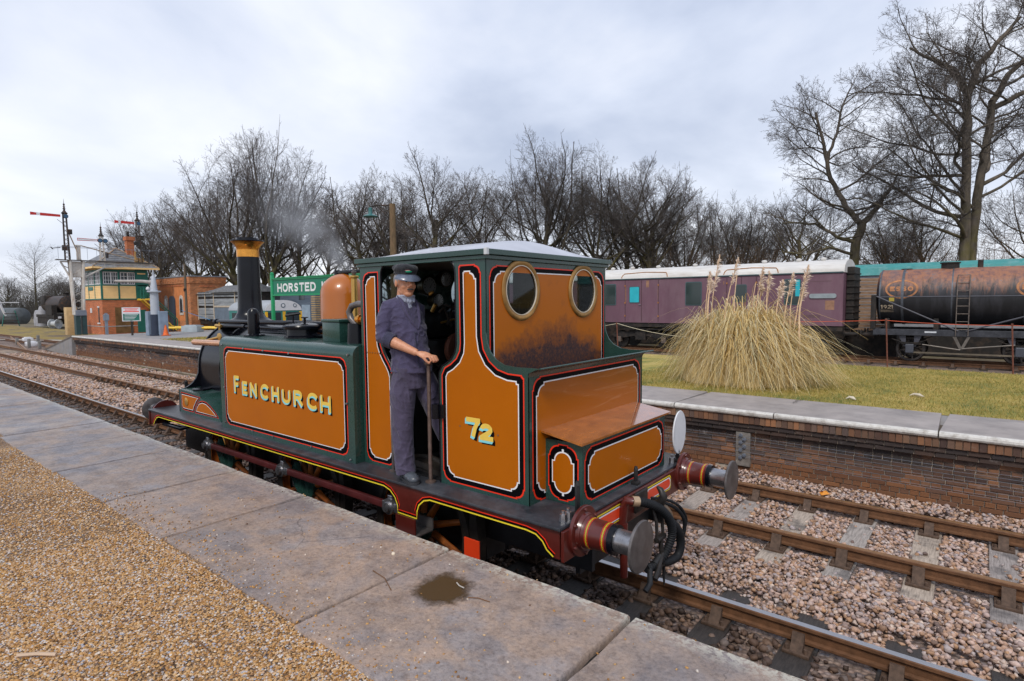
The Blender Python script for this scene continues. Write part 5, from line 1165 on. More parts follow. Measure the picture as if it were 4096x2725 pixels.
# ================================================================== maroon carriage
mar = M('faded_maroon', (.150, .072, .100), .5, 0, .16, .8, dirt=(.24, .16, .18), dirt_amt=.55, dscale=.7, stretch=(1, 1, .35), bump=.05, bscale=5)
croof = M('cream_roof', (.64, .62, .59), .6, 0, .10, 1.5, dirt=(.40, .34, .26), dirt_amt=.5, dscale=2, stretch=(.5, 2, 1))
rust_o = M('rust_streak', (.36, .15, .04), .8, 0, .4, 9); under = M('underframe_black', (.020, .017, .015), .7, .2, .5, 5, dirt=(.09, .055, .035), dirt_amt=.6); dk_trim = M('dark_teal_trim', (.05, .10, .11), .5)
cgl, _t, _p = newmat('carriage_glass'); _p.inputs['Base Color'].default_value = (.03, .045, .045, 1); _p.inputs['Roughness'].default_value = .08
cyan_blind = M('turquoise_blind', (.02, .42, .50), .5, 0, .1)
CA = thing('railway_carriage', 'faded maroon railway carriage with a cream roof behind the pampas grass', 'railway carriage', (-2.45, 25.2, 0))
x0, x1 = -19.5, 0.0
b = MB(); YW = 1.40
P = [(-YW, 1.40), (-YW, 3.62), (-YW+.03, 3.70)] ; P += [(YW-.03, 3.70), (YW, 3.62), (YW, 1.40)]
b.prism(P, lambda u, v, d: (d, u, v), x0, x1); b.build('body', mar, CA)
R = [(-YW-.04, 3.70), (-YW-.04, 3.74)] + [(-1.43*math.cos(math.radians(a)), 3.76+.55*math.sin(math.radians(a))) for a in range(0, 181, 9)] + [(YW+.04, 3.74), (YW+.04, 3.70)]
b = MB(); b.prism(R, lambda u, v, d: (d, u, v), x0-.05, x1+.03); b.build('roof', croof, CA, smooth=30)
b = MB(); b.box(x0, x1, -YW-.05, -YW-.04, 3.685, 3.73); b.build('roof_gutter', dk_trim, CA)
for xv in (-11.5, -10.3, -8.8, -6.8, -3.45, -1.95, -.95):
    b = MB(); b.lathe((xv, -.55, 4.26), (0, 0, 1), [(0, .08), (.04, .09), (.06, .12), (.12, .12), (.15, .05), (.16, 0)], 14); b.build('roof_ventilator', croof, CA, smooth=40)
for xa, xb in ((-10.5, -7.9), (-5.05, -2.6)):
    b = MB(); Q = lambda x, a: (x, -1.435*math.cos(math.radians(a))-.004, 3.765+.555*math.sin(math.radians(a))+.004)
    b.tube([Q(xa, 0), Q(xa+.04, 14), Q(xa+.12, 24), Q((xa+xb)/2, 30), Q(xb-.12, 24), Q(xb-.04, 14), Q(xb, 0)], .022, 6); b.build('rain_strip', rust_o, CA, smooth=60)
def cwin(xa, xb, za, zb, m, frame=.035):
    b = MB(); b.prism(fillet([(xa, za), (xb, za), (xb, zb), (xa, zb)], .07, 4), lambda u, v, d: (u, -YW-d, v), .0, .02); w_ = b.build('window', dk_trim, CA)
    b = MB(); b.prism(fillet([(xa+frame, za+frame), (xb-frame, za+frame), (xb-frame, zb-frame), (xa+frame, zb-frame)], .05, 4), lambda u, v, d: (u, -YW-d, v), .018, .024); b.build('pane', m, w_)
X = lambda x: x+2.45
cwin(X(-14.1), X(-13.3), 2.32, 3.47, cgl); cwin(X(-12.5), X(-11.9), 2.44, 3.31, cyan_blind); cwin(X(-9.4), X(-8.57), 2.30, 3.47, cgl); cwin(X(-6.95), X(-6.43), 2.45, 3.28, cgl); cwin(X(-4.79), X(-4.10), 2.31, 3.47, cgl)
b = MB(); b.box(X(-4.32), X(-4.14), -YW-.03, -YW-.025, 2.7, 3.42); b.build('blind', cyan_blind, CA)
for xa, xb, dz0 in ((-12.75, -10.85, 1.45), (-7.35, -6.0, 1.45), (-15.8, -14.4, 1.45)):
    for xx in (xa, (xa+xb)/2, xb):
        b = MB(); b.box(X(xx)-.012, X(xx)+.012, -YW-.008, -YW, dz0, 3.62); b.build('door_joint', M('door_gap', (.05, .02, .025), .7), CA)
    for xx in (xa, xb):
        for z_ in (3.35, 2.45, 1.75): b = MB(); b.box(X(xx)-.03, X(xx)+.03, -YW-.04, -YW, z_-.045, z_+.045, .01); b.build('hinge', rust_o, CA)
    b = MB(); b.box(X((xa+xb)/2)-.14, X((xa+xb)/2)-.03, -YW-.05, -YW-.02, 2.32, 2.36, .008); b.build('door_handle', steel, CA)
for xx, za, zb, w_ in ((-11.45, 3.25, 3.6, .16), (-12.72, 2.5, 3.3, .05), (-10.86, 2.6, 3.4, .04), (-7.5, 3.3, 3.45, .05), (-2.95, 2.1, 2.5, .35)):
    b = MB(); b.box(X(xx)-w_/2, X(xx)+w_/2, -YW-.004, -YW, za, zb); b.build('rust_patch', M('rust_stain', (.30, .16, .10), .8, 0, .3, 5), CA)
b = MB(); b.prism(fillet([(X(-3.75), 2.60), (X(-2.7), 2.60), (X(-2.7), 2.80), (X(-3.75), 2.80)], .09, 5), lambda u, v, d: (u, -YW-d, v), 0, .05); b.build('grab_recess', M('grey_recess', (.28, .32, .34), .5), CA, smooth=40)
b = MB(); b.box(X(-4.0), X(-2.9), -YW-.006, -YW, 3.33, 3.35); b.box(X(-4.0), X(-3.3), -YW-.006, -YW, 1.75, 1.88); b.build('worn_markings', M('dull_marking', (.13, .07, .08), .6), CA)
b = MB(); b.box(x0, x1, -YW+.05, YW-.05, 1.18, 1.40); b.build('solebar', under, CA)
b = MB(); b.box(0.01, .30, -.75, .75, 1.25, 3.95, .02)
for k in range(9): b.box(.02, .34, -.80, .80, 1.4+.28*k, 1.46+.28*k, .01)
b.build('gangway', under, CA)
def bogie(x, par):
    g = bpy.data.objects.new('bogie', None); COL.objects.link(g); g.parent = par; g.location = (x, 0, 0)
    b = MB()
    for s_ in (-1, 1): b.prism([(-1.75, .72), (-1.3, .88), (1.3, .88), (1.75, .72), (1.6, .60), (1.0, .56), (.5, .66), (-.5, .66), (-1.0, .56), (-1.6, .60)], lambda u, v, d: (u, d, v), s_*1.0-.05, s_*1.0+.05); b.box(-.3, .3, s_*1.0-.12, s_*1.0+.12, .45, 1.0, .03)
    b.box(-.3, .3, -1, 1, .6, 1.1); b.build('bogie_frame', under, g)
    for wx in (-1.3, 1.3):
        for s_ in (-1, 1):
            b = MB(); b.lathe((wx, s_*.75, .46), (0, s_, 0), [(-.07, .49), (-.03, .47), (.06, .455), (.06, .40), (.02, .38), (.02, .12), (.05, .10), (.05, 0)], 30); b.build('wheel', grime, g, smooth=35)
            b = MB(); b.box(wx-.13, wx+.13, s_*1.0-.10, s_*1.0+.12, .32, .62, .03); b.build('axlebox', M('axlebox_iron', (.13, .10, .08), .7, .2, .3, 9), g)
bogie(X(-12.0), CA); bogie(X(-18), CA) if False else None
bogie(X(-4.9), CA)
b = MB(); b.box(X(-10.2), X(-8.2), -.9, .9, .55, 1.15, .03); b.tube([(X(-9.9), -1.2, 1.18), (X(-9), -1.2, .7), (X(-8), -1.2, .7), (X(-7), -1.2, 1.18)], .03, 6); b.box(X(-12.9), X(-5.0), -1.25, -1.2, 1.02, 1.10); b.build('underframe_gear', under, CA)
for s_ in (-.87, .87):
    b = MB(); b.lathe((0, s_, 1.05), (1, 0, 0), [(0, .16), (.03, .16), (.04, .10), (.35, .09), (.50, .07), (.52, .2), (.55, .2)], 20); b.build('buffer', under, CA, smooth=40)

# ================================================================== tank wagon
TW = thing('tank_wagon', 'rusty black oil tank wagon marked with oval ESSO signs and 1921', 'tank wagon', (-1.25, 25.2, 0))
def tankm():
    m, t, p = newmat('rusty_tank')
    g = t.nodes.new('ShaderNodeNewGeometry'); sp = t.nodes.new('ShaderNodeSeparateXYZ'); t.links.new(g.outputs['Position'], sp.inputs[0])
    z = t.nodes.new('ShaderNodeMapRange'); z.inputs['From Min'].default_value = 2.62; z.inputs['From Max'].default_value = 3.5; z.inputs['To Min'].default_value = -.10; z.inputs['To Max'].default_value = .30; t.links.new(sp.outputs['Z'], z.inputs['Value'])
    st = noise(t, 3.4, 9, .75, stretch=(1.6, .3, .35), dist=.5); a = t.nodes.new('ShaderNodeMath'); a.operation = 'ADD'; t.links.new(st, a.inputs[0]); t.links.new(z.outputs[0], a.inputs[1])
    gt_ = t.nodes.new('ShaderNodeMath'); gt_.operation = 'GREATER_THAN'; gt_.inputs[1].default_value = 2.60; t.links.new(sp.outputs['Z'], gt_.inputs[0])
    f = mix(t, 1, ramp(t, a.outputs[0], [(.46, (0, 0, 0)), (.72, (.9, .9, .9))]), gt_.outputs[0], 'MULTIPLY')
    rc = ramp(t, noise(t, 5, 8, .7, stretch=(1, 1, .5)), [(.3, (.08, .05, .05)), (.45, (.24, .11, .08)), (.56, (.36, .15, .07)), (.66, (.20, .15, .16)), (.78, (.42, .17, .06))])
    c = mix(t, f, (.017, .017, .020), rc); st2 = noise(t, 2.2, 5, .6, stretch=(1, .3, .2)); c = mix(t, ramp(t, st2, [(.5, (0, 0, 0)), (.7, (.35, .35, .35))]), c, (.10, .10, .12))
    t.links.new(c, p.inputs['Base Color']); p.inputs['Roughness'].default_value = .5; return m
b = MB(); TZ, TR = 2.63, 1.14
b.lathe((-.10, 0, TZ), (1, 0, 0), [(0, .0), (.02, .7), (.08, 1.05), (.16, TR), (2.0, TR+.0), (6.9, TR), (7.0, 1.05), (7.06, .7), (7.08, 0)], 64, closed=True); b.build('tank_barrel', tankm(), TW, smooth=40)
b = MB()
band_m = M('band_steel', (.10, .11, .13), .5, .4, .3, 6)
for k, w_ in ((.82, .09), (0.06, .05), (2.45, .05), (4.6, .05), (6.9, .05)): b = MB(); b.lathe((k, 0, TZ), (1, 0, 0), [(0, TR+.008+(w_-.05)*.3), (w_, TR+.008+(w_-.05)*.3)], 64); b.build('tank_band', band_m, TW, smooth=40)
b = MB(); b.box(0, 6.9, -TR-.02, -TR+.03, 2.615, 2.65); b.build('side_rail', M('rail_grey', (.12, .12, .14), .5, .3), TW)
b = MB(); b.cyl((2.35, 0, 3.70), (2.35, 0, 3.95), .30, .30, 24); b.cyl((2.35, 0, 3.95), (2.35, 0, 4.0), .34, .34, 24); b.build('dome_cover', under, TW, smooth=40)
b = MB(); b.cyl((3.3, 0, 3.7), (3.3, 0, 4.05), .09, .09, 12); b.build('vent_pipe', under, TW, smooth=40)
b = MB(); b.cyl((.9+.0, 0, 3.72), (.9, 0, 3.80), .20, .20, 16); b.build('valve_cap', under, TW, smooth=40)
b = MB(); b.box(-.10, 7.1, -1.22, -1.10, 1.07, 1.32, .01); b.box(-.10, 7.1, 1.10, 1.22, 1.07, 1.32, .01); b.box(-.1, .05, -1.2, 1.2, 1.05, 1.32); b.box(6.95, 7.1, -1.2, 1.2, 1.05, 1.32)
b.box(0, 7, -1.1, 1.1, 1.1, 1.2); b.build('underframe', M('underframe_grey', (.035, .037, .045), .55, .2, .4, 3, dirt=(.13, .13, .15), dirt_amt=.5), TW)
for k in (.35, 2.0, 4.8, 6.5): b = MB(); b.box(k-.08, k+.08, -.9, .9, 1.32, 1.75); b.build('saddle', under, TW)
b = MB()
b.tube([(-.02, -1.24, 2.66), (2.72, -1.24, 1.28)], .032, 6); b.build('stay_rod', M('stay_grey', (.07, .07, .085), .6, .2), TW)
b = MB(); b.tube([(6.9, -1.24, 2.66), (2.95, -1.24, 1.28)], .032, 6); b.build('stay_rod', M('stay_grey', (.07, .07, .085), .6, .2), TW)
b = MB(); b.box(-.20, -.02, -1.25, -1.0, 1.3, 2.72, .02); b.build('end_post', under, TW)
b = MB()
for xx in (2.64, 3.02): b.tube([(xx, -1.27, 1.1), (xx, -1.27, 2.7), (xx, -1.12, 3.25), (xx, -.9, 3.45)], .018, 6)
for k in range(8): 
    z_ = 1.35+.30*k; yy = -1.27 if z_ < 2.75 else -1.27+(z_-2.7)*.45
    b.tube([(2.64, yy, z_), (3.02, yy, z_)], .013, 5)
b.build('ladder', M('ladder_steel', (.16, .13, .11), .5, .4, .4, 8), TW)
for wx in (1.18, 4.55):
    for s_ in (-1, 1):
        b = MB(); b.lathe((wx, s_*.75, .5), (0, s_, 0), [(-.07, .52), (-.03, .50), (.06, .485), (.06, .41), (-.02, .41)], 36, closed=True)
        for k in range(8): a = k*PI/4+.2; b.tube([(wx+.1*math.cos(a), s_*.76, .5+.1*math.sin(a)), (wx+.43*math.cos(a), s_*.76, .5+.43*math.sin(a))], .03, 5)
        b.cyl((wx, s_*.70, .5), (wx, s_*.85, .5), .11, .09, 14); b.build('wheel', M('wheel_dark', (.045, .038, .035), .6, .3, .4, 7), TW, smooth=35)
        b = MB(); b.box(wx-.14, wx+.14, s_*1.15-.1, s_*1.15+.1, .36, .72, .03); b.build('axlebox', M('axlebox_blue_grey', (.06, .065, .08), .5), TW)
        b = MB()
        for k in range(5): b.tube([(wx-.62+.09*k, s_*1.16, .92-.028*k), (wx-.3, s_*1.16, .80-.02*k), (wx, s_*1.16, .77-.018*k), (wx+.3, s_*1.16, .80-.02*k), (wx+.62-.09*k, s_*1.16, .92-.028*k)], .016, 4)
        b.build('leaf_spring', under, TW)
        b = MB(); b.prism([(wx-.40, 1.07), (wx-.20, .62), (wx-.14, .62), (wx-.14, 1.07)], lambda u, v, d: (u, d, v), s_*1.10-.01, s_*1.10+.01); b.prism([(wx+.40, 1.07), (wx+.20, .62), (wx+.14, .62), (wx+.14, 1.07)], lambda u, v, d: (u, d, v), s_*1.10-.01, s_*1.10+.01); b.build('axle_guard', M('guard_grey', (.07, .07, .085), .5, .3), TW)
b = MB(); b.box(1.3, 4.6, -1.17, -1.12, .36, .42); b.build('tie_bar', M('tie_bar_steel', (.17, .14, .10), .5, .4, .3), TW)
b = MB(); b.prism([(2.55, 1.07), (2.78, .55), (2.88, .55), (3.1, 1.07), (3.0, 1.07), (2.83, .66), (2.66, 1.07)], lambda u, v, d: (u, d, v), -1.20, -1.17); b.tube([(1.6, -1.2, .72), (2.8, -1.2, .55)], .025, 6); b.tube([(2.85, -1.22, .60), (4.4, -1.22, .80)], .028, 6); b.build('brake_lever', M('lever_steel', (.16, .14, .12), .5, .4, .3), TW)
b = MB(); b.box(1.66, 2.04, -1.2265, -1.2225, 1.19, 1.25); b.box(5.9, 6.2, -1.2265, -1.2225, 1.19, 1.25); b.build('frame_marking', M('white_marking', (.6, .62, .65), .6), TW)
for s_ in (-.87, .87):
    b = MB(); b.lathe((-.1, s_, 1.05), (-1, 0, 0), [(0, .16), (.03, .16), (.04, .11), (.3, .09), (.42, .07), (.44, .2), (.47, .2)], 20); b.build('buffer', under, TW, smooth=40)
# ESSO ovals wrap round the barrel: (u along x, v as arc height)
def on_barrel(u, v, d):
    a = (v-TZ)/TR; a = max(-1.45, min(1.45, a)); return (u, -(TR+.004+d)*math.cos(a), TZ+(TR+.004+d)*math.sin(a))
esso_m = M('faded_orange_paint', (.42, .17, .06), .6, 0, .35, 6, dirt=(.06, .04, .04), dirt_amt=.55, dscale=5); fade_w = M('faded_cream_paint', (.50, .40, .28), .6, 0, .3, 6)
def esso(cx):
    b = MB(); n = 40
    for i in range(n):
        a0, a1 = 2*PI*i/n, 2*PI*(i+1)/n; q = [(cx+.56*math.cos(a), 2.96+.40*math.sin(a)) for a in (a0, a1)]+[(cx+.49*math.cos(a), 2.96+.335*math.sin(a)) for a in (a1, a0)]; b.sheet(q, on_barrel, 0)
    ov = b.build('oval_sign', esso_m, TW)
    for it_ in [('E', cx-.40, 2.86, .17, .20, .055), ('S', cx-.20, 2.86, .17, .20, .05), ('S', cx+.01, 2.86, .17, .20, .05), ('O', cx+.21, 2.86, .19, .20, .05)]: b = MB(); draw_text(b, [it_], on_barrel, .001); b.build('letter', esso_m, ov)
esso(.83); esso(4.92)
b = MB(); draw_text(b, [('1', .14, 2.13, .07, .17, .035), ('9', .23, 2.13, .12, .17, .033), ('2', .37, 2.13, .12, .17, .033), ('1', .50, 2.13, .07, .17, .035)], on_barrel, .001); b.build('number', fade_w, TW)
b = MB()
for k, (x_, w_, z_) in enumerate([(.12, .46, 2.06), (.12, .46, 1.98), (.12, .35, 2.02)]): b.sheet([(x_, z_), (x_+w_, z_), (x_+w_, z_+.014), (x_, z_+.014)], on_barrel, .0)
b.build('small_lettering', fade_w, TW)
b = MB(); b.sheet([(.42, 2.45), (.60, 2.45), (.60, 2.60), (.42, 2.60)], on_barrel, .001); b.build('yellow_plate', M('worn_yellow', (.45, .34, .05), .6), TW)
# grey and turquoise covered stock seen beyond the yard line
GS = thing('railway_van', 'long van with a turquoise roof standing beyond the tank wagon', 'railway van', (-26, 31, -.12))
b = MB(); b.box(0, 44, -1, 1.4, 1.2, 3.85); b.build('body', M('pale_grey_side', (.28, .29, .31), .6, 0, .15), GS)
b = MB(); b.prism([(-1.1, 3.84), (-1.02, 4.12)]+[(-1.0+.2*k, 4.2+.25*math.sin(PI*k/12)) for k in range(0, 13)]+[(1.45, 3.84)], lambda u, v, d: (d, u, v), -.1, 44.1); b.build('roof', M('turquoise_roof', (.05, .27, .26), .55, 0, .12, 1.2, dirt=(.30, .42, .42), dirt_amt=.5), GS)
b = MB(); b.box(0, 44, -.9, 1.3, -.1, 1.19); b.build('underframe', under, GS)
LG = thing('timber_stack', 'stack of weathered sleepers between the carriage and the tank wagon', 'timber stack', (-2.0, 27.6, 0))
tb0 = None
for k in range(17):
    m = MB(); m.box(-.9, .75, -.12, .12, 0, .13, .01) if tb0 is None else None
    if tb0 is None: tb0 = m.build('timber', M('weathered_timber', (.30, .19, .12), .9, 0, .4, 4, stretch=(1, 8, 8)), LG); tb0.location = (.2, 0, .9)
    else: inst(tb0, (.2+random.uniform(-.08, .08), random.uniform(-.03, .03), .9+.155*k), LG, random.uniform(-.02, .02))
b = MB(); b.box(-.9, 1.2, -.5, .5, -.2, .9); b.build('bearer', under, LG)
# ================================================================== signal box
brick_o = M('orange_brick', (.40, .125, .045), .85, 0, .25, 6, dirt=(.22, .09, .05), dirt_amt=.6, dscale=1.2, bump=.3, bscale=30)
def brickwork(name, col, sc=1.0, mort=(.35, .28, .2)):
    m, t, p = newmat(name); g = t.nodes.new('ShaderNodeNewGeometry'); sp = t.nodes.new('ShaderNodeSeparateXYZ'); t.links.new(g.outputs['Position'], sp.inputs[0])
    s_ = t.nodes.new('ShaderNodeMath'); s_.operation = 'ADD'; t.links.new(sp.outputs['X'], s_.inputs[0]); t.links.new(sp.outputs['Y'], s_.inputs[1])
    cb = t.nodes.new('ShaderNodeCombineXYZ'); t.links.new(s_.outputs[0], cb.inputs[0]); t.links.new(sp.outputs['Z'], cb.inputs[1])
    bt = t.nodes.new('ShaderNodeTexBrick'); bt.inputs['Scale'].default_value = 1; bt.inputs['Brick Width'].default_value = .225; bt.inputs['Row Height'].default_value = .075; bt.inputs['Mortar Size'].default_value = .006
    bt.inputs['Color1'].default_value = (*scale_c(col, .8), 1); bt.inputs['Color2'].default_value = (*scale_c(col, 1.25), 1); bt.inputs['Mortar'].default_value = (*mort, 1); t.links.new(cb.outputs[0], bt.inputs['Vector'])
    c = mix(t, .7, bt.outputs['Color'], ramp(t, noise(t, .9, 7, .7), [(.3, (.55, .5, .48)), (.55, (1, 1, 1)), (.75, (1.25, 1.1, 1))]), 'MULTIPLY'); t.links.new(c, p.inputs['Base Color']); p.inputs['Roughness'].default_value = .85; return m
bw1 = brickwork('signal_box_brick', (.50, .13, .04)); bw2 = brickwork('building_brick', (.52, .18, .06))
sb_green = M('signal_box_green', (.012, .14, .105), .45, 0, .15); cream = M('cream_board', (.90, .60, .26), .6, 0, .08, 2); slate = M('slate', (.15, .155, .165), .6, 0, .3, 3, dirt=(.26, .24, .21), dirt_amt=.6, dscale=1.5, bump=.3, bscale=8)
white_p = M('white_paint', (.66, .66, .68), .5, 0, .08); win_dk, _t, _p = newmat('dark_window'); _p.inputs['Base Color'].default_value = (.035, .045, .055, 1); _p.inputs['Roughness'].default_value = .1
sbx0, sby0 = -59.1, 12.95
SBX = thing('signal_box', 'railway signal box with brick base, cream boarding and green framed windows', 'signal box', (sbx0, sby0, 0))
b = MB(); b.box(-5.2, 0, 0, 3.72, -.2, 3.05); b.build('brick_base', bw1, SBX)
b = MB(); b.box(-5.2, .02, -.02, 2.75, .60, .68); b.build('plinth_band', M('grey_stone', (.35, .33, .32), .8), SBX)
b = MB(); b.box(-5.25, .05, -.05, 3.75, 3.05, 3.16); b.box(-5.22, .04, -.04, 3.74, 4.32, 4.42); b.box(-5.22, .04, -.04, 3.74, 5.62, 5.78)
for x_, y_ in ((0, 0), (0, 1.33), (0, 2.75), (0, 3.68), (-1.72, 0), (-3.45, 0), (-5.16, 0)): b.box(x_-.09, x_+.045, y_-.045, y_+.09, 3.16, 5.62)
b.box(-.02, .04, 2.8, 3.7, 3.16, 5.62); b.build('green_framing', sb_green, SBX)
for k in range(8):
    z_ = 3.16+.145*k
    b = MB(); b.add([(.034, .05, z_), (.034, 2.75, z_), (.006, 2.75, z_+.145), (.006, .05, z_+.145), (.006, .05, z_), (.006, 2.75, z_)], [(0, 1, 2, 3), (0, 4, 5, 1)]); b.build('weatherboard', cream, SBX)
    b = MB(); b.add([(-5.1, -.034, z_), (-.09, -.034, z_), (-.09, -.006, z_+.145), (-5.1, -.006, z_+.145), (-5.1, -.006, z_), (-.09, -.006, z_)], [(0, 1, 2, 3), (0, 4, 5, 1)]); b.build('weatherboard', cream, SBX)
b = MB(); b.box(-5.18, -.02, .02, 3.7, 3.16, 5.9); b.build('inner_wall', win_dk, SBX)
b = MB(); b.box(.0, .03, .06, 2.72, 5.78, 5.98); b.box(-5.1, -.06, -.03, 0, 5.78, 5.98); b.box(.042, .05, 2.88, 3.55, 5.40, 5.52); b.build('cream_fascia', cream, SBX)
def sash(face, a, z0, w_, h, nx, nz):
    f = lambda u, v, d: ((d, u, v) if face == 'x' else (u, -d, v))
    g = MB(); g.prism([(a, z0), (a+w_, z0), (a+w_, z0+h), (a, z0+h)], f, -.008, 0.0); w = g.build('window', win_dk, SBX)
    g = MB(); t_ = .055
    for (u0, u1, v0, v1) in [(a, a+w_, z0, z0+t_*1.4), (a, a+w_, z0+h-t_, z0+h), (a, a+t_, z0+t_*1.4, z0+h-t_), (a+w_-t_, a+w_, z0+t_*1.4, z0+h-t_)] : g.prism([(u0, v0), (u1, v0), (u1, v1), (u0, v1)], f, .0, .035)
    for i in range(1, nx): u = a+w_*i/nx; g.prism([(u-.018, z0+t_), (u+.018, z0+t_), (u+.018, z0+h-t_), (u-.018, z0+h-t_)], f, .0, .025)
    for i in range(1, nz): v = z0+h*i/nz; g.prism([(a+t_, v-.018), (a+w_-t_, v-.018), (a+w_-t_, v+.018), (a+t_, v+.018)], f, .002, .027)
    g.build('glazing_bars', white_p, w)
sash('x', .16, 4.44, .60, 1.12, 3, 3); sash('x', .76, 4.44, .56, 1.12, 3, 3); sash('x', 1.50, 4.44, .60, 1.12, 2, 3); sash('x', 2.10, 4.44, .56, 1.12, 3, 3)
for k in range(6): sash('y', -4.98+.81*k, 4.44, .76, 1.12, 3, 3)
b = MB(); E0 = 5.98; b.add([(.75, -.75, E0), (.75, 4.5, E0), (-6, 4.5, E0), (-6, -.75, E0), (-1.9, 1.87, 7.85), (-3.4, 1.87, 7.85)], [(0, 1, 4), (1, 2, 5, 4), (2, 3, 5), (3, 0, 4, 5), (0, 1, 2, 3)]); rf = b.build('roof', slate, SBX)
for k in range(1, 9):
    f = k/9; b = MB(); x_ = .75+(-1.9-.75)*f; y0_ = -.75+(1.87+.75)*f; y1_ = 4.5+(1.87-4.5)*f; z_ = E0+(7.85-E0)*f; b.box(x_-.02, x_+.03, y0_, y1_, z_-.005, z_+.02); b.build('slate_course', slate, rf)
b = MB(); b.tube([(.75, -.75, E0+.03), (-1.9, 1.87, 7.88)], .05, 6); b.tube([(.75, 4.5, E0+.03), (-1.9, 1.87, 7.88)], .05, 6); b.tube([(-1.9, 1.87, 7.88), (-3.4, 1.87, 7.88)], .05, 6); b.build('ridge_tiles', M('ridge_tile', (.33, .22, .13), .8), rf)
b = MB(); b.box(.74, .80, -.78, 4.53, E0-.16, E0); b.box(-6, .8, -.81, -.75, E0-.16, E0); b.build('fascia', cream, rf)
b = MB(); b.box(-1.6, -1.0, 2.5, 3.1, 6.2, 8.6); b.box(-1.68, -.92, 2.42, 3.18, 8.6, 8.95); b.build('chimney_stack', bw1, SBX)
b = MB(); b.cyl((-1.3, 2.7, 8.95), (-1.3, 2.7, 9.45), .13, .11, 12); b.build('chimney_pot', under, SBX)
b = MB(); b.box(-1.2, -.9, -.02, .02, .98, 2.35); b.build('window', win_dk, SBX)
b = MB(); b.box(-1.35, -.75, -.09, .02, .86, .98); b.box(-1.3, -.8, -.05, .02, 2.35, 2.47); b.build('sill', white_p, SBX)
b = MB(); b.box(-3.35, -2.9, -.06, 0, 1.85, 2.3, .02); b.build('lamp', white_p, SBX)
b = MB(); b.box(-3.6, -2.2, -.06, -.035, 3.92, 4.24); b.build('name_board', sb_green, SBX)
b = MB(); b.box(0, .03, 2.72, 3.45, .0, 2.1); b.build('door', sb_green, SBX)
b = MB(); b.box(0.0, .012, .95, 2.4, .0, 2.35); b.build('dark_patch', M('brown_patch', (.16, .085, .03), .9, 0, .4, 2), SBX)  # plain darker brown rectangle on the brick base
yl = M('yellow_rail', (.80, .52, .06), .5); 
b = MB()
for x_ in (.5, 1.25): b.tube([(x_, 2.85, 3.05), (x_, 5.6, .1)], .06, 6)
b.tube([(.4, 2.7, 3.1), (.4, 3.8, 3.1)], .05, 6); b.box(.2, 1.3, 2.7, 3.75, 2.98, 3.08); b.build('stair_string', yl, SBX)
b = MB()
for x_ in (.5, 1.25): b.tube([(x_, 2.95, 4.15), (x_, 5.7, 1.15)], .05, 6); b.tube([(x_, 5.7, 1.15), (x_, 5.7, .1)], .05, 6); b.tube([(x_, 2.95, 4.15), (x_, 2.95, 3.1)], .05, 6)
b.build('stair_handrail', sb_green, SBX)
for k in range(11): b = MB(); b.box(.5, 1.25, 2.95+.245*k, 3.17+.245*k, 2.86-.262*k, 2.90-.262*k); b.build('stair_tread', yl, SBX)
b = MB(); b.box(.05, .09, 2.75, 3.6, 3.1, 4.0); b.build('porch_panel', sb_green, SBX)

# ================================================================== bracket signal
rust_white = M('flaking_white_paint', (.58, .55, .50), .7, 0, .12, 3, dirt=(.30, .14, .05), dirt_amt=.8, dscale=2.2)
iron_dk = M('dark_iron', (.035, .03, .028), .6, .3, .5, 9, dirt=(.20, .08, .03), dirt_amt=.6, dscale=4)
sig_red = M('signal_red', (.55, .025, .02), .45, 0, .12); sig_wh = M('signal_white', (.72, .74, .76), .5); spec_b, _t, _p = newmat('spectacle_glass'); _p.inputs['Base Color'].default_value = (.02, .08, .16, 1); _p.inputs['Roughness'].default_value = .1
BS = thing('bracket_signal', 'white lattice bracket signal gantry carrying three dolls above the far platform', 'railway signal', (-38.8, 6.1, .89))
# local axes: u along +Y from 6.1, v above platform
G = lambda y, z, x=0: (x, y-6.1, z-.89)
b = MB()
for y0, y1 in ((5.87, 5.78), (6.30, 6.42)): b.tube([G(y0, 2.05, -.13), G(y1, 5.2, -.13)], .07, 6); b.tube([G(y0, 2.05, .13), G(y1, 5.2, .13)], .07, 6)
for k in range(7): z_ = 2.3+.42*k; b.tube([G(5.86, z_, .13), G(6.34, z_+.3, .13)], .010, 4); b.tube([G(6.34, z_, -.13), G(5.86, z_+.3, -.13)], .010, 4)
b.build('lattice_post', rust_white, BS)
b = MB(); b.box(-.24, .24, -.23, .31, 1.1, 1.42, .02); b.build('base_box', M('grey_cast', (.20, .22, .26), .5, .2), BS)
b = MB(); b.box(-.2, .2, -.23, .0, -.02, 1.1, .01); b.box(-.2, .2, .10, .31, -.02, 1.1, .01); b.build('plinth', M('dark_green_plinth', (.02, .05, .05), .5), BS)
b = MB(); b.box(-.05, .05, -.30, .38, 3.38, 4.24); b.build('collar_plate', rust_white, BS)
b = MB(); b.box(-.22, .22, -.95, 4.2, 4.29, 4.33); b.build('walkway', M('dark_decking', (.08, .065, .055), .8), BS)
b = MB()
b.tube([G(5.35, 5.12), G(5.75, 4.26)], .05, 6); b.tube([G(6.5, 4.26), G(7.5, 4.85), G(10.1, 5.06)], .05, 6); b.tube([G(5.35, 5.1), G(10.2, 5.12)], .045, 6); b.tube([G(5.73, 4.28), G(6.5, 4.28)], .07, 6)
for y0, z0, y1, z1 in ((6.6, 5.1, 7.5, 4.84), (7.5, 5.12, 7.5, 4.84), (7.5, 5.12, 8.5, 4.93), (8.5, 5.12, 8.5, 4.94), (8.5, 5.12, 9.5, 5.0), (9.4, 5.12, 9.4, 5.0), (5.4, 4.9, 5.8, 4.7), (8.0, 5.12, 8.0, 4.9)): b.tube([G(y0, z0), G(y1, z1)], .028, 5)
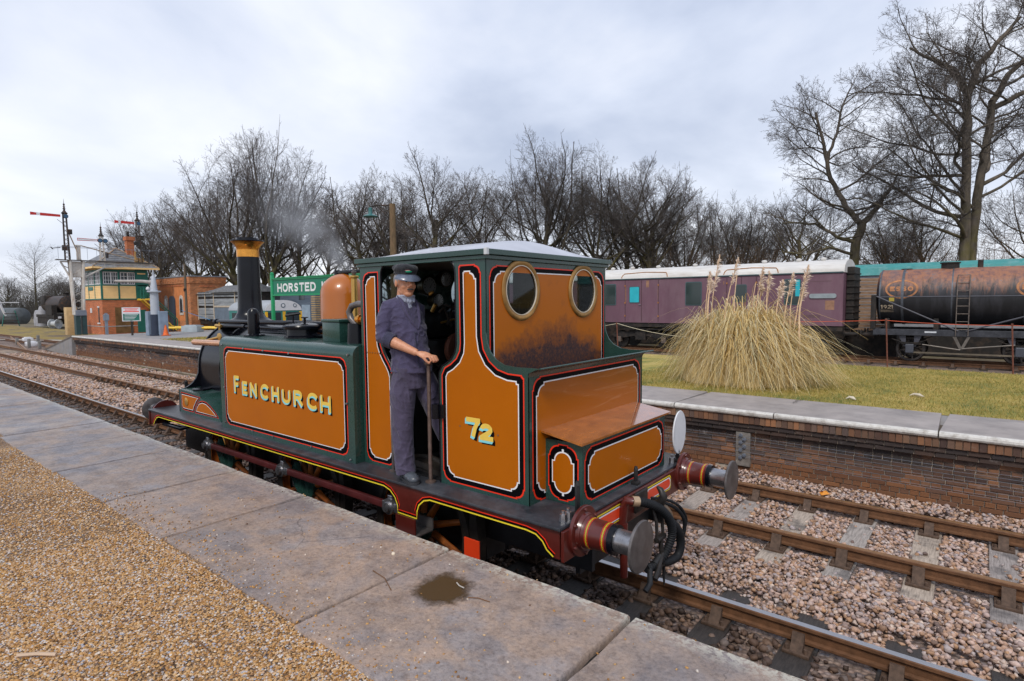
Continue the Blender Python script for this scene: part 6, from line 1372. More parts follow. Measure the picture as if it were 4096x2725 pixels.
b.build('bracket_arm', rust_white, BS)
b = MB(); b.tube([G(6.35, 6.07), G(9.4, 5.28)], .03, 5); b.tube([G(5.75, 7.0), G(6.35, 5.2)], .03, 5)
b.build('stay', M('rusty_stay', (.36, .26, .17), .7, .2, .3, 4), BS)
b = MB(); b.box(-.1, .1, .05, .22, 4.35, 5.2); b.box(-.12, .12, .0, .3, 5.14, 5.2); b.build('stump_post', rust_white, BS)
b = MB()
for k in range(12): y_ = -.9+.46*k; b.tube([(.33, y_, 4.34), (.33, y_, 5.05)], .008, 4)
b.tube([(.33, -.9, 5.05), (.33, 4.2, 5.1)], .008, 4); b.tube([(-.33, -.9, 5.05), (-.33, 4.2, 5.1)], .008, 4); b.build('guard_rail', galv, BS)
def doll(y, ztop, arm_z, La, white=False, lean=0, lab=''):
    d = bpy.data.objects.new('signal_doll', None); COL.objects.link(d); d.parent = BS; d.location = (0, y-6.1, 0)
    b = MB()
    for s_ in (-.09, .09): b.tube([(s_, -.09, 4.3), (s_, -.07, ztop-.89-.6)], .022, 4); b.tube([(s_, .13, 4.3), (s_, .07, ztop-.89-.6)], .022, 4)
    n_ = int((ztop-5.8)/.25)
    for k in range(max(1, n_)): z_ = 4.4+.25*k; b.tube([(.09, -.08, z_), (.09, .10, z_+.22)], .010, 4); b.tube([(-.09, .10, z_), (-.09, -.08, z_+.22)], .010, 4)
    b.build('doll_post', iron_dk if not white else rust_white, d)
    b = MB(); zt_ = ztop-.89
    b.lathe((0, 0, zt_-.62), (0, 0, 1), [(0, .15), (.04, .16), (.10, .10), (.2, .05), (.25, .045), (.28, .09), (.30, .045), (.36, .04), (.40, .07), (.42, .03), (.46, .03), (.50, .05), (.55, .05), (.58, .015), (.85, .004)], 12); b.build('finial', iron_dk, d, smooth=40)
    az_ = arm_z-.89
    b = MB(); w_ = .17 if not white else .15
    segs = [(0, La*.68, 0), (La*.68, La*.80, 1), (La*.80, La, 0)] if not white else [(0, La, 0)]
    for a0, a1, mi in segs: b.mat(mi).add([(x_, -.22-a_, az_+zz) for x_ in (.12, .135) for a_, zz in ((a0, -w_*.78/2), (a1, -w_*(.78+.25*a1/La)/2), (a1, w_*(.78+.25*a1/La)/2), (a0, w_*.78/2))], [(0, 1, 2, 3), (4, 5, 6, 7), (0, 1, 5, 4), (1, 2, 6, 5), (2, 3, 7, 6), (0, 3, 7, 4)])
    if white: b.mat(1).add([(.137, -.24, az_-w_*.26), (.137, -.2-La, az_-w_*.3), (.137, -.2-La, az_+w_*.3), (.137, -.24, az_+w_*.26)], [(0, 1, 2, 3)])
    b.build('signal_arm', [sig_red, sig_wh], d)
    for dy_ in ((0.02,) if not white else (-.1, .17)):
        b = MB(); b.lathe((.10, dy_, az_), (1, 0, 0), [(0, .13), (.05, .13), (.06, .115)], 18); s2 = b.build('spectacle', iron_dk, d, smooth=40)
        b = MB(); b.lathe((.161, dy_, az_), (1, 0, 0), [(0, .105), (.004, .105)], 18); b.build('spectacle_glass', spec_b, s2)
    b = MB(); b.box(-.1, .1, .12, .30, az_-1.0, az_-.72, .01); b.tube([(0, -.35, az_-.2), (0, 0, az_-.5)], .012, 4); b.tube([(.05, .1, az_-.1), (.05, .16, 4.4)], .008, 4); b.build('signal_lamp', iron_dk, d)
doll(5.68, 8.45, 7.68, 1.35); doll(7.40, 7.3, 6.42, 1.0, True); doll(9.36, 8.4, 7.62, 1.05)
b = MB(); b.box(-.1, .1, -.62, -.30, 4.85, 5.15, .02); b.tube([(0, -.7, 5.0), (0, -1.1, 4.95)], .02, 5); b.tube([(0, -1.05, 4.9), (0, -1.15, 5.02)], .03, 5); b.build('lamp_box', iron_dk, BS)
b = MB(); b.box(-.12, .12, 3.15, 3.4, 5.35, 5.65, .02); b.lathe((-.0, 3.1, 5.5), (1, 0, 0), [(0, .12), (.1, .12)], 14); b.build('lamp_box', iron_dk, BS)
b = MB(); b.tube([G(9.2, 5.2, -.15), G(9.2, 5.9, -.15)], .05, 5); b.tube([G(9.55, 5.2, -.15), G(9.55, 5.9, -.15)], .05, 5); b.box(-.2, 0, 3.05, 3.5, 4.34, 4.6); b.build('doll_base', M('ochre_rust', (.38, .22, .07), .7), BS)

# ================================================================== water crane, notice, cone, posts on the platform
WC_ = thing('water_crane', 'grey and white water crane column with a long swinging arm beside the notice board', 'water crane', (-33.5, 8.24, .87))
pale = M('pale_grey_paint', (.40, .43, .48), .5, 0, .1, 2); navy = M('navy_paint', (.02, .03, .055), .4)
b = MB(); b.cyl((0, 0, 0), (0, 0, 1.18), .24, .235, 24); b.lathe((0, 0, 0), (0, 0, 1), [(0, .30), (.08, .30), (.1, .25)], 24); b.build('lower_column', navy, WC_, smooth=40)
b = MB(); b.cyl((0, 0, 1.18), (0, 0, 2.38), .22, .20, 24); b.lathe((0, 0, 2.38), (0, 0, 1), [(0, .2), (.04, .34), (.10, .34), (.12, .18), (.3, .16), (.9, .10), (.95, .05), (1.25, .03), (1.27, 0)], 24); b.build('upper_column', pale, WC_, smooth=40)
b = MB(); b.tube([(0, 0, 2.95), (-.5, -.42, 3.02), (-1.6, -1.35, 3.04)], [.10, .085, .075], 12); b.build('swing_arm', M('arm_grey', (.34, .31, .29), .5, 0, .2), WC_, smooth=50)
b = MB(); b.lathe((-.25, -.2, 2.50), (0, 0, 1), [(0, .02), (.05, .1), (.12, .11), (.2, .06), (.23, 0)], 14); b.build('ball_weight', white_p, WC_, smooth=50)
b = MB(); b.box(-.62, -.22, -.30, .10, 0, 1.35, .02); b.build('cabinet', M('blue_grey_cabinet', (.22, .28, .36), .5), WC_)
b = MB(); b.box(.05, .42, .05, .50, 0, 1.35, .02); b.build('cabinet', M('blue_grey_cabinet', (.22, .28, .36), .5), WC_)
NB = thing('notice_board', 'notice board on a dark post with red lettering over a green panel', 'notice board', (-35.2, 7.62, .87))
rz = cam_angle = -math.atan2(.777, .63)+PI/2
b = MB(); b.box(-.03, .03, -.05, .05, 0, .85); b.build('post', under, NB)
b = MB(); b.add([(0.03, -.45, .80), (.03, .45, .80), (.03, .45, 1.58), (.03, -.45, 1.58), (-.01, -.45, .80), (-.01, .45, .80), (-.01, .45, 1.58), (-.01, -.45, 1.58)], [(0, 1, 2, 3), (4, 7, 6, 5), (0, 4, 5, 1), (2, 6, 7, 3), (0, 3, 7, 4), (1, 5, 6, 2)]); bo = b.build('board', white_p, NB)
b = MB(); b.mat(0).add([(.032, -.40, .84), (.032, .40, .84), (.032, .40, 1.22), (.032, -.40, 1.22)], [(0, 1, 2, 3)])
for k in range(4): b.mat(1).add([(.033, -.33, 1.16-.08*k), (.033, .33-.06*k, 1.16-.08*k), (.033, .33-.06*k, 1.185-.08*k), (.033, -.33, 1.185-.08*k)], [(0, 1, 2, 3)])
for k, (w_, h_) in enumerate(((.36, .03), (.30, .045), (.38, .05))): b.mat(2).add([(.033, -w_, 1.50-.09*k), (.033, w_, 1.50-.09*k), (.033, w_, 1.50-.09*k+h_), (.033, -w_, 1.50-.09*k+h_)], [(0, 1, 2, 3)])
b.build('notice_print', [sb_green, white_p, red_l], bo); NB.rotation_euler = (0, 0, -.55)
CN = thing('traffic_cone', 'orange traffic cone standing beside the water crane', 'traffic cone', (-33.0, 8.55, .87))
b = MB(); b.box(-.2, .2, -.2, .2, 0, .04, .01); b.build('base', M('cone_base', (.5, .1, .02), .6), CN); b = MB(); b.lathe((0, 0, .04), (0, 0, 1), [(0, .14), (.55, .03)], 16); b.build('cone', M('cone_orange', (.75, .14, .02), .5), CN, smooth=60)
GP = MB(); GP.box(-.07, .07, -.07, .07, 0, 1.5, .01); GP.box(-.13, .13, -.13, .13, 1.05, 1.42, .02); o = GP.build('grey_post', M('post_grey', (.25, .29, .34), .5)); o.location = (-39.2, 7.53, .6); tag(o, 'grey post with a small box in front of the signal box', 'post')
YB_ = thing('yellow_barrier', 'low yellow tubular barrier on the ground right of the traffic cone', 'barrier', (-37.9, 10.4, .87))
for a, c in (((-.3, -.3, .25), (5.6, 3.2, .22)), ((-1.4, 1.0, .22), (4.9, 4.3, .2)), ((-.3, -.3, .25), (-1.4, 1.0, .22))): b = MB(); b.box(-.0, 0, 0, 0, 0, 0) if False else None; b.tube([a, c], .07, 6); b.build('rail', yl, YB_)
b = MB(); b.box(-.6, .5, -.3, .35, 0, .38, .02); b.box(-.45, .35, -.2, .25, .38, .43, .01); o = b.build('grey_hatch', M('hatch_grey', (.36, .41, .44), .5)); o.location = (-36.0, 11.2, .87); o.rotation_euler = (0, 0, .5); tag(o, 'low grey metal box beside the yellow barrier', 'box')

# ================================================================== brick building behind
BB = thing('brick_building', 'orange brick building with a flat parapet and arched windows behind the water crane', 'building', (-55.2, 18.85, 0))
b = MB(); b.box(-8.0, 0, 0, 3.25, -.2, 5.0); b.build('walls', bw2, BB)
b = MB(); b.box(-8.08, .08, -.08, 3.33, 4.55, 5.15); b.build('cornice', bw2, BB); b = MB(); b.box(-8.15, .12, -.12, 3.4, 5.15, 5.25); b.build('parapet_cap', M('slate_cap', (.20, .22, .25), .6), BB)
for k in range(13): b = MB(); b.box(-8+.62*k, -7.82+.62*k, -.13, -.08, 4.72, 4.95); b.build('corbel_brick', bw2, BB)
for k in range(5): b = MB(); b.box(.08, .13, .2+.66*k, .42+.66*k, 4.72, 4.95); b.build('corbel_brick', bw2, BB)
for x_ in (-7.0, -3.55): 
    b = MB(); b.box(x_, x_+3.0, -.01, .02, 1.0, 4.3); b.build('recessed_panel', M('panel_brick', (.62, .22, .075), .85, 0, .15, 2), BB)
    b = MB(); b.box(x_-.05, x_+3.05, -.05, -.011, 4.3, 4.42); b.build('lintel', bw1, BB)
b = MB(); b.box(.0, .05, .9, 2.2, 4.2, 4.32); b.build('lintel', bw1, BB)
def arched(x_, par):
    b = MB(); P = [(x_-.42, 1.55), (x_+.42, 1.55), (x_+.42, 2.9)]+[(x_+.42*math.cos(math.radians(a)), 2.95+.5*math.sin(math.radians(a))) for a in range(0, 181, 20)]+[(x_-.42, 2.9)]
    b.prism(P, lambda u, v, d: (u, -d, v), .01, .06); w = b.build('window', M('pale_stone_surround', (.52, .47, .42), .8), par)
    b = MB(); b.prism([(u*1+(x_-u)*.35, 2.4+(v-2.4)*.72) for u, v in P], lambda u, v, d: (u, -d, v), .061, .07); b.build('pane', win_dk, w)
arched(-2.0, BB); arched(-5.6, BB)
b = MB(); P = [(-4.9, 0), (-3.4, 0), (-3.4, 2.9)]+[(-4.15+.75*math.cos(math.radians(a)), 2.9+.5*math.sin(math.radians(a))) for a in range(0, 181, 20)]+[(-4.9, 2.9)]
b.prism([(u+1.6-.6, v) for u, v in P], lambda u, v, d: (u-1.0, -d, v), .012, .08) ; b.build('door', M('navy_door', (.03, .045, .075), .5), BB)
def pole(x, y, h, r, label, arm=False, z0=-.2):
    t = thing('telegraph_pole', label, 'pole', (x, y, z0)); b = MB(); b.cyl((0, 0, 0), (0, 0, h), r, r*.7, 10); b.build('post', M('pole_wood', (.13, .10, .07), .9, 0, .3, 4, stretch=(6, 6, 1)), t)
    b = MB(); b.box(-.1, .1, -.14, .0, h*.62, h*.66); b.build('fitting', under, t); return t
pole(-52.0, 17.2, 6.3, .13, 'dark wooden pole in front of the brick building')
pole(-85.3, 30, 8.6, .12, 'distant slim pole above the left end of the brick building')
LPo = thing('platform_lamp', 'tall mossy wooden lamp post with a swan neck lamp above the engine', 'lamp post', (-27.25, 20, 0))
mossy = M('mossy_wood', (.15, .095, .05), .9, 0, .4, 3, dirt=(.11, .10, .04), dirt_amt=.5, stretch=(5, 5, 1))
b = MB(); b.cyl((0, 0, 0), (0, 0, 8.85), .26, .19, 12); b.build('post', mossy, LPo, smooth=40)
b = MB(); b.tube([(0, 0, 8.75), (-.75, -.6, 8.78), (-1.05, -.85, 8.7)], .045, 6); b.tube([(-.1, -.1, 7.9), (-.75, -.6, 8.7)], .03, 6); b.build('arm', iron_dk, LPo)
b = MB(); b.lathe((-1.1, -.88, 8.05), (0, 0, 1), [(0, .48), (.03, .48), (.10, .36), (.18, .14), (.20, .13), (.55, .12), (.58, .05), (.62, .03)], 20); b.build('lamp_shade', M('teal_lamp', (.03, .13, .13), .4), LPo, smooth=40)

# ================================================================== station name board
HK = thing('station_sign', 'green station name board reading HORSTED behind the engine', 'station sign', (-22.2, 9, .87))
sg_g = M('sign_green', (.004, .27, .10), .4, 0, .08); sg_w = M('sign_white', (.74, .74, .74), .5)
TS = lambda u, v, d: (u+22.2, -d, v-.87)
b = MB(); b.box(-.07, .07, -.05, .07, 0, 3.0, .01); b.lathe((0, .01, 3.0), (0, 0, 1), [(0, .08), (.05, .085), (.09, .05), (.11, 0)], 12); b.build('post', sg_g, HK, smooth=40)
b = MB(); b.box(7.0, 7.14, -.05, .07, 0, 3.0, .01); b.build('post', sg_g, HK)
b = MB(); b.box(.07, 7.0, -.02, .03, 2.10, 2.78); bd = b.build('board', M('sign_field_green', (.004, .17, .095), .45, 0, .08), HK)
b = MB(); b.box(.07, 7.0, -.05, .05, 2.06, 2.12, .005); b.box(.07, 7.0, -.06, .06, 2.74, 2.80, .005); b.box(.07, 7.0, -.09, .09, 2.80, 2.84, .005); b.box(.07, .12, -.04, .04, 2.12, 2.74); b.box(6.95, 7, -.04, .04, 2.12, 2.74); b.build('moulding', sg_g, HK)
items, u_end = line_text('HORSTED', -21.72, 3.09, .37, .085, gap=.13)
sc_ = (2.97)/(u_end-(-21.72)-.37*.13); items = [(c_, -21.72+(u+21.72)*sc_, v, w_*sc_, h, t_) for c_, u, v, w_, h, t_ in items]
i2, _ = line_text('KEYNES', -18.33, 3.09, .37, .085, gap=.13)
for it_ in items+i2: b = MB(); draw_text(b, [it_], TS, .024); b.build('letter', sg_w, bd)

# ================================================================== stock and clutter in the yard behind
RB = thing('railcar', 'green railcar end with a white domed top and yellow window pillars below the station sign', 'railcar', (-34, 16.15, 0))
teal = M('teal_green', (.03, .19, .17), .45, 0, .1); groof = M('grey_roof', (.33, .35, .38), .6, 0, .1)
P = [(-1.28, .9), (1.28, .9), (1.28, 2.12)]+[(1.28*math.cos(math.radians(a)), 2.12+.66*math.sin(math.radians(a))) for a in range(10, 180, 10)]+[(-1.28, 2.12)]
b = MB(); b.prism(P, lambda u, v, d: (d, u, v), -5, 0); b.build('body', teal, RB)
Q = [(1.30*math.cos(math.radians(a)), 2.12+.69*math.sin(math.radians(a))) for a in range(0, 181, 10)]
b = MB(); b.prism(Q, lambda u, v, d: (d, u, v), -5.1, -.02); b.build('roof', groof, RB, smooth=30)
b = MB(); b.prism(Q, lambda u, v, d: (d, u, v), .001, .03); b.build('white_dome', white_p, RB)
for u in (-1.22, 0.02, 1.22): b = MB(); b.box(.002, .04, u-.09 if u else -.08, u+.09 if u else .10, .9, 2.05); b.build('yellow_pillar', M('warning_yellow', (.80, .45, .02), .5), RB)
for u in (-.66, .66): b = MB(); b.box(.002, .02, u-.45, u+.45, 1.1, 2.0, .0); b.build('window', win_dk, RB)
b = MB(); b.box(-4.6, -1, -1.285, -1.2825, 1.3, 1.95); b.build('window', win_dk, RB)
for u, r_ in ((-.05, .16), (.80, .13)):
    b = MB(); b.lathe((.03, u, 2.45), (1, 0, 0), [(0, r_), (.02, r_)], 18); b.build('roundel', M('roundel_grey', (.12, .15, .18), .5), RB)
    b = MB(); b.lathe((.052, u, 2.45), (1, 0, 0), [(0, r_*.6), (.005, r_*.6)], 18); b.build('roundel_centre', white_p, RB)
GV = thing('covered_van', 'dark blue grey van body standing behind the station sign', 'railway van', (-48.6, 21.95, 0))
b = MB(); b.box(0, 9.2, 0, 2.6, 1.1, 3.75); b.build('body', M('blue_grey_planks', (.07, .095, .13), .6, 0, .2, 2, dirt=(.18, .21, .25), dirt_amt=.5, stretch=(.3, 1, 4)), GV)
b = MB(); b.prism([(-.1, 3.74), (-.08, 3.85), (.6, 4.1), (1.3, 4.18), (2.0, 4.1), (2.68, 3.85), (2.7, 3.74)], lambda u, v, d: (d, u, v), -.1, 9.3); b.build('roof', groof, GV)
for x_ in (.6, 3.0, 6.8): b = MB(); b.box(x_, x_+.8, -.02, 0, 2.85, 3.6); b.build('window', white_p if x_ < 1 else win_dk, GV)
b = MB(); b.box(7.2, 8.4, -.03, 0, 1.2, 2.45); b.build('door', M('pale_blue_door', (.26, .33, .40), .6), GV)
b = MB(); b.box(0, 9.2, .1, 2.5, .4, 1.1); b.build('underframe', under, GV)
b = MB()
for k in range(12): b.box(-.03, .35, 0, .1, 1.15+.17*k, 1.24+.17*k)
o = b.build('pallet_stack', M('pallet_wood', (.42, .28, .13), .9, 0, .3, 4), kind=None) if False else None
PS = thing('pallet_stack', 'stack of pale timber pallets beside the blue grey van', 'pallets', (-37.7, 20.9, 0))
pp = MB(); pp.box(0, .55, -.4, .4, 0, .09); p0 = pp.build('pallet', M('pallet_wood', (.42, .28, .13), .9, 0, .3, 4), PS); p0.location = (0, 0, .3)
for k in range(1, 17): inst(p0, (random.uniform(-.03, .03), 0, .3+.17*k), PS)
WW = thing('derelict_van', 'derelict timber van with broken planking in front of the brick building', 'railway van', (-55.1, 19.5, 0))
wpl = M('weathered_planks', (.30, .32, .34), .8, 0, .3, 2, dirt=(.10, .10, .10), dirt_amt=.8, dscale=1.5, stretch=(.4, 1, 5)); 
b = MB(); b.box(0, 9.4, .02, 2.4, 1.1, 3.7); b.build('dark_interior', under, WW)
pk = MB(); pk.box(0, 3.2, -.03, 0, 0, .19, .004); pk = pk.build('plank', wpl, WW); pk.location = (0, 0, 1.2)
for k in range(1, 12):
    if k in (5, 9): continue
    o = inst(pk, (random.uniform(-.03, .03), random.uniform(-.02, 0), 1.2+.205*k), WW); o.rotation_euler = (0, random.uniform(-.012, .012), 0)
pk = MB(); pk.box(3.3, 9.4, -.03, 0, 0, .15, .004); pk = pk.build('plank', wpl, WW); pk.location = (0, 0, 2.42)
for k in range(1, 7):
    if k == 4: continue
    o = inst(pk, (random.uniform(-.03, .03), random.uniform(-.02, 0), 2.42+.165*k), WW); o.rotation_euler = (0, random.uniform(-.006, .006), 0)
b = MB(); b.box(3.4, 9.4, -.05, -.031, 1.15, 2.3); b.build('blue_grey_side', M('blue_grey_side', (.14, .18, .23), .6), WW)
b = MB()
for x_ in (0, 1.5, 3.25, 7.3, 9.3): b.box(x_, x_+.14, -.08, -.051, 1.1, 3.6)
b.box(3.3, 9.45, -.09, -.052, 2.28, 2.42); b.build('frame_posts', M('pale_frame', (.50, .42, .32), .7, 0, .25), WW)
b = MB(); b.prism([(-.3, 3.6), (-.25, 3.75), (1.2, 4.25), (2.6, 3.75), (2.65, 3.6)], lambda u, v, d: (d, u, v), 3.0, 9.6); b.prism([(-.2, 3.5), (1.2, 3.9), (2.5, 3.5)], lambda u, v, d: (d, u, v), -.1, 3.0); b.build('roof', slate, WW)
b = MB(); b.box(0, 9.4, .1, 2.3, .7, 1.1); b.build('underframe', under, WW)
for x_ in (2.2, 7.2): b = MB(); b.lathe((x_, .1, .45), (0, -1, 0), [(-.1, .5), (.05, .48), (.06, 0)], 20); b.build('wheel', grime, WW)
b = MB(); b.tube([(0, 0, 0), (4.5, .6, -.85)], .025, 5); o = b.build('blue_rope', M('blue_rope', (.03, .20, .45), .6)); o.location = (-55.6, 18.2, 2.0); tag(o, 'blue rope stretched down from a post beside the derelict van', 'rope')
# black locomotive end far left
DL = thing('black_locomotive', 'black locomotive smokebox end standing left of the signal box', 'steam locomotive', (-84, 15.3, 0))
b = MB(); b.lathe((-8, 1.2, 2.7), (1, 0, 0), [(0, 1.05), (8, 1.05), (8.05, .95), (8.12, .4), (8.14, 0)], 32); b.build('boiler', iron_dk, DL, smooth=40)
b = MB(); b.box(-8, .3, -.4, 2.8, 1.1, 1.45); b.box(-3, -.2, -.5, 0, 1.4, 2.6); b.box(-7.9, -.1, -.3, 2.7, .3, 1.1); b.build('frame_block', under, DL)
b = MB(); b.box(.3, .42, -.45, 2.85, .9, 1.4); b.build('buffer_beam', under, DL)
for y_ in (.1, 1.2, 2.2): b = MB(); b.box(.42, .46, y_-.16, y_+.16, 1.0, 1.26); b.build('marker', white_p if y_ != 1.2 else sig_red, DL)
b = MB(); b.lathe((-1, 1.2, 3.6), (0, 0, 1), [(0, .35), (.4, .3), (.45, .38), (.5, .38)], 18); b.box(-7.9, -6, .1, 2.3, 2.6, 3.85, .1); b.build('cab', under, DL, smooth=40)
def clutter(name, label, cat, loc, fn, m, rz=0):
    b = MB(); fn(b); o = b.build(name, m, smooth=40); o.location = loc; o.rotation_euler = (0, 0, rz); tag(o, label, cat); return o
clutter('cable_drum', 'small pale cable drum on the ground before the black locomotive', 'drum', (-80.5, 14.2, .45), lambda b: (b.lathe((-.4, 0, 0), (1, 0, .0), [(0, .55), (.08, .55), (.08, .3), (.8, .3), (.8, .55), (.88, .55)], 20, closed=True)), M('drum_grey', (.45, .47, .48), .6), .6)
for k, (x_, y_, h_, r_) in enumerate(((-97.5, 16.2, 2.3, .35), (-95.6, 16.0, 2.2, .35), (-93.6, 15.9, 2.9, .40))):
    clutter('white_bag', ['white bulk bag, leftmost of three standing beyond the crossover', 'white bulk bag, middle one of three standing beyond the crossover', 'tallest white bulk bag, nearest the black locomotive'][k], 'bag', (x_, y_, -.15), lambda b: b.lathe((0, 0, 0), (0, 0, 1), [(0, r_*1.3), (h_*.3, r_*1.4), (h_*.7, r_*1.2), (h_*.9, r_*.8), (h_*.92, 0)], 12), M('grey_bag', (.34, .34, .36), .8))
clutter('tank_barrel', 'grey horizontal tank lying at the far left of the yard', 'tank', (-118, 15.5, .9), lambda b: b.lathe((0, 0, 0), (.9, .3, 0), [(0, 0), (.1, 1.0), (.4, 1.35), (5.6, 1.35), (5.9, 1.0), (6, 0)], 24, closed=True), M('grey_tank', (.075, .085, .09), .6, 0, .2))
ST = thing('yard_steps', 'green mobile steps with a white top rail at the left edge', 'steps', (-98, 13.4, -.15))
for y_ in (-.9, .9):
    b = MB(); b.tube([(0, y_, 0), (0, y_*.55, 2.1)], .07, 5); b.build('leg', sb_green, ST)
for k in range(4): b = MB(); b.box(-.2, .2, -.85+.08*k, .85-.08*k, .3+.45*k, .38+.45*k); b.build('tread', iron_dk, ST)
b = MB(); b.box(-.1, .1, -1.2, 1.0, 3.1, 3.22); b.build('top_rail', white_p, ST)
b = MB(); b.tube([(0, -.95, 2.9), (0, -.45, 1.4)], .14, 6); b.build('side_board', white_p, ST)
for k, (x_, y_, w_, lb) in enumerate(((-48.8, 5.8, 1.0, 'low white ground frame cover between the diverging tracks'), (-55.6, 6.9, .6, 'small white box beside the crossover, farther from the ramp'), (-43.0, 5.7, .9, 'brown junction box just left of the platform ramp'))):
    clutter('trackside_box', lb, 'box', (x_, y_, -.21), lambda b: (b.box(-w_*.5, w_*.5, -.3, .3, 0, .30, .03), b.box(-w_*.3, w_*.3, -.2, .2, .30, .36, .02)), white_p if k < 2 else M('brown_box', (.22, .13, .07), .8))
for k, (x_, y_, h_) in enumerate(((-47, 5.3, .6), (-50, 6.4, .7), (-52, 5.6, .5), (-45.3, 5.5, .5), (-76, 14.2, .8), (-72, 13.6, .7))):
    clutter('stub_post', ['short grey stub post beside the ramp', 'grey stub post between the crossover rails', 'thin stub post left of the white cover', 'squat stub post at the foot of the ramp', 'concrete stub post before the black locomotive', 'concrete stub post left of the signal box'][k], 'post', (x_, y_, -.21), lambda b: b.box(-.08, .08, -.08, .08, 0, h_, .01), M('stub_grey', (.20, .19, .18), .7))
clutter('point_rods', 'pale point rods lying beside the crossover tracks', 'rods', (-55.3, 7.4, -.12), lambda b: (b.tube([(-6, -2.2, 0), (6.5, 2.4, .02)], .05, 5), b.tube([(-5, -2.3, .05), (7, 2.1, .05)], .03, 5)), M('pale_rod', (.48, .45, .40), .6))
clutter('water_trough', 'upright grey tarpaulin covered stack beside the bracket signal post', 'stack', (-62.5, 11.4, -.2), lambda b: b.box(-.4, .4, -.4, .4, 0, 2.6, .03), M('tan_stack', (.52, .36, .18), .8))
# ================================================================== bare winter trees
def tree_wood(name, c1, c2, moss=0):
    m, t, p = newmat(name); n_ = noise(t, 2.5, 7, .7, stretch=(1, 1, .35)); c = ramp(t, n_, [(.32, c1), (.65, c2)])
    if moss:
        g = t.nodes.new('ShaderNodeNewGeometry'); sp = t.nodes.new('ShaderNodeSeparateXYZ'); t.links.new(g.outputs['Position'], sp.inputs[0])
        z = t.nodes.new('ShaderNodeMapRange'); z.inputs['From Min'].default_value = 10; z.inputs['From Max'].default_value = 5; z.inputs['To Max'].default_value = moss; t.links.new(sp.outputs['Z'], z.inputs['Value'])
        mf = mix(t, 1, z.outputs[0], ramp(t, noise(t, 1.3, 5), [(.4, (0, 0, 0)), (.6, (1, 1, 1))]), 'MULTIPLY'); c = mix(t, mf, c, (.13, .115, .02))
    t.links.new(c, p.inputs['Base Color']); p.inputs['Roughness'].default_value = .95; p.inputs['Specular IOR Level'].default_value = .15; return m
bark = tree_wood('bark', (.035, .030, .026), (.12, .10, .075), .6); bark_br = tree_wood('bark_oak', (.05, .045, .038), (.17, .14, .11), .5); twig_w = tree_wood('twig_wood', (.065, .060, .062), (.16, .135, .118)); brush_w = tree_wood('brush_wood', (.075, .050, .034), (.20, .13, .08))
def norm(a): l = math.sqrt(a[0]*a[0]+a[1]*a[1]+a[2]*a[2]) or 1; return (a[0]/l, a[1]/l, a[2]/l)
def grow(out, R_, p, d, L_, r, lvl, S_):
    """one branch and everything that grows on it; out collects (level, points, radii)"""
    wig = S_['wig'][lvl]; up = S_['up'][lvl]; n = max(1 if lvl >= 4 else 2, min(10, int(L_/(S_['seg'][lvl]*(1.9 if lvl >= 4 else 1.15 if lvl == 3 else 1)))+1)); pts = [p]; rs = [r]; st = L_/n; dirs = []; E_ = S_.get('env')
    r1 = max(r*S_['tip'][lvl], .005)
    for i in range(n):
        d = norm((d[0]+R_.gauss(0, wig), d[1]+R_.gauss(0, wig), d[2]+R_.gauss(0, wig*.8)+up)); p = (p[0]+d[0]*st, p[1]+d[1]*st, p[2]+d[2]*st)
        pts.append(p); rs.append(r+(r1-r)*(i+1)/n); dirs.append(d)
        if lvl and E_ and ((p[0]/E_[1])**2+(p[1]/E_[1])**2+((p[2]-E_[0])/E_[2])**2 > 1+R_.uniform(-.16, .16)): n = i+1; rs = [r+(.007-r)*k_/n for k_ in range(n+1)]; break
    out.append((lvl, pts, rs))
    if lvl+1 >= S_['levels']: return
    L_ = st*n
    k = S_['kids'][lvl]; k = max(1, int(k*(.75+.5*R_.random())*min(1.25, L_/S_['ref'][lvl]+.15)+.5)); t0 = S_['start'][lvl]
    az = R_.random()*6.28
    for j in range(k):
        t = t0+(1-t0)*(j+R_.random()*.8)/k; t = min(t, .99); i = min(n-1, int(t*n)); f = t*n-i
        q = tuple(pts[i][c]+(pts[i+1][c]-pts[i][c])*f for c in range(3)); dd = dirs[i]; az += 2.4+R_.gauss(0, .5)
        a = (0, 0, 1) if abs(dd[2]) < .9 else (1, 0, 0)
        u = norm((dd[1]*a[2]-dd[2]*a[1], dd[2]*a[0]-dd[0]*a[2], dd[0]*a[1]-dd[1]*a[0])); w_ = (dd[1]*u[2]-dd[2]*u[1], dd[2]*u[0]-dd[0]*u[2], dd[0]*u[1]-dd[1]*u[0])
        an = math.radians(S_['ang'][lvl]*(1-.35*t)+R_.gauss(0, 8)); ca, sa = math.cos(an), math.sin(an); cz, sz = math.cos(az), math.sin(az)
        nd = norm(tuple(dd[c]*ca+(u[c]*cz+w_[c]*sz)*sa for c in range(3)))
        Lc = L_*S_['ratio'][lvl]*(1.15-.65*t)*(.7+.6*R_.random()) if lvl else L_*S_['ratio'][0]*(1-.55*abs(t-.55))*(.75+.5*R_.random())
        rr_ = rs[i]*S_['rr'][lvl]*(.8+.4*R_.random())
        grow(out, R_, q, nd, Lc, max(rr_, .006), lvl+1, S_)
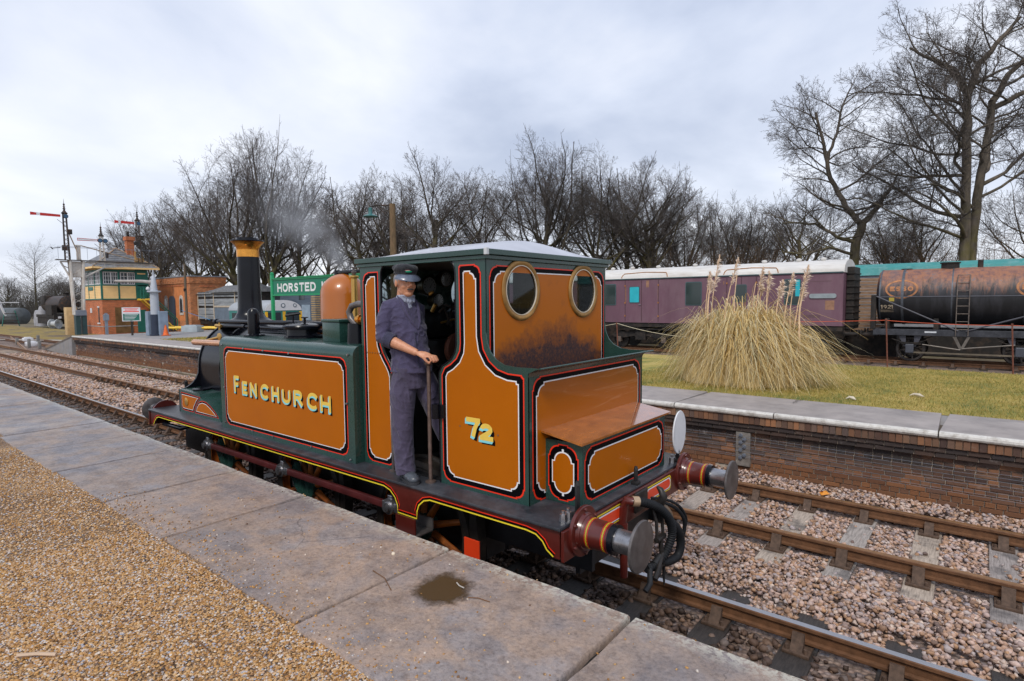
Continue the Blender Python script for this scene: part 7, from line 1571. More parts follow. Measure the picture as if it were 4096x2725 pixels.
def tubes(items, sides_of):
    """many polylines -> one mesh (numpy, batched by length)"""
    groups = {}
    for lvl, P, r in items: groups.setdefault((len(P), sides_of(lvl, r[0])), []).append((P, r))
    Vs, Fs, o = [], [], 0
    for (n, s_), L_ in groups.items():
        P = np.array([a for a, _ in L_]); Rr = np.array([b for _, b in L_]); m = len(L_)
        T = np.empty_like(P); T[:, 1:-1] = P[:, 2:]-P[:, :-2]; T[:, 0] = P[:, 1]-P[:, 0]; T[:, -1] = P[:, -1]-P[:, -2]; T /= np.linalg.norm(T, axis=2, keepdims=True)+1e-9
        mt = T.mean(1, keepdims=True); ref = np.where(np.abs(mt[..., 2:3]) < .8, np.array([0, 0, 1.]), np.array([1., 0, 0])); U = np.cross(T, np.broadcast_to(ref, T.shape)); U /= np.linalg.norm(U, axis=2, keepdims=True)+1e-9; Wv = np.cross(T, U)
        a = np.arange(s_)*2*np.pi/s_; V = P[:, :, None]+Rr[:, :, None, None]*(U[:, :, None]*np.cos(a)[None, None, :, None]+Wv[:, :, None]*np.sin(a)[None, None, :, None])
        base = (np.arange(m)*n*s_)[:, None, None]; k = (np.arange(n-1)*s_)[None, :, None]; j = np.arange(s_)[None, None]; j2 = (j+1) % s_
        F = np.stack([base+k+j, base+k+j2, base+k+s_+j2, base+k+s_+j], -1).reshape(-1, 4)+o
        Vs.append(V.reshape(-1, 3)); Fs.append(F); o += m*n*s_
    return np.concatenate(Vs), np.concatenate(Fs)
SD = lambda lvl, r: 8 if r > .12 else (5 if r > .04 else 3)
STY = {
 'spread': dict(levels=6, wig=[.05, .13, .17, .20, .22, .2], up=[.02, .02, .03, .04, .04, .03], seg=[.9, .8, .5, .35, .28, .25], tip=[.6, .22, .25, .3, .4, .6], kids=[12, 8, 6, 5, 3], ref=[8, 5.5, 2.5, 1.2, .6], start=[.36, .20, .15, .1, .1], ang=[62, 46, 42, 40, 38], ratio=[1.05, .46, .50, .52, .6], rr=[.48, .45, .5, .5, .6]),
 'upright': dict(levels=6, wig=[.04, .10, .15, .18, .20, .2], up=[.02, .035, .05, .05, .04, .03], seg=[.9, .8, .5, .35, .28, .25], tip=[.75, .22, .25, .3, .4, .6], kids=[9, 8, 6, 5, 3], ref=[6, 6, 2.6, 1.2, .6], start=[.55, .20, .15, .1, .1], ang=[50, 42, 40, 40, 38], ratio=[2.0, .46, .50, .52, .6], rr=[.52, .45, .5, .5, .6]),
 'fir': dict(levels=4, wig=[.01, .04, .08, .1], up=[.0, .02, .02, .02], seg=[2, .8, .5, .4], tip=[.1, .2, .3, .4], kids=[60, 12, 3], ref=[14, 3, 1.2], start=[.12, .1, .1], ang=[72, 55, 45], ratio=[.34, .34, .4], rr=[.26, .4, .5]),
}
def mk_tree(seed, H, r0, sty, forks=1, mat_t=None, scale_kids=1):
    R_ = random.Random(seed); S_ = dict(STY[sty]); out = []
    if sty != 'fir': S_['env'] = (H*.60, H*R_.uniform(.30, .38), H*.41)
    if scale_kids != 1: S_['kids'] = [max(1, k*scale_kids) for k in S_['kids']]
    for f in range(forks):
        d = norm((R_.gauss(0, .04 if forks == 1 else .09), R_.gauss(0, .04 if forks == 1 else .09), 1)); grow(out, R_, (0, 0, 0), d, H*(.40 if sty == 'upright' else .62 if sty == 'spread' else .9)*(1 if f == 0 else R_.uniform(.8, .95)), r0*(1 if f == 0 else .75), 0, S_)
    return out
def tree_obj(name, items, label, loc, rz=0, sc=1, mt=None, mc=None, group=None):
    t = thing(name, label, 'tree', loc, rz, group); t.scale = (sc, sc, sc)
    V, F = tubes([i for i in items if i[0] <= 1], SD); quickmesh('trunk', V, F, mt or bark, t, True)
    V, F = tubes([i for i in items if i[0] > 1], SD); quickmesh('crown', V, F, mc or twig_w, t)
    return t
protos_t = []
for i, (sd_, sty, fk, H) in enumerate(((3, 'spread', 1, 16), (8, 'upright', 1, 17), (21, 'spread', 1, 16), (34, 'upright', 1, 18), (45, 'spread', 1, 15), (57, 'upright', 2, 14))):
    protos_t.append(mk_tree(sd_, H, .30, sty, fk))
TR = [  # prototype, x, y, height, rz, label
 (5, -81.6, 24.3, 16, .3, 'slim bare tree rising behind the left part of the brick building'), (0, -76.6, 24.5, 15, 1.2, 'bare tree with a rounded crown just right of the signal box'), (1, -69.4, 25.2, 16.0, 2.2, 'bare tree forking low behind the brick building'),
 (3, -79.9, 32, 20.5, .8, 'pale tall bare tree seen through the steam, left of the chimney'), (1, -55.3, 23.7, 19.3, 4.0, 'tall leaning bare tree directly left of the engine chimney'), (3, -51.4, 24.4, 20.0, 3.1, 'tallest bare tree, directly behind the engine chimney'),
 (2, -52.8, 28.4, 16.3, 5.0, 'bare tree right of the chimney behind the drifting steam'), (4, -48.6, 29.2, 13.5, .5, 'low spreading bare tree behind the station sign'), (0, -42.4, 29.1, 15.5, 2.9, 'round headed bare tree left of the lamp post'),
 (5, -42.1, 31.9, 15.3, 1.9, 'bare tree right behind the lamp post'), (2, -34.0, 30.8, 16, .2, 'broad bare tree above the left part of the cab roof'), (4, -34.0, 35.9, 15.2, 3.7, 'thin leafless tree filling the gap above the cab roof'),
 (0, -27.5, 36.0, 17.2, 5.5, 'bare tree with a straight dark trunk above the middle of the cab roof'), (1, -24.0, 38.8, 16.4, 1.0, 'bare tree with steeply rising limbs above the round cab windows'), (2, -22.9, 42.3, 15.8, 2.5, 'bare tree half hidden behind its neighbour above the right round window'),
 (4, -22.0, 45.6, 15.8, 4.3, 'spreading bare tree above the left end of the maroon carriage'), (5, -21.1, 51.5, 14.0, .9, 'first of the small bare trees over the cream carriage roof, from the left'), (3, -19.4, 55.4, 13.6, 2.0, 'second of the small bare trees over the cream carriage roof, from the left'),
 (5, -17.3, 57.1, 14.2, 3.3, 'third of the small bare trees over the cream carriage roof, from the left'), (1, -14.6, 56.7, 13.0, 5.1, 'fourth of the small bare trees over the cream carriage roof, from the left'), (4, -10.2, 52.6, 13.4, 1.4, 'bare tree just left of the leaning broken tree'),
 (5, -3.8, 55.2, 12.2, .6, 'small bare tree between the leaning broken tree and the great oak'), (4, -1.6, 54.4, 11.2, 2.7, 'low twisted bare tree left of the great oak trunks'), (0, 5.4, 55.9, 14.5, 4.8, 'bare tree behind the right limbs of the great oak'),
 
 (0, -193.8, 29.6, 11.3, 0, 'leafless tree at the far left edge of the picture'), (2, -170.9, 35.3, 9.5, 1, 'low leafless tree beyond the yard, right of the cone shaped one'), (4, -143.4, 31.9, 9.0, 2, 'small distant tree left of the bracket signal'), (1, -127.4, 32.1, 11.0, 3, 'distant tree behind the bracket signal post'), (5, -112.1, 31.6, 12.5, 4, 'distant tree behind the signal box roof'),
 (1, -38.5, 30.5, 15.2, 2.2, 'bare tree whose crown touches the lamp, right of the post'), (3, -29, 37.5, 15.8, 1.3, 'slender bare tree just left of the straight dark trunk'), (0, -20.5, 42.5, 15.2, 3.0, 'bare tree over the gap between cab roof and carriage'), (1, -58, 27, 16.5, .4, 'bare tree between the two tall trees left of the chimney'), 
 (0, -210, 45, 13, 3.3, 'faint tree in the distant wood at the far left')]
seen = {}
for k, x, y, H, rz, lb in TR:
    H0 = max(p[2] for it in protos_t[k] for p in it[1])
    if k not in seen: seen[k] = tree_obj('bare_tree', protos_t[k], lb, (x, y, -.25), rz, H/H0, group='leafless trees round the yard'); seen[(k, 'H')] = H0
    else:
        o = dup(seen[k], (x, y, -.25), rz, lb); o.scale = (H/H0,)*3
fir = mk_tree(77, 16.5, .28, 'fir'); tree_obj('larch_tree', fir, 'cone shaped bare larch left of the bracket signal', (-168.7, 30.7, -.25))
# the great double trunked oak, and the leaning tree with a broken stem
RX, RY = .776, .631
def limb(out, R_, pts, r0, r1, S_, kids, Lk, bias=0, t0=.3, ang=55):
    """explicit stem through (right, height, depth) points with automatic limbs"""
    P = [(a*RX-c*RY*-1*0-c*.63, a*RY+c*.776, b) for a, b, c in pts]; n = len(P); fine = []
    for i in range(n-1):
        for k in range(4): t = k/4; fine.append(tuple(P[i][c]+(P[i+1][c]-P[i][c])*t+R_.gauss(0, .03) for c in range(3)))
    fine.append(P[-1]); m = len(fine); rs = [r0+(r1-r0)*i/(m-1) for i in range(m)]; out.append((0, fine, rs)); az = R_.random()*6
    for j in range(kids):
        t = t0+(1-t0)*(j+.5*R_.random())/kids; i = min(m-2, int(t*(m-1))); q = fine[i]; az += 2.4
        sd = bias if R_.random() < .75 and bias else R_.choice((-1, 1)); dpt = R_.uniform(-.8, .8)
        d = norm((RX*sd-RY*dpt, RY*sd+RX*dpt, R_.uniform(-.05, .75)+.4*t)); grow(out, R_, q, d, Lk*R_.uniform(.65, 1.2)*(1.1-.35*t), max(.05, rs[i]*R_.uniform(.34, .55)), 1, S_)
    return fine
OK_ = dict(levels=6, wig=[.05, .17, .22, .24, .24, .22], up=[0, .035, .04, .04, .03, .02], seg=[1, .7, .45, .32, .28, .25], tip=[.5, .28, .3, .3, .4, .6], kids=[0, 9, 7, 5, 3], ref=[10, 5, 2.2, 1.0, .5], start=[.2, .22, .15, .1, .1], ang=[60, 48, 45, 42, 40], ratio=[.5, .50, .50, .52, .6], rr=[.5, .46, .5, .5, .6])
R_ = random.Random(19); out = []
limb(out, R_, [(0, 0, 0), (0, 6.4, 0), (-.15, 11.5, 0), (-.1, 15.2, .1)], .30, .20, OK_, 16, 7.4, -1, .36)
limb(out, R_, [(-.1, 15.1, .1), (.6, 16.8, .2), (1.9, 18.4, .3), (3.0, 19.6, .3)], .22, .08, OK_, 8, 4.3, 0, .1)
limb(out, R_, [(-.1, 15.0, .1), (-1.2, 16.4, -.1), (-2.6, 17.0, -.2), (-4.0, 17.6, -.3)], .18, .06, OK_, 7, 3.6, 0, .15)
limb(out, R_, [(.45, 0, .3), (.72, 6.5, .3), (.98, 9.6, .3), (1.35, 12.4, .3), (1.45, 14.6, .2)], .28, .19, OK_, 10, 6.4, 1, .42)
limb(out, R_, [(1.45, 14.6, .2), (2.7, 16.4, .5), (4.6, 18.0, .6), (6.0, 20.0, .6)], .2, .07, OK_, 10, 4.8, 0, .1)
limb(out, R_, [(1.4, 14.2, .2), (3.0, 15.0, -.4), (5.2, 16.2, -.6), (7.2, 17.0, -.6)], .17, .06, OK_, 8, 4.2, 0, .2)
tree_obj('oak_tree', out, 'great bare oak with two tall trunks towering over the tank wagon', (1.2, 41.0, -.25), 0, 1.0, bark_br, twig_w)
R_ = random.Random(5); out = []
limb(out, R_, [(0, 0, 0), (.0, 4.5, 0), (.15, 6.6, 0), (.5, 7.9, 0)], .34, .27, OK_, 0, 3)
limb(out, R_, [(.45, 7.8, 0), (-.6, 9.0, 0), (-1.7, 11.0, .1), (-2.2, 13.2, .1), (-2.8, 15.4, .1)], .22, .07, OK_, 16, 4.6, 0, .12)
limb(out, R_, [(-1.9, 12.2, .1), (-1.3, 14.0, .2), (-1.0, 15.8, .2), (-.4, 17.0, .3)], .12, .04, OK_, 9, 3.0, 0, .15)
limb(out, R_, [(.5, 7.9, 0), (1.4, 8.8, 0), (2.2, 10.0, 0), (2.9, 11.3, 0)], .22, .05, OK_, 0, 2)
limb(out, R_, [(.1, 6.6, 0), (-1.2, 7.0, 0), (-2.6, 7.9, .1), (-4.8, 8.0, .2)], .15, .05, OK_, 10, 3.3, 0, .25)
limb(out, R_, [(.0, 5.8, 0), (-1.8, 6.3, -.2), (-3.4, 5.8, -.2), (-5.0, 6.0, -.2)], .12, .04, OK_, 8, 2.8, 0, .3)
tree_obj('oak_tree', out, 'leaning bare tree with a broken orange stub, left of the great oak', (-4.8, 41.6, -.25), 0, 1.0, bark_br, twig_w)
R_ = random.Random(9); out = []
limb(out, R_, [(0, 0, 0), (.3, 5, 0), (-.5, 9, 0), (-.9, 13, 0)], .3, .1, OK_, 12, 5.5, 0, .3)
tree_obj('oak_tree', out, 'bare oak at the right edge of the picture, its limbs crossing the great oak', (10.0, 45.0, -.25), 0, 1.1, bark_br, twig_w)
# undergrowth: tangled brown brushwood in front of and between the trunks
def brush(name, n, xs_, yfun, hmin, hmax, mat, seed, lean=.35, thick=.013):
    r = np.random.default_rng(seed); x = r.uniform(xs_[0], xs_[1], n); y = yfun(x, r); h = r.uniform(hmin, hmax, n)
    K = 4; t = np.linspace(0, 1, K); dx = r.normal(0, lean, n); dy = r.normal(0, lean, n); ph = r.uniform(0, 6, n)
    P = np.stack([x[:, None]+dx[:, None]*h[:, None]*t**1.3*.5+.10*np.sin(ph[:, None]+5*t), y[:, None]+dy[:, None]*h[:, None]*t*.5, -.25+h[:, None]*t], -1); items = [(0, P[i], thick*(1.2-t)) for i in range(n)]
    m = n*4; i = r.integers(0, n, m); tt = r.uniform(.25, .95, m); st = np.stack([np.array([np.interp(tt[k], t, P[i[k], :, c]) for c in range(3)]) for k in range(m)])
    d = np.stack([r.normal(0, 1, m), r.normal(0, 1, m), r.uniform(-.1, 1.0, m)], -1); d /= np.linalg.norm(d, axis=1, keepdims=True); Ls = r.uniform(.4, 1.3, m)[:, None]
    en = st+d*Ls+r.normal(0, .12, (m, 3)); Q = np.stack([st, en], 1)
    items += [(1, Q[k], np.array([.009, .004])) for k in range(m)]
    V, F = tubes(items, lambda l, r_: 3); return quickmesh(name, V, F, mat, kind='stuff')
brush('undergrowth', 1900, (-62, 9), lambda x, r: 33+.30*(x+35)+r.uniform(-3, 9, len(x))+np.maximum(0, x+20)*.12, 1.8, 5.0, brush_w, 3)
brush('undergrowth', 2600, (-32, 9), lambda x, r: 43+r.uniform(-3, 12, len(x)), 3.5, 8.2, brush_w, 4, .25)
brush('distant_wood', 3600, (-250, -105), lambda x, r: 34+r.uniform(-8, 22, len(x)), 2.5, 10, tree_wood('distant_brush', (.05, .048, .045), (.11, .10, .085)), 6, .75, .035)
bk_ = MB(); bk_.add([(-60, 60, -.3), (40, 60, -.3), (40, 75, 3.2), (-60, 75, 3.2), (-60, 120, 5), (40, 120, 5)], [(0, 1, 2, 3), (3, 2, 5, 4)])
bk_.build('embankment', M('leaf_litter', (.16, .11, .055), .95, 0, .4, 1.2, dirt=(.25, .19, .07), dirt_amt=.6), kind='structure')
gl = MB(); gl.add([(5, 36, 1.2), (30, 36, 2.0), (34, 52, 6.2), (7, 54, 4.6), (1, 46, 1.0)], [(0, 1, 2, 3, 4)]); gl.build('bracken_bank', M('bracken_gold', (.34, .22, .06), .95, 0, .4, 2, dirt=(.18, .13, .05), dirt_amt=.7, dscale=1), kind='structure')
# ================================================================== the driver
skin, _t, _p = newmat('skin')
_n = noise(_t, 40, 5, .6); _c = ramp(_t, _n, [(.3, (.50, .21, .115)), (.7, (.66, .33, .20))]); _t.links.new(_c, _p.inputs['Base Color']); _p.inputs['Roughness'].default_value = .5; _p.inputs['Subsurface Weight'].default_value = .08; _p.inputs['Subsurface Radius'].default_value = (.02, .008, .004)
def cloth_mat(name, col, sc_=9, folds=.5):
    m, t, p = newmat(name); a = noise(t, sc_, 5, .6, dist=.8); c = ramp(t, a, [(.3, scale_c(col, .86)), (.7, scale_c(col, 1.14))]); b = noise(t, 140, 3, .7); c = mix(t, .35, c, ramp(t, b, [(.3, (.7, .7, .7)), (.7, (1.25, 1.25, 1.25))]), 'MULTIPLY')
    t.links.new(c, p.inputs['Base Color']); p.inputs['Roughness'].default_value = .9; p.inputs['Sheen Weight'].default_value = .15; bumpn(t, p, noise(t, sc_*1.6, 4, .5, stretch=(1, 1, .6), dist=1.2), folds, .03); return m
overall = cloth_mat('overall_cloth', (.058, .050, .105)); trouser_m = cloth_mat('trouser_cloth', (.060, .049, .090), 7, .6); cuff_m = cloth_mat('cuff_lining', (.035, .035, .07), 20, .4); shirt_m = cloth_mat('check_shirt', (.33, .36, .46), 45, .3)
cap_m = cloth_mat('cap_cloth', (.013, .014, .019), 16, .4); peak_m = M('shiny_peak', (.10, .12, .17), .3, 0, .2, 20, coat=.5); shoe_m = M('boot_leather', (.06, .07, .085), .38, 0, .4, 30, coat=.2, dirt=(.14, .15, .17), dirt_amt=.5, dscale=20); hair_m = M('grey_hair', (.26, .25, .25), .8, 0, .3, 120, bump=.5, bscale=200)
import mathutils.noise as NZ
PER = thing('person', 'man in faded blue overalls and black peaked cap standing in the cab doorway', 'person', (-1.62, -.95, HP))
PO = Vector((-1.62, -.95, HP))
def ell(c, ax, rs, n=20, m=12):
    """ellipsoid with its own axes"""
    X_, Y_, Z_ = [Vector(a).normalized() for a in ax]; v, f = [], []
    for i in range(m+1):
        th = PI*i/m
        for j in range(n): ph = 2*PI*j/n; v.append(Vector(c)+X_*rs[0]*math.sin(th)*math.cos(ph)+Y_*rs[1]*math.sin(th)*math.sin(ph)+Z_*rs[2]*math.cos(th))
    for i in range(m):
        for j in range(n): f.append((i*n+j, i*n+(j+1) % n, (i+1)*n+(j+1) % n, (i+1)*n+j))
    return v, f
def loft(rings, n=24):
    """rings: (centre, x axis, y axis, rx, ry)"""
    v, f = [], []
    for c, xa, ya, rx, ry in rings:
        for j in range(n): a = 2*PI*j/n; v.append(Vector(c)+Vector(xa).normalized()*rx*math.cos(a)+Vector(ya).normalized()*ry*math.sin(a))
    k = len(rings)
    for i in range(k-1):
        for j in range(n): f.append((i*n+j, i*n+(j+1) % n, (i+1)*n+(j+1) % n, (i+1)*n+j))
    f += [tuple(range(n))[::-1], tuple(range((k-1)*n, k*n))]; return v, f
def remeshed(name, mb, voxel, mat, parent, smooth_it=4, disp=None):
    """fuse overlapping shapes to one continuous skin"""
    me = bpy.data.meshes.new(name); me.from_pydata([tuple(Vector(v)-PO) for v in mb.v], [], mb.f)
    bm = bmesh.new(); bm.from_mesh(me); bmesh.ops.recalc_face_normals(bm, faces=bm.faces[:]); bm.to_mesh(me); bm.free()
    o = bpy.data.objects.new(name, me); COL.objects.link(o)
    r = o.modifiers.new('r', 'REMESH'); r.mode = 'VOXEL'; r.voxel_size = voxel; r.use_smooth_shade = True
    s_ = o.modifiers.new('s', 'SMOOTH'); s_.iterations = smooth_it; s_.factor = .5
    bpy.context.view_layer.update(); dg = bpy.context.evaluated_depsgraph_get(); ev = bpy.data.meshes.new_from_object(o.evaluated_get(dg)); o.modifiers.clear(); o.data = ev
    if disp:
        for v in ev.vertices: v.co = disp(v.co+PO)-PO
    for p in ev.polygons: p.use_smooth = True
    ev.materials.clear(); ev.materials.append(mat); o.parent = parent; return o
def T2(mb, pts, rs, n=14): mb.tube(pts, rs, n)
# head: faces +X, turned a little to the camera and looking down
HC = Vector((-1.650, -.975, 2.788)); yaw_ = math.radians(-16); 
hf0 = Vector((math.cos(yaw_), math.sin(yaw_), 0)); hs = Vector((-hf0.y, hf0.x, 0)); pit = math.radians(5)
hf = hf0*math.cos(pit)-Vector((0, 0, 1))*math.sin(pit); hu = hf0*math.sin(pit)+Vector((0, 0, 1))*math.cos(pit)
H_ = lambda f, s_, u: HC+hf*f+hs*s_+hu*u
ax = (hf, hs, hu)
B = MB()
B.add(*ell(H_(-.015, 0, .03), ax, (.100, .080, .105))); B.add(*ell(H_(.03, 0, -.03), ax, (.070, .066, .090))); B.add(*ell(H_(.052, 0, -.088), ax, (.042, .045, .032))); B.add(*ell(H_(.02, 0, -.07), ax, (.062, .062, .048)))
for s_ in (-1, 1):
    B.add(*ell(H_(-.012, s_*.080, -.008), (hf, hs*1.0, hu), (.020, .010, .034), 12, 8)); B.add(*ell(H_(.065, s_*.036, -.028), ax, (.026, .028, .028), 12, 8)); B.add(*ell(H_(.078, s_*.030, .026), ax, (.020, .032, .011), 12, 8))
B.tube([H_(.086, 0, .022), H_(.100, 0, .0), H_(.116, 0, -.022)], [.009, .013, .016], 10); B.add(*ell(H_(.100, .014, -.026), ax, (.014, .011, .010), 10, 6)); B.add(*ell(H_(.100, -.014, -.026), ax, (.014, .011, .010), 10, 6))
B.add(*ell(H_(.084, 0, -.058), ax, (.014, .028, .007), 12, 6)); B.add(*ell(H_(.080, 0, -.070), ax, (.013, .024, .007), 12, 6))
nb = Vector((-1.70, -.965, 2.60)); B.tube([H_(-.02, 0, -.05), (H_(-.02, 0, -.09)+nb)/2, nb], [.060, .058, .066], 16)
# right forearm and hand on the rail post, left hand hanging in the cab
ELB = Vector((-1.745, -1.150, 2.335)); WR = Vector((-1.435, -1.055, 2.212)); SH = Vector((-1.735, -1.085, 2.575))
B.tube([ELB, ELB.lerp(WR, .3), ELB.lerp(WR, .7), WR], [.050, .048, .036, .029], 14)
hd = Vector((-1.345, -1.010, 2.188)); B.add(*ell((WR+hd)/2+Vector((.012, 0, .004)), ((hd-WR), Vector((.25, 1, 0)), Vector((0, 0, 1))), (.060, .040, .021), 14, 8))
fx = (hd-WR).normalized(); fy = Vector((.25, 1, 0)).normalized()
for k, (off, ln) in enumerate(((-.034, .030), (-.012, .037), (.010, .035), (.031, .026))):
    k0 = hd+fy*off+fx*.006; k1 = k0+fx*ln+Vector((0, 0, .004)); k2 = k1+fx*.020-Vector((0, 0, .028)); k3 = k2-fx*.018-Vector((0, 0, .018)); B.tube([k0-fx*.02, k0, k1, k2, k3], [.011, .0115, .0105, .0095, .0075], 8)
B.tube([WR+fx*.02-fy*.02, hd-fy*.050-Vector((0, 0, .008)), hd-fy*.050+fx*.025-Vector((0, 0, .030)), hd-fy*.036+fx*.040-Vector((0, 0, .050))], [.014, .013, .0115, .009], 8)
B.tube([Vector((-1.72, -.77, 2.30)), Vector((-1.68, -.75, 2.10)), Vector((-1.66, -.75, 2.02))], [.04, .032, .035], 10)
body = remeshed('body', B, .0052, skin, PER, 3)
hair_dk = M('dark_grey_hair', (.075, .060, .055), .9)
# facial detail: brows, eyes, moustache, lips, hair, ears shading
b = MB()
for s_ in (-1, 1): b.add(*ell(H_(.093, s_*.031, .030)-PO, ax, (.008, .020, .0055), 10, 6)); b.build('eyebrow', hair_dk, body, smooth=60); b = MB()
b.add(*ell(H_(.0975, 0, -.050)-PO, ax, (.010, .031, .0085), 12, 6)); b.build('moustache', hair_dk, body, smooth=60)
for s_ in (-1, 1): b = MB(); b.add(*ell(H_(.084, s_*.031, .012)-PO, ax, (.006, .013, .005), 10, 6)); b.build('eye', M('eye_dark', (.05, .035, .03), .3), body, smooth=60)
b = MB(); b.add(*ell(H_(.0915, 0, -.0665)-PO, ax, (.006, .022, .0038), 10, 6)); b.build('lips', M('lips', (.34, .13, .10), .5), body, smooth=60)
B = MB(); B.add(*ell(H_(-.030, 0, .020), ax, (.098, .0875, .092))); 
hair = remeshed('hair', B, .007, hair_m, PER, 1, lambda v: v)
# trim: hair stays behind the brow line
for v in hair.data.vertices:
    w_ = v.co+PO-HC; f_ = w_.dot(hf); u_ = w_.dot(hu)
    if f_ > .012: v.co -= hf*(f_-.012)*.85
    if u_ < -.02: v.co += (HC-PO-v.co)*min(.5, (-.02-u_)*6)
# cap with badge and peak
B = MB(); H0_ = H_; H_ = lambda f, s_, u: H0_(f, s_, u+.014)
ring = lambda f, u, rx, ry, tl=0: (H_(f, 0, u), hf+hu*tl, hs, rx, ry)
B.add(*loft([ring(-.010, .050, .106, .092), ring(-.010, .076, .108, .094), ring(-.010, .088, .114, .101), ring(-.012, .104, .118, .107, .06), ring(-.016, .120, .108, .099, .08), ring(-.02, .132, .085, .080, .10), ring(-.024, .138, .04, .04, .1)], 28))
cap = remeshed('cap', B, .006, cap_m, PER, 5, lambda v: v+hu*.014*NZ.noise(v*14)+hs*.008*NZ.noise(v*22))
b = MB(); n = 14; V = []
for i in range(n+1):
    a = -1.2+2.4*i/n
    for rr_, dz in ((.104, .056), (.132, .044-.012*math.cos(a)), (.149, .036-.030*math.cos(a))): V.append(H_(-.008+rr_*math.cos(a), rr_*.86*math.sin(a), dz)-PO)
for i in range(n+1):
    a = -1.2+2.4*i/n
    for rr_, dz in ((.104, .051), (.132, .039-.012*math.cos(a)), (.149, .031-.030*math.cos(a))): V.append(H_(-.008+rr_*math.cos(a), rr_*.86*math.sin(a), dz)-PO)
F_ = []; o_ = 3*(n+1)
for i in range(n):
    for k in range(2): q = (3*i+k, 3*i+k+1, 3*i+k+4, 3*i+k+3); F_.append(q); F_.append(tuple(x+o_ for x in q[::-1]))
    F_.append((3*i+2, 3*i+5, 3*i+5+o_, 3*i+2+o_))
b.add(V, F_); b.build('peak', peak_m, cap, smooth=50)
b = MB(); bc = H_(.103, 0, .074); b.add(*ell(H_(.098, -.018, .080)-PO, (hf, hs, hu), (.006, .030, .010), 14, 6)); b.build('badge', M('green_badge', (.01, .24, .13), .4), cap, smooth=60)
b = MB(); b.add(*ell(H_(.0965, -.018, .090)-PO, (hf, hs, hu), (.005, .034, .003), 14, 6)); b.build('badge_rim', M('badge_rim', (.65, .30, .28), .5), cap, smooth=60)
H_ = H0_
# jacket: torso loft plus sleeves, fused
ty = Vector((0, 1, 0)); B = MB()
fw = Vector((.97, .20, 0)).normalized(); sdv = Vector((-.20, .97, 0)).normalized()
B.add(*loft([((-1.645, -.93, 2.03), fw, sdv, .172, .165), ((-1.645, -.93, 2.045), fw, sdv, .178, .172), ((-1.65, -.93, 2.16), fw, sdv, .166, .166), ((-1.665, -.935, 2.30), fw, sdv, .152, .160), ((-1.685, -.935, 2.42), fw, sdv, .148, .168), ((-1.705, -.94, 2.52), fw, sdv, .132, .176), ((-1.715, -.945, 2.585), fw, sdv, .112, .160), ((-1.705, -.95, 2.63), fw, sdv, .092, .12), ((-1.70, -.955, 2.665), fw, sdv, .076, .080)], 32))
B.tube([SH+Vector((.04, .06, .02)), SH, SH.lerp(ELB, .35)+Vector((-.015, -.01, 0)), SH.lerp(ELB, .75)+Vector((-.01, 0, 0)), ELB+Vector((-.0, 0, -.0)), ELB.lerp(WR, .22)], [.070, .078, .070, .066, .064, .058], 18)
LS = Vector((-1.72, -.80, 2.56)); B.tube([LS-Vector((.0, .08, -.02)), LS, Vector((-1.74, -.77, 2.42)), Vector((-1.72, -.76, 2.20))], [.075, .078, .068, .06], 16)
def crumple(v):
    rg = (1-abs(NZ.noise(Vector((v.x*6+2*v.z, v.y*6, v.z*9-v.x*4)))))**7; r2 = (1-abs(NZ.noise(Vector((v.x*11-3*v.z, v.y*11+7, v.z*15+v.x*6)))))**7
    a = .005*NZ.noise(Vector((v.x*7, v.y*7, v.z*11)))+.010*rg+.006*r2-.004
    d = Vector((v.x+1.66, v.y+.94, 0)); 
    return v+(d.normalized()*a if d.length > .02 else Vector())
jk = remeshed('jacket', B, .0065, overall, PER, 3, crumple)
def hem(c, r, n=18): pass
b = MB(); c0 = ELB.lerp(WR, .10)-PO; c1 = ELB.lerp(WR, .32)-PO
b.tube([c0, c0.lerp(c1, .3), c0.lerp(c1, .4), c0.lerp(c1, .7), c0.lerp(c1, .8), c1], [.064, .068, .062, .066, .061, .063], 20); b.build('rolled_cuff', cuff_m, jk, smooth=70)
# open collar, shirt, front edge, pocket, buttons
nk = Vector((-1.70, -.96, 2.655))
B = MB(); B.add(*loft([((-1.69, -.955, 2.60), fw, sdv, .085, .085), ((-1.665, -.965, 2.665), fw, sdv, .082, .078), ((-1.655, -.97, 2.685), fw, sdv, .079, .074)], 20)); B.add(*ell((-1.612, -.965, 2.585), (Vector((1, -.1, -.25)), sdv, Vector((.25, 0, 1))), (.018, .030, .070)))
sh = remeshed('shirt', B, .007, shirt_m, PER, 2, lambda v: v+Vector((.004*math.sin(v.z*120), 0, 0)))
b = MB()
for s_ in (-1, 1): b.add([Vector(p)-PO for p in ((-1.612, -.97+s_*.030, 2.665), (-1.588, -.98+s_*.048, 2.655), (-1.580, -.98+s_*.036, 2.622), (-1.59, -.98+s_*.010, 2.645))], [(0, 1, 2, 3)])
b.build('shirt_collar', shirt_m, sh)
b = MB()
P_ = [(-1.68, -1.03, 2.675), (-1.62, -1.04, 2.62), (-1.585, -1.03, 2.54), (-1.552, -1.00, 2.46), (-1.53, -.96, 2.40)]
b.tube([Vector(p)-PO for p in P_], [.014, .018, .017, .013, .008], 8); P_ = [(-1.68, -.88, 2.675), (-1.625, -.88, 2.62), (-1.59, -.89, 2.55), (-1.555, -.91, 2.46), (-1.53, -.95, 2.40)]; b.tube([Vector(p)-PO for p in P_], [.012, .016, .016, .012, .008], 8); b.build('lapel', cuff_m if False else overall, jk, smooth=60)
b = MB()
for z_, x_ in ((2.37, -1.520), (2.28, -1.510), (2.18, -1.492), (2.09, -1.483)): b.lathe(Vector((x_, -.985, z_))-PO, (1, -.2, 0), [(0, .010), (.006, .009), (.008, 0)], 10)
b.build('buttons', cuff_m, jk, smooth=50, kind='stuff')
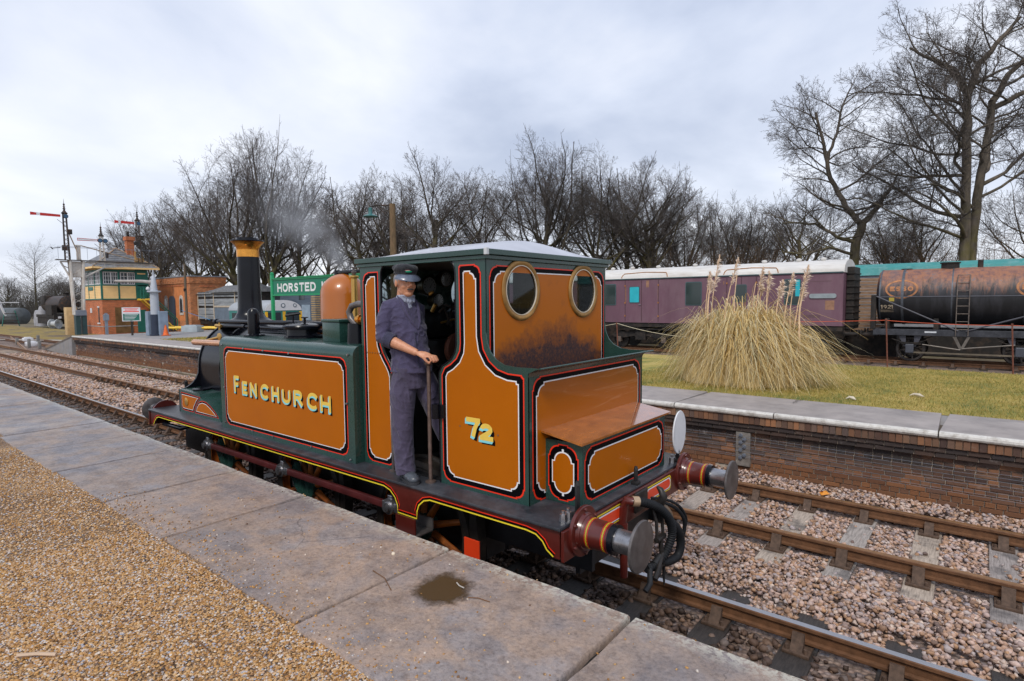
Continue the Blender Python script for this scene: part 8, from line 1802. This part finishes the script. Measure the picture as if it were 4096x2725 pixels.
b = MB(); b.tube([Vector(p)-PO for p in ((-1.53, -1.06, 2.235), (-1.58, -1.10, 2.235), (-1.64, -1.12, 2.235))], .004, 5); b.tube([Vector(p)-PO for p in ((-1.512, -1.01, 2.38), (-1.498, -1.0, 2.22), (-1.482, -.99, 2.05))], .0045, 5); b.build('seams', cuff_m, jk, smooth=50, kind='stuff')
# trousers
B = MB()
B.add(*loft([((-1.655, -.93, 2.08), fw, sdv, .148, .165), ((-1.655, -.93, 1.98), fw, sdv, .145, .165), ((-1.65, -.93, 1.90), fw, sdv, .14, .155)], 26))
B.tube([(-1.665, -1.0, 2.0), (-1.665, -1.02, 1.86), (-1.662, -1.03, 1.62), (-1.660, -1.03, 1.42), (-1.645, -1.03, 1.27), (-1.630, -1.03, 1.175)], [.10, .112, .092, .086, .084, .085], 22)
B.tube([(-1.62, -.84, 2.0), (-1.57, -.80, 1.84), (-1.49, -.74, 1.58), (-1.42, -.70, 1.38), (-1.35, -.66, 1.19)], [.10, .108, .088, .080, .078], 22)
def tcr(v):
    rg = (1-abs(NZ.noise(Vector((v.x*8+v.z*1.5, v.y*8, v.z*5)))))**6; r2 = (1-abs(NZ.noise(Vector((v.x*7, v.y*7+5, v.z*15+v.x*7)))))**6
    a = .012*NZ.noise(Vector((v.x*9, v.y*9, v.z*6)))+.010*rg+(.012 if v.z < 1.4 else .004)*r2-.004
    return v+Vector((a*.8, -a, 0))
tr = remeshed('trousers', B, .007, trouser_m, PER, 3, tcr)
# boots
def boot(c, d, nm='boot'):
    d = Vector(d).normalized(); s_ = Vector((-d.y, d.x, 0)); B = MB(); c = Vector(c)
    B.add(*ell(c+d*.075+Vector((0, 0, .048)), (d, s_, Vector((0, 0, 1))), (.105, .052, .044))); B.add(*ell(c+d*.125+Vector((0, 0, .040)), (d, s_, Vector((0, 0, 1))), (.065, .052, .038))); B.add(*ell(c+d*-.03+Vector((0, 0, .055)), (d, s_, Vector((0, 0, 1))), (.06, .045, .055)))
    B.tube([c+Vector((0, 0, .05)), c+Vector((0, 0, .16))], [.052, .050], 14); o = remeshed(nm, B, .0055, shoe_m, PER, 2)
    b = MB(); pr = [(-.085, .0), (-.06, .038), (.0, .042), (.08, .055), (.15, .052), (.185, .025), (.19, 0)]; out_ = [(a, w) for a, w in pr]+[(a, -w) for a, w in pr[::-1]]
    b.prism(out_, lambda u, v, dd: tuple(c+d*u+s_*v+Vector((0, 0, dd))-PO), .002, .024); b.build('sole', M('boot_sole', (.03, .032, .038), .6), o)
boot((-1.625, -1.03, HP), (1, -.28, 0)); boot((-1.34, -.66, HP+.012), (1, -.1, 0))
# ================================================================== wisp of steam from the safety valves
sm = bpy.data.materials.new('steam'); sm.use_nodes = True; t = sm.node_tree; t.nodes.clear()
o_ = t.nodes.new('ShaderNodeOutputMaterial'); pv = t.nodes.new('ShaderNodeVolumePrincipled'); t.links.new(pv.outputs[0], o_.inputs['Volume']); pv.inputs['Color'].default_value = (.93, .94, .96, 1); pv.inputs['Anisotropy'].default_value = .2
nz = noise(t, 2.4, 5, .65, dist=.6); tcn = t.nodes.new('ShaderNodeTexCoord'); 
r = t.nodes.new('ShaderNodeMapRange'); r.inputs['From Min'].default_value = .40; r.inputs['From Max'].default_value = .72; r.inputs['To Max'].default_value = 3.4; t.links.new(nz, r.inputs['Value'])
def vm(op, *a):
    n_ = t.nodes.new('ShaderNodeVectorMath'); n_.operation = op
    for i_, x_ in enumerate(a):
        if isinstance(x_, tuple): n_.inputs[i_].default_value = x_
        else: t.links.new(x_, n_.inputs[i_])
    return n_.outputs
def mm(op, *a):
    n_ = t.nodes.new('ShaderNodeMath'); n_.operation = op
    for i_, x_ in enumerate(a):
        if isinstance(x_, (int, float)): n_.inputs[i_].default_value = x_
        else: t.links.new(x_, n_.inputs[i_])
    return n_.outputs[0]
ge = t.nodes.new('ShaderNodeNewGeometry'); AX = Vector((-2.78, .55, 1.40)).normalized()
q_ = vm('SUBTRACT', ge.outputs['Position'], (-3.72, 0, 2.96))[0]; al_ = vm('DOT_PRODUCT', q_, tuple(AX))['Value']
nv_ = t.nodes.new('ShaderNodeTexNoise'); nv_.inputs['Scale'].default_value = 1.6; nv_.inputs['Detail'].default_value = 3; t.links.new(ge.outputs['Position'], nv_.inputs['Vector'])
sc2 = t.nodes.new('ShaderNodeVectorMath'); sc2.operation = 'SCALE'; sc2.inputs['Scale'].default_value = 1.0; t.links.new(q_, sc2.inputs[0])
pr_ = t.nodes.new('ShaderNodeVectorMath'); pr_.operation = 'SCALE'; pr_.inputs[0].default_value = tuple(AX); t.links.new(al_, pr_.inputs['Scale'])
rd_ = vm('LENGTH', vm('SUBTRACT', q_, pr_.outputs[0])[0])['Value']
rad_ = mm('MULTIPLY_ADD', al_, .21, .05); fo_ = mm('SUBTRACT', 1.0, mm('DIVIDE', rd_, rad_)); fo_ = mm('MAXIMUM', fo_, 0.0); fo_ = mm('POWER', fo_, .8)
en_ = mm('MAXIMUM', mm('SUBTRACT', 1.0, mm('DIVIDE', al_, 3.2)), 0.0)
t.links.new(mm('MULTIPLY', mm('MULTIPLY', r.outputs[0], fo_), en_), pv.inputs['Density'])
b = MB(); c0 = Vector((-3.72, 0, 3.0)); P = [Vector(p)-c0 for p in ((-3.72, .0, 3.02), (-3.9, .02, 3.10), (-4.25, .08, 3.22), (-4.7, .15, 3.42), (-5.2, .25, 3.68), (-5.8, .40, 4.05), (-6.5, .60, 4.45))]
b.tube(P, [.06, .16, .30, .46, .58, .72, .75], 16); o = b.build('steam', sm, smooth=60); o.location = c0; o['kind'] = 'stuff'
tag(o, 'thin white wisp of steam drifting left from the valves beside the dome', 'steam'); o['kind'] = 'stuff'
twig([(-.84, -1.99, ZP+.008), (-.70, -2.01, ZP+.010), (-.55, -2.08, ZP+.008)], .003, 'thin dry twig lying on the flagstone left of the oil stain')
twig([(-.30, -1.78, ZP+.012), (-.26, -1.80, ZP+.014), (-.22, -1.80, ZP+.012)], .004, 'short pale twig lying in the dark oil stain', M('pale_twig', (.42, .38, .34), .8))
twig([(-.13, -1.86, ZP+.008), (-.08, -1.83, ZP+.009), (.0, -1.82, ZP+.008)], .003, 'small curved twig just right of the oil stain')
twig([(-1.0, -3.05, .915), (-.9, -3.02, .918), (-.78, -3.02, .915)], .003, 'brown twig lying on the gravel near the flagstones')
twig([(-1.5, -3.62, .915), (-1.42, -3.56, .925), (-1.36, -3.50, .915)], .010, 'pale curved strip of bark on the gravel at the left edge', M('pale_bark', (.55, .40, .28), .7), 'bark_strip')
b = MB(); b.lathe((0, 0, 0), (0, 0, 1), [(0, .012), (.01, .014), (.018, .008), (.02, 0)], 8); o = b.build('pebble', M('white_pebble', (.65, .55, .42), .6), smooth=60); o.location = (-.93, -1.75, ZP); tag(o, 'largest pale pebble lying on the flagstone left of the long joint', 'pebble')
b = MB(); b.add([(.0, .0, .0), (.10, .03, .03), (.05, .08, .05), (-.04, .06, .02), (.02, .04, .06)], [(0, 1, 2), (0, 2, 3), (0, 4, 1), (2, 4, 3), (1, 4, 2)]); o = b.build('fallen_leaf', M('orange_leaf', (.75, .28, .02), .6)); o.location = (.48, 4.62, -.12); tag(o, 'bright orange leaf on the ballast beside the far rail', 'leaf')
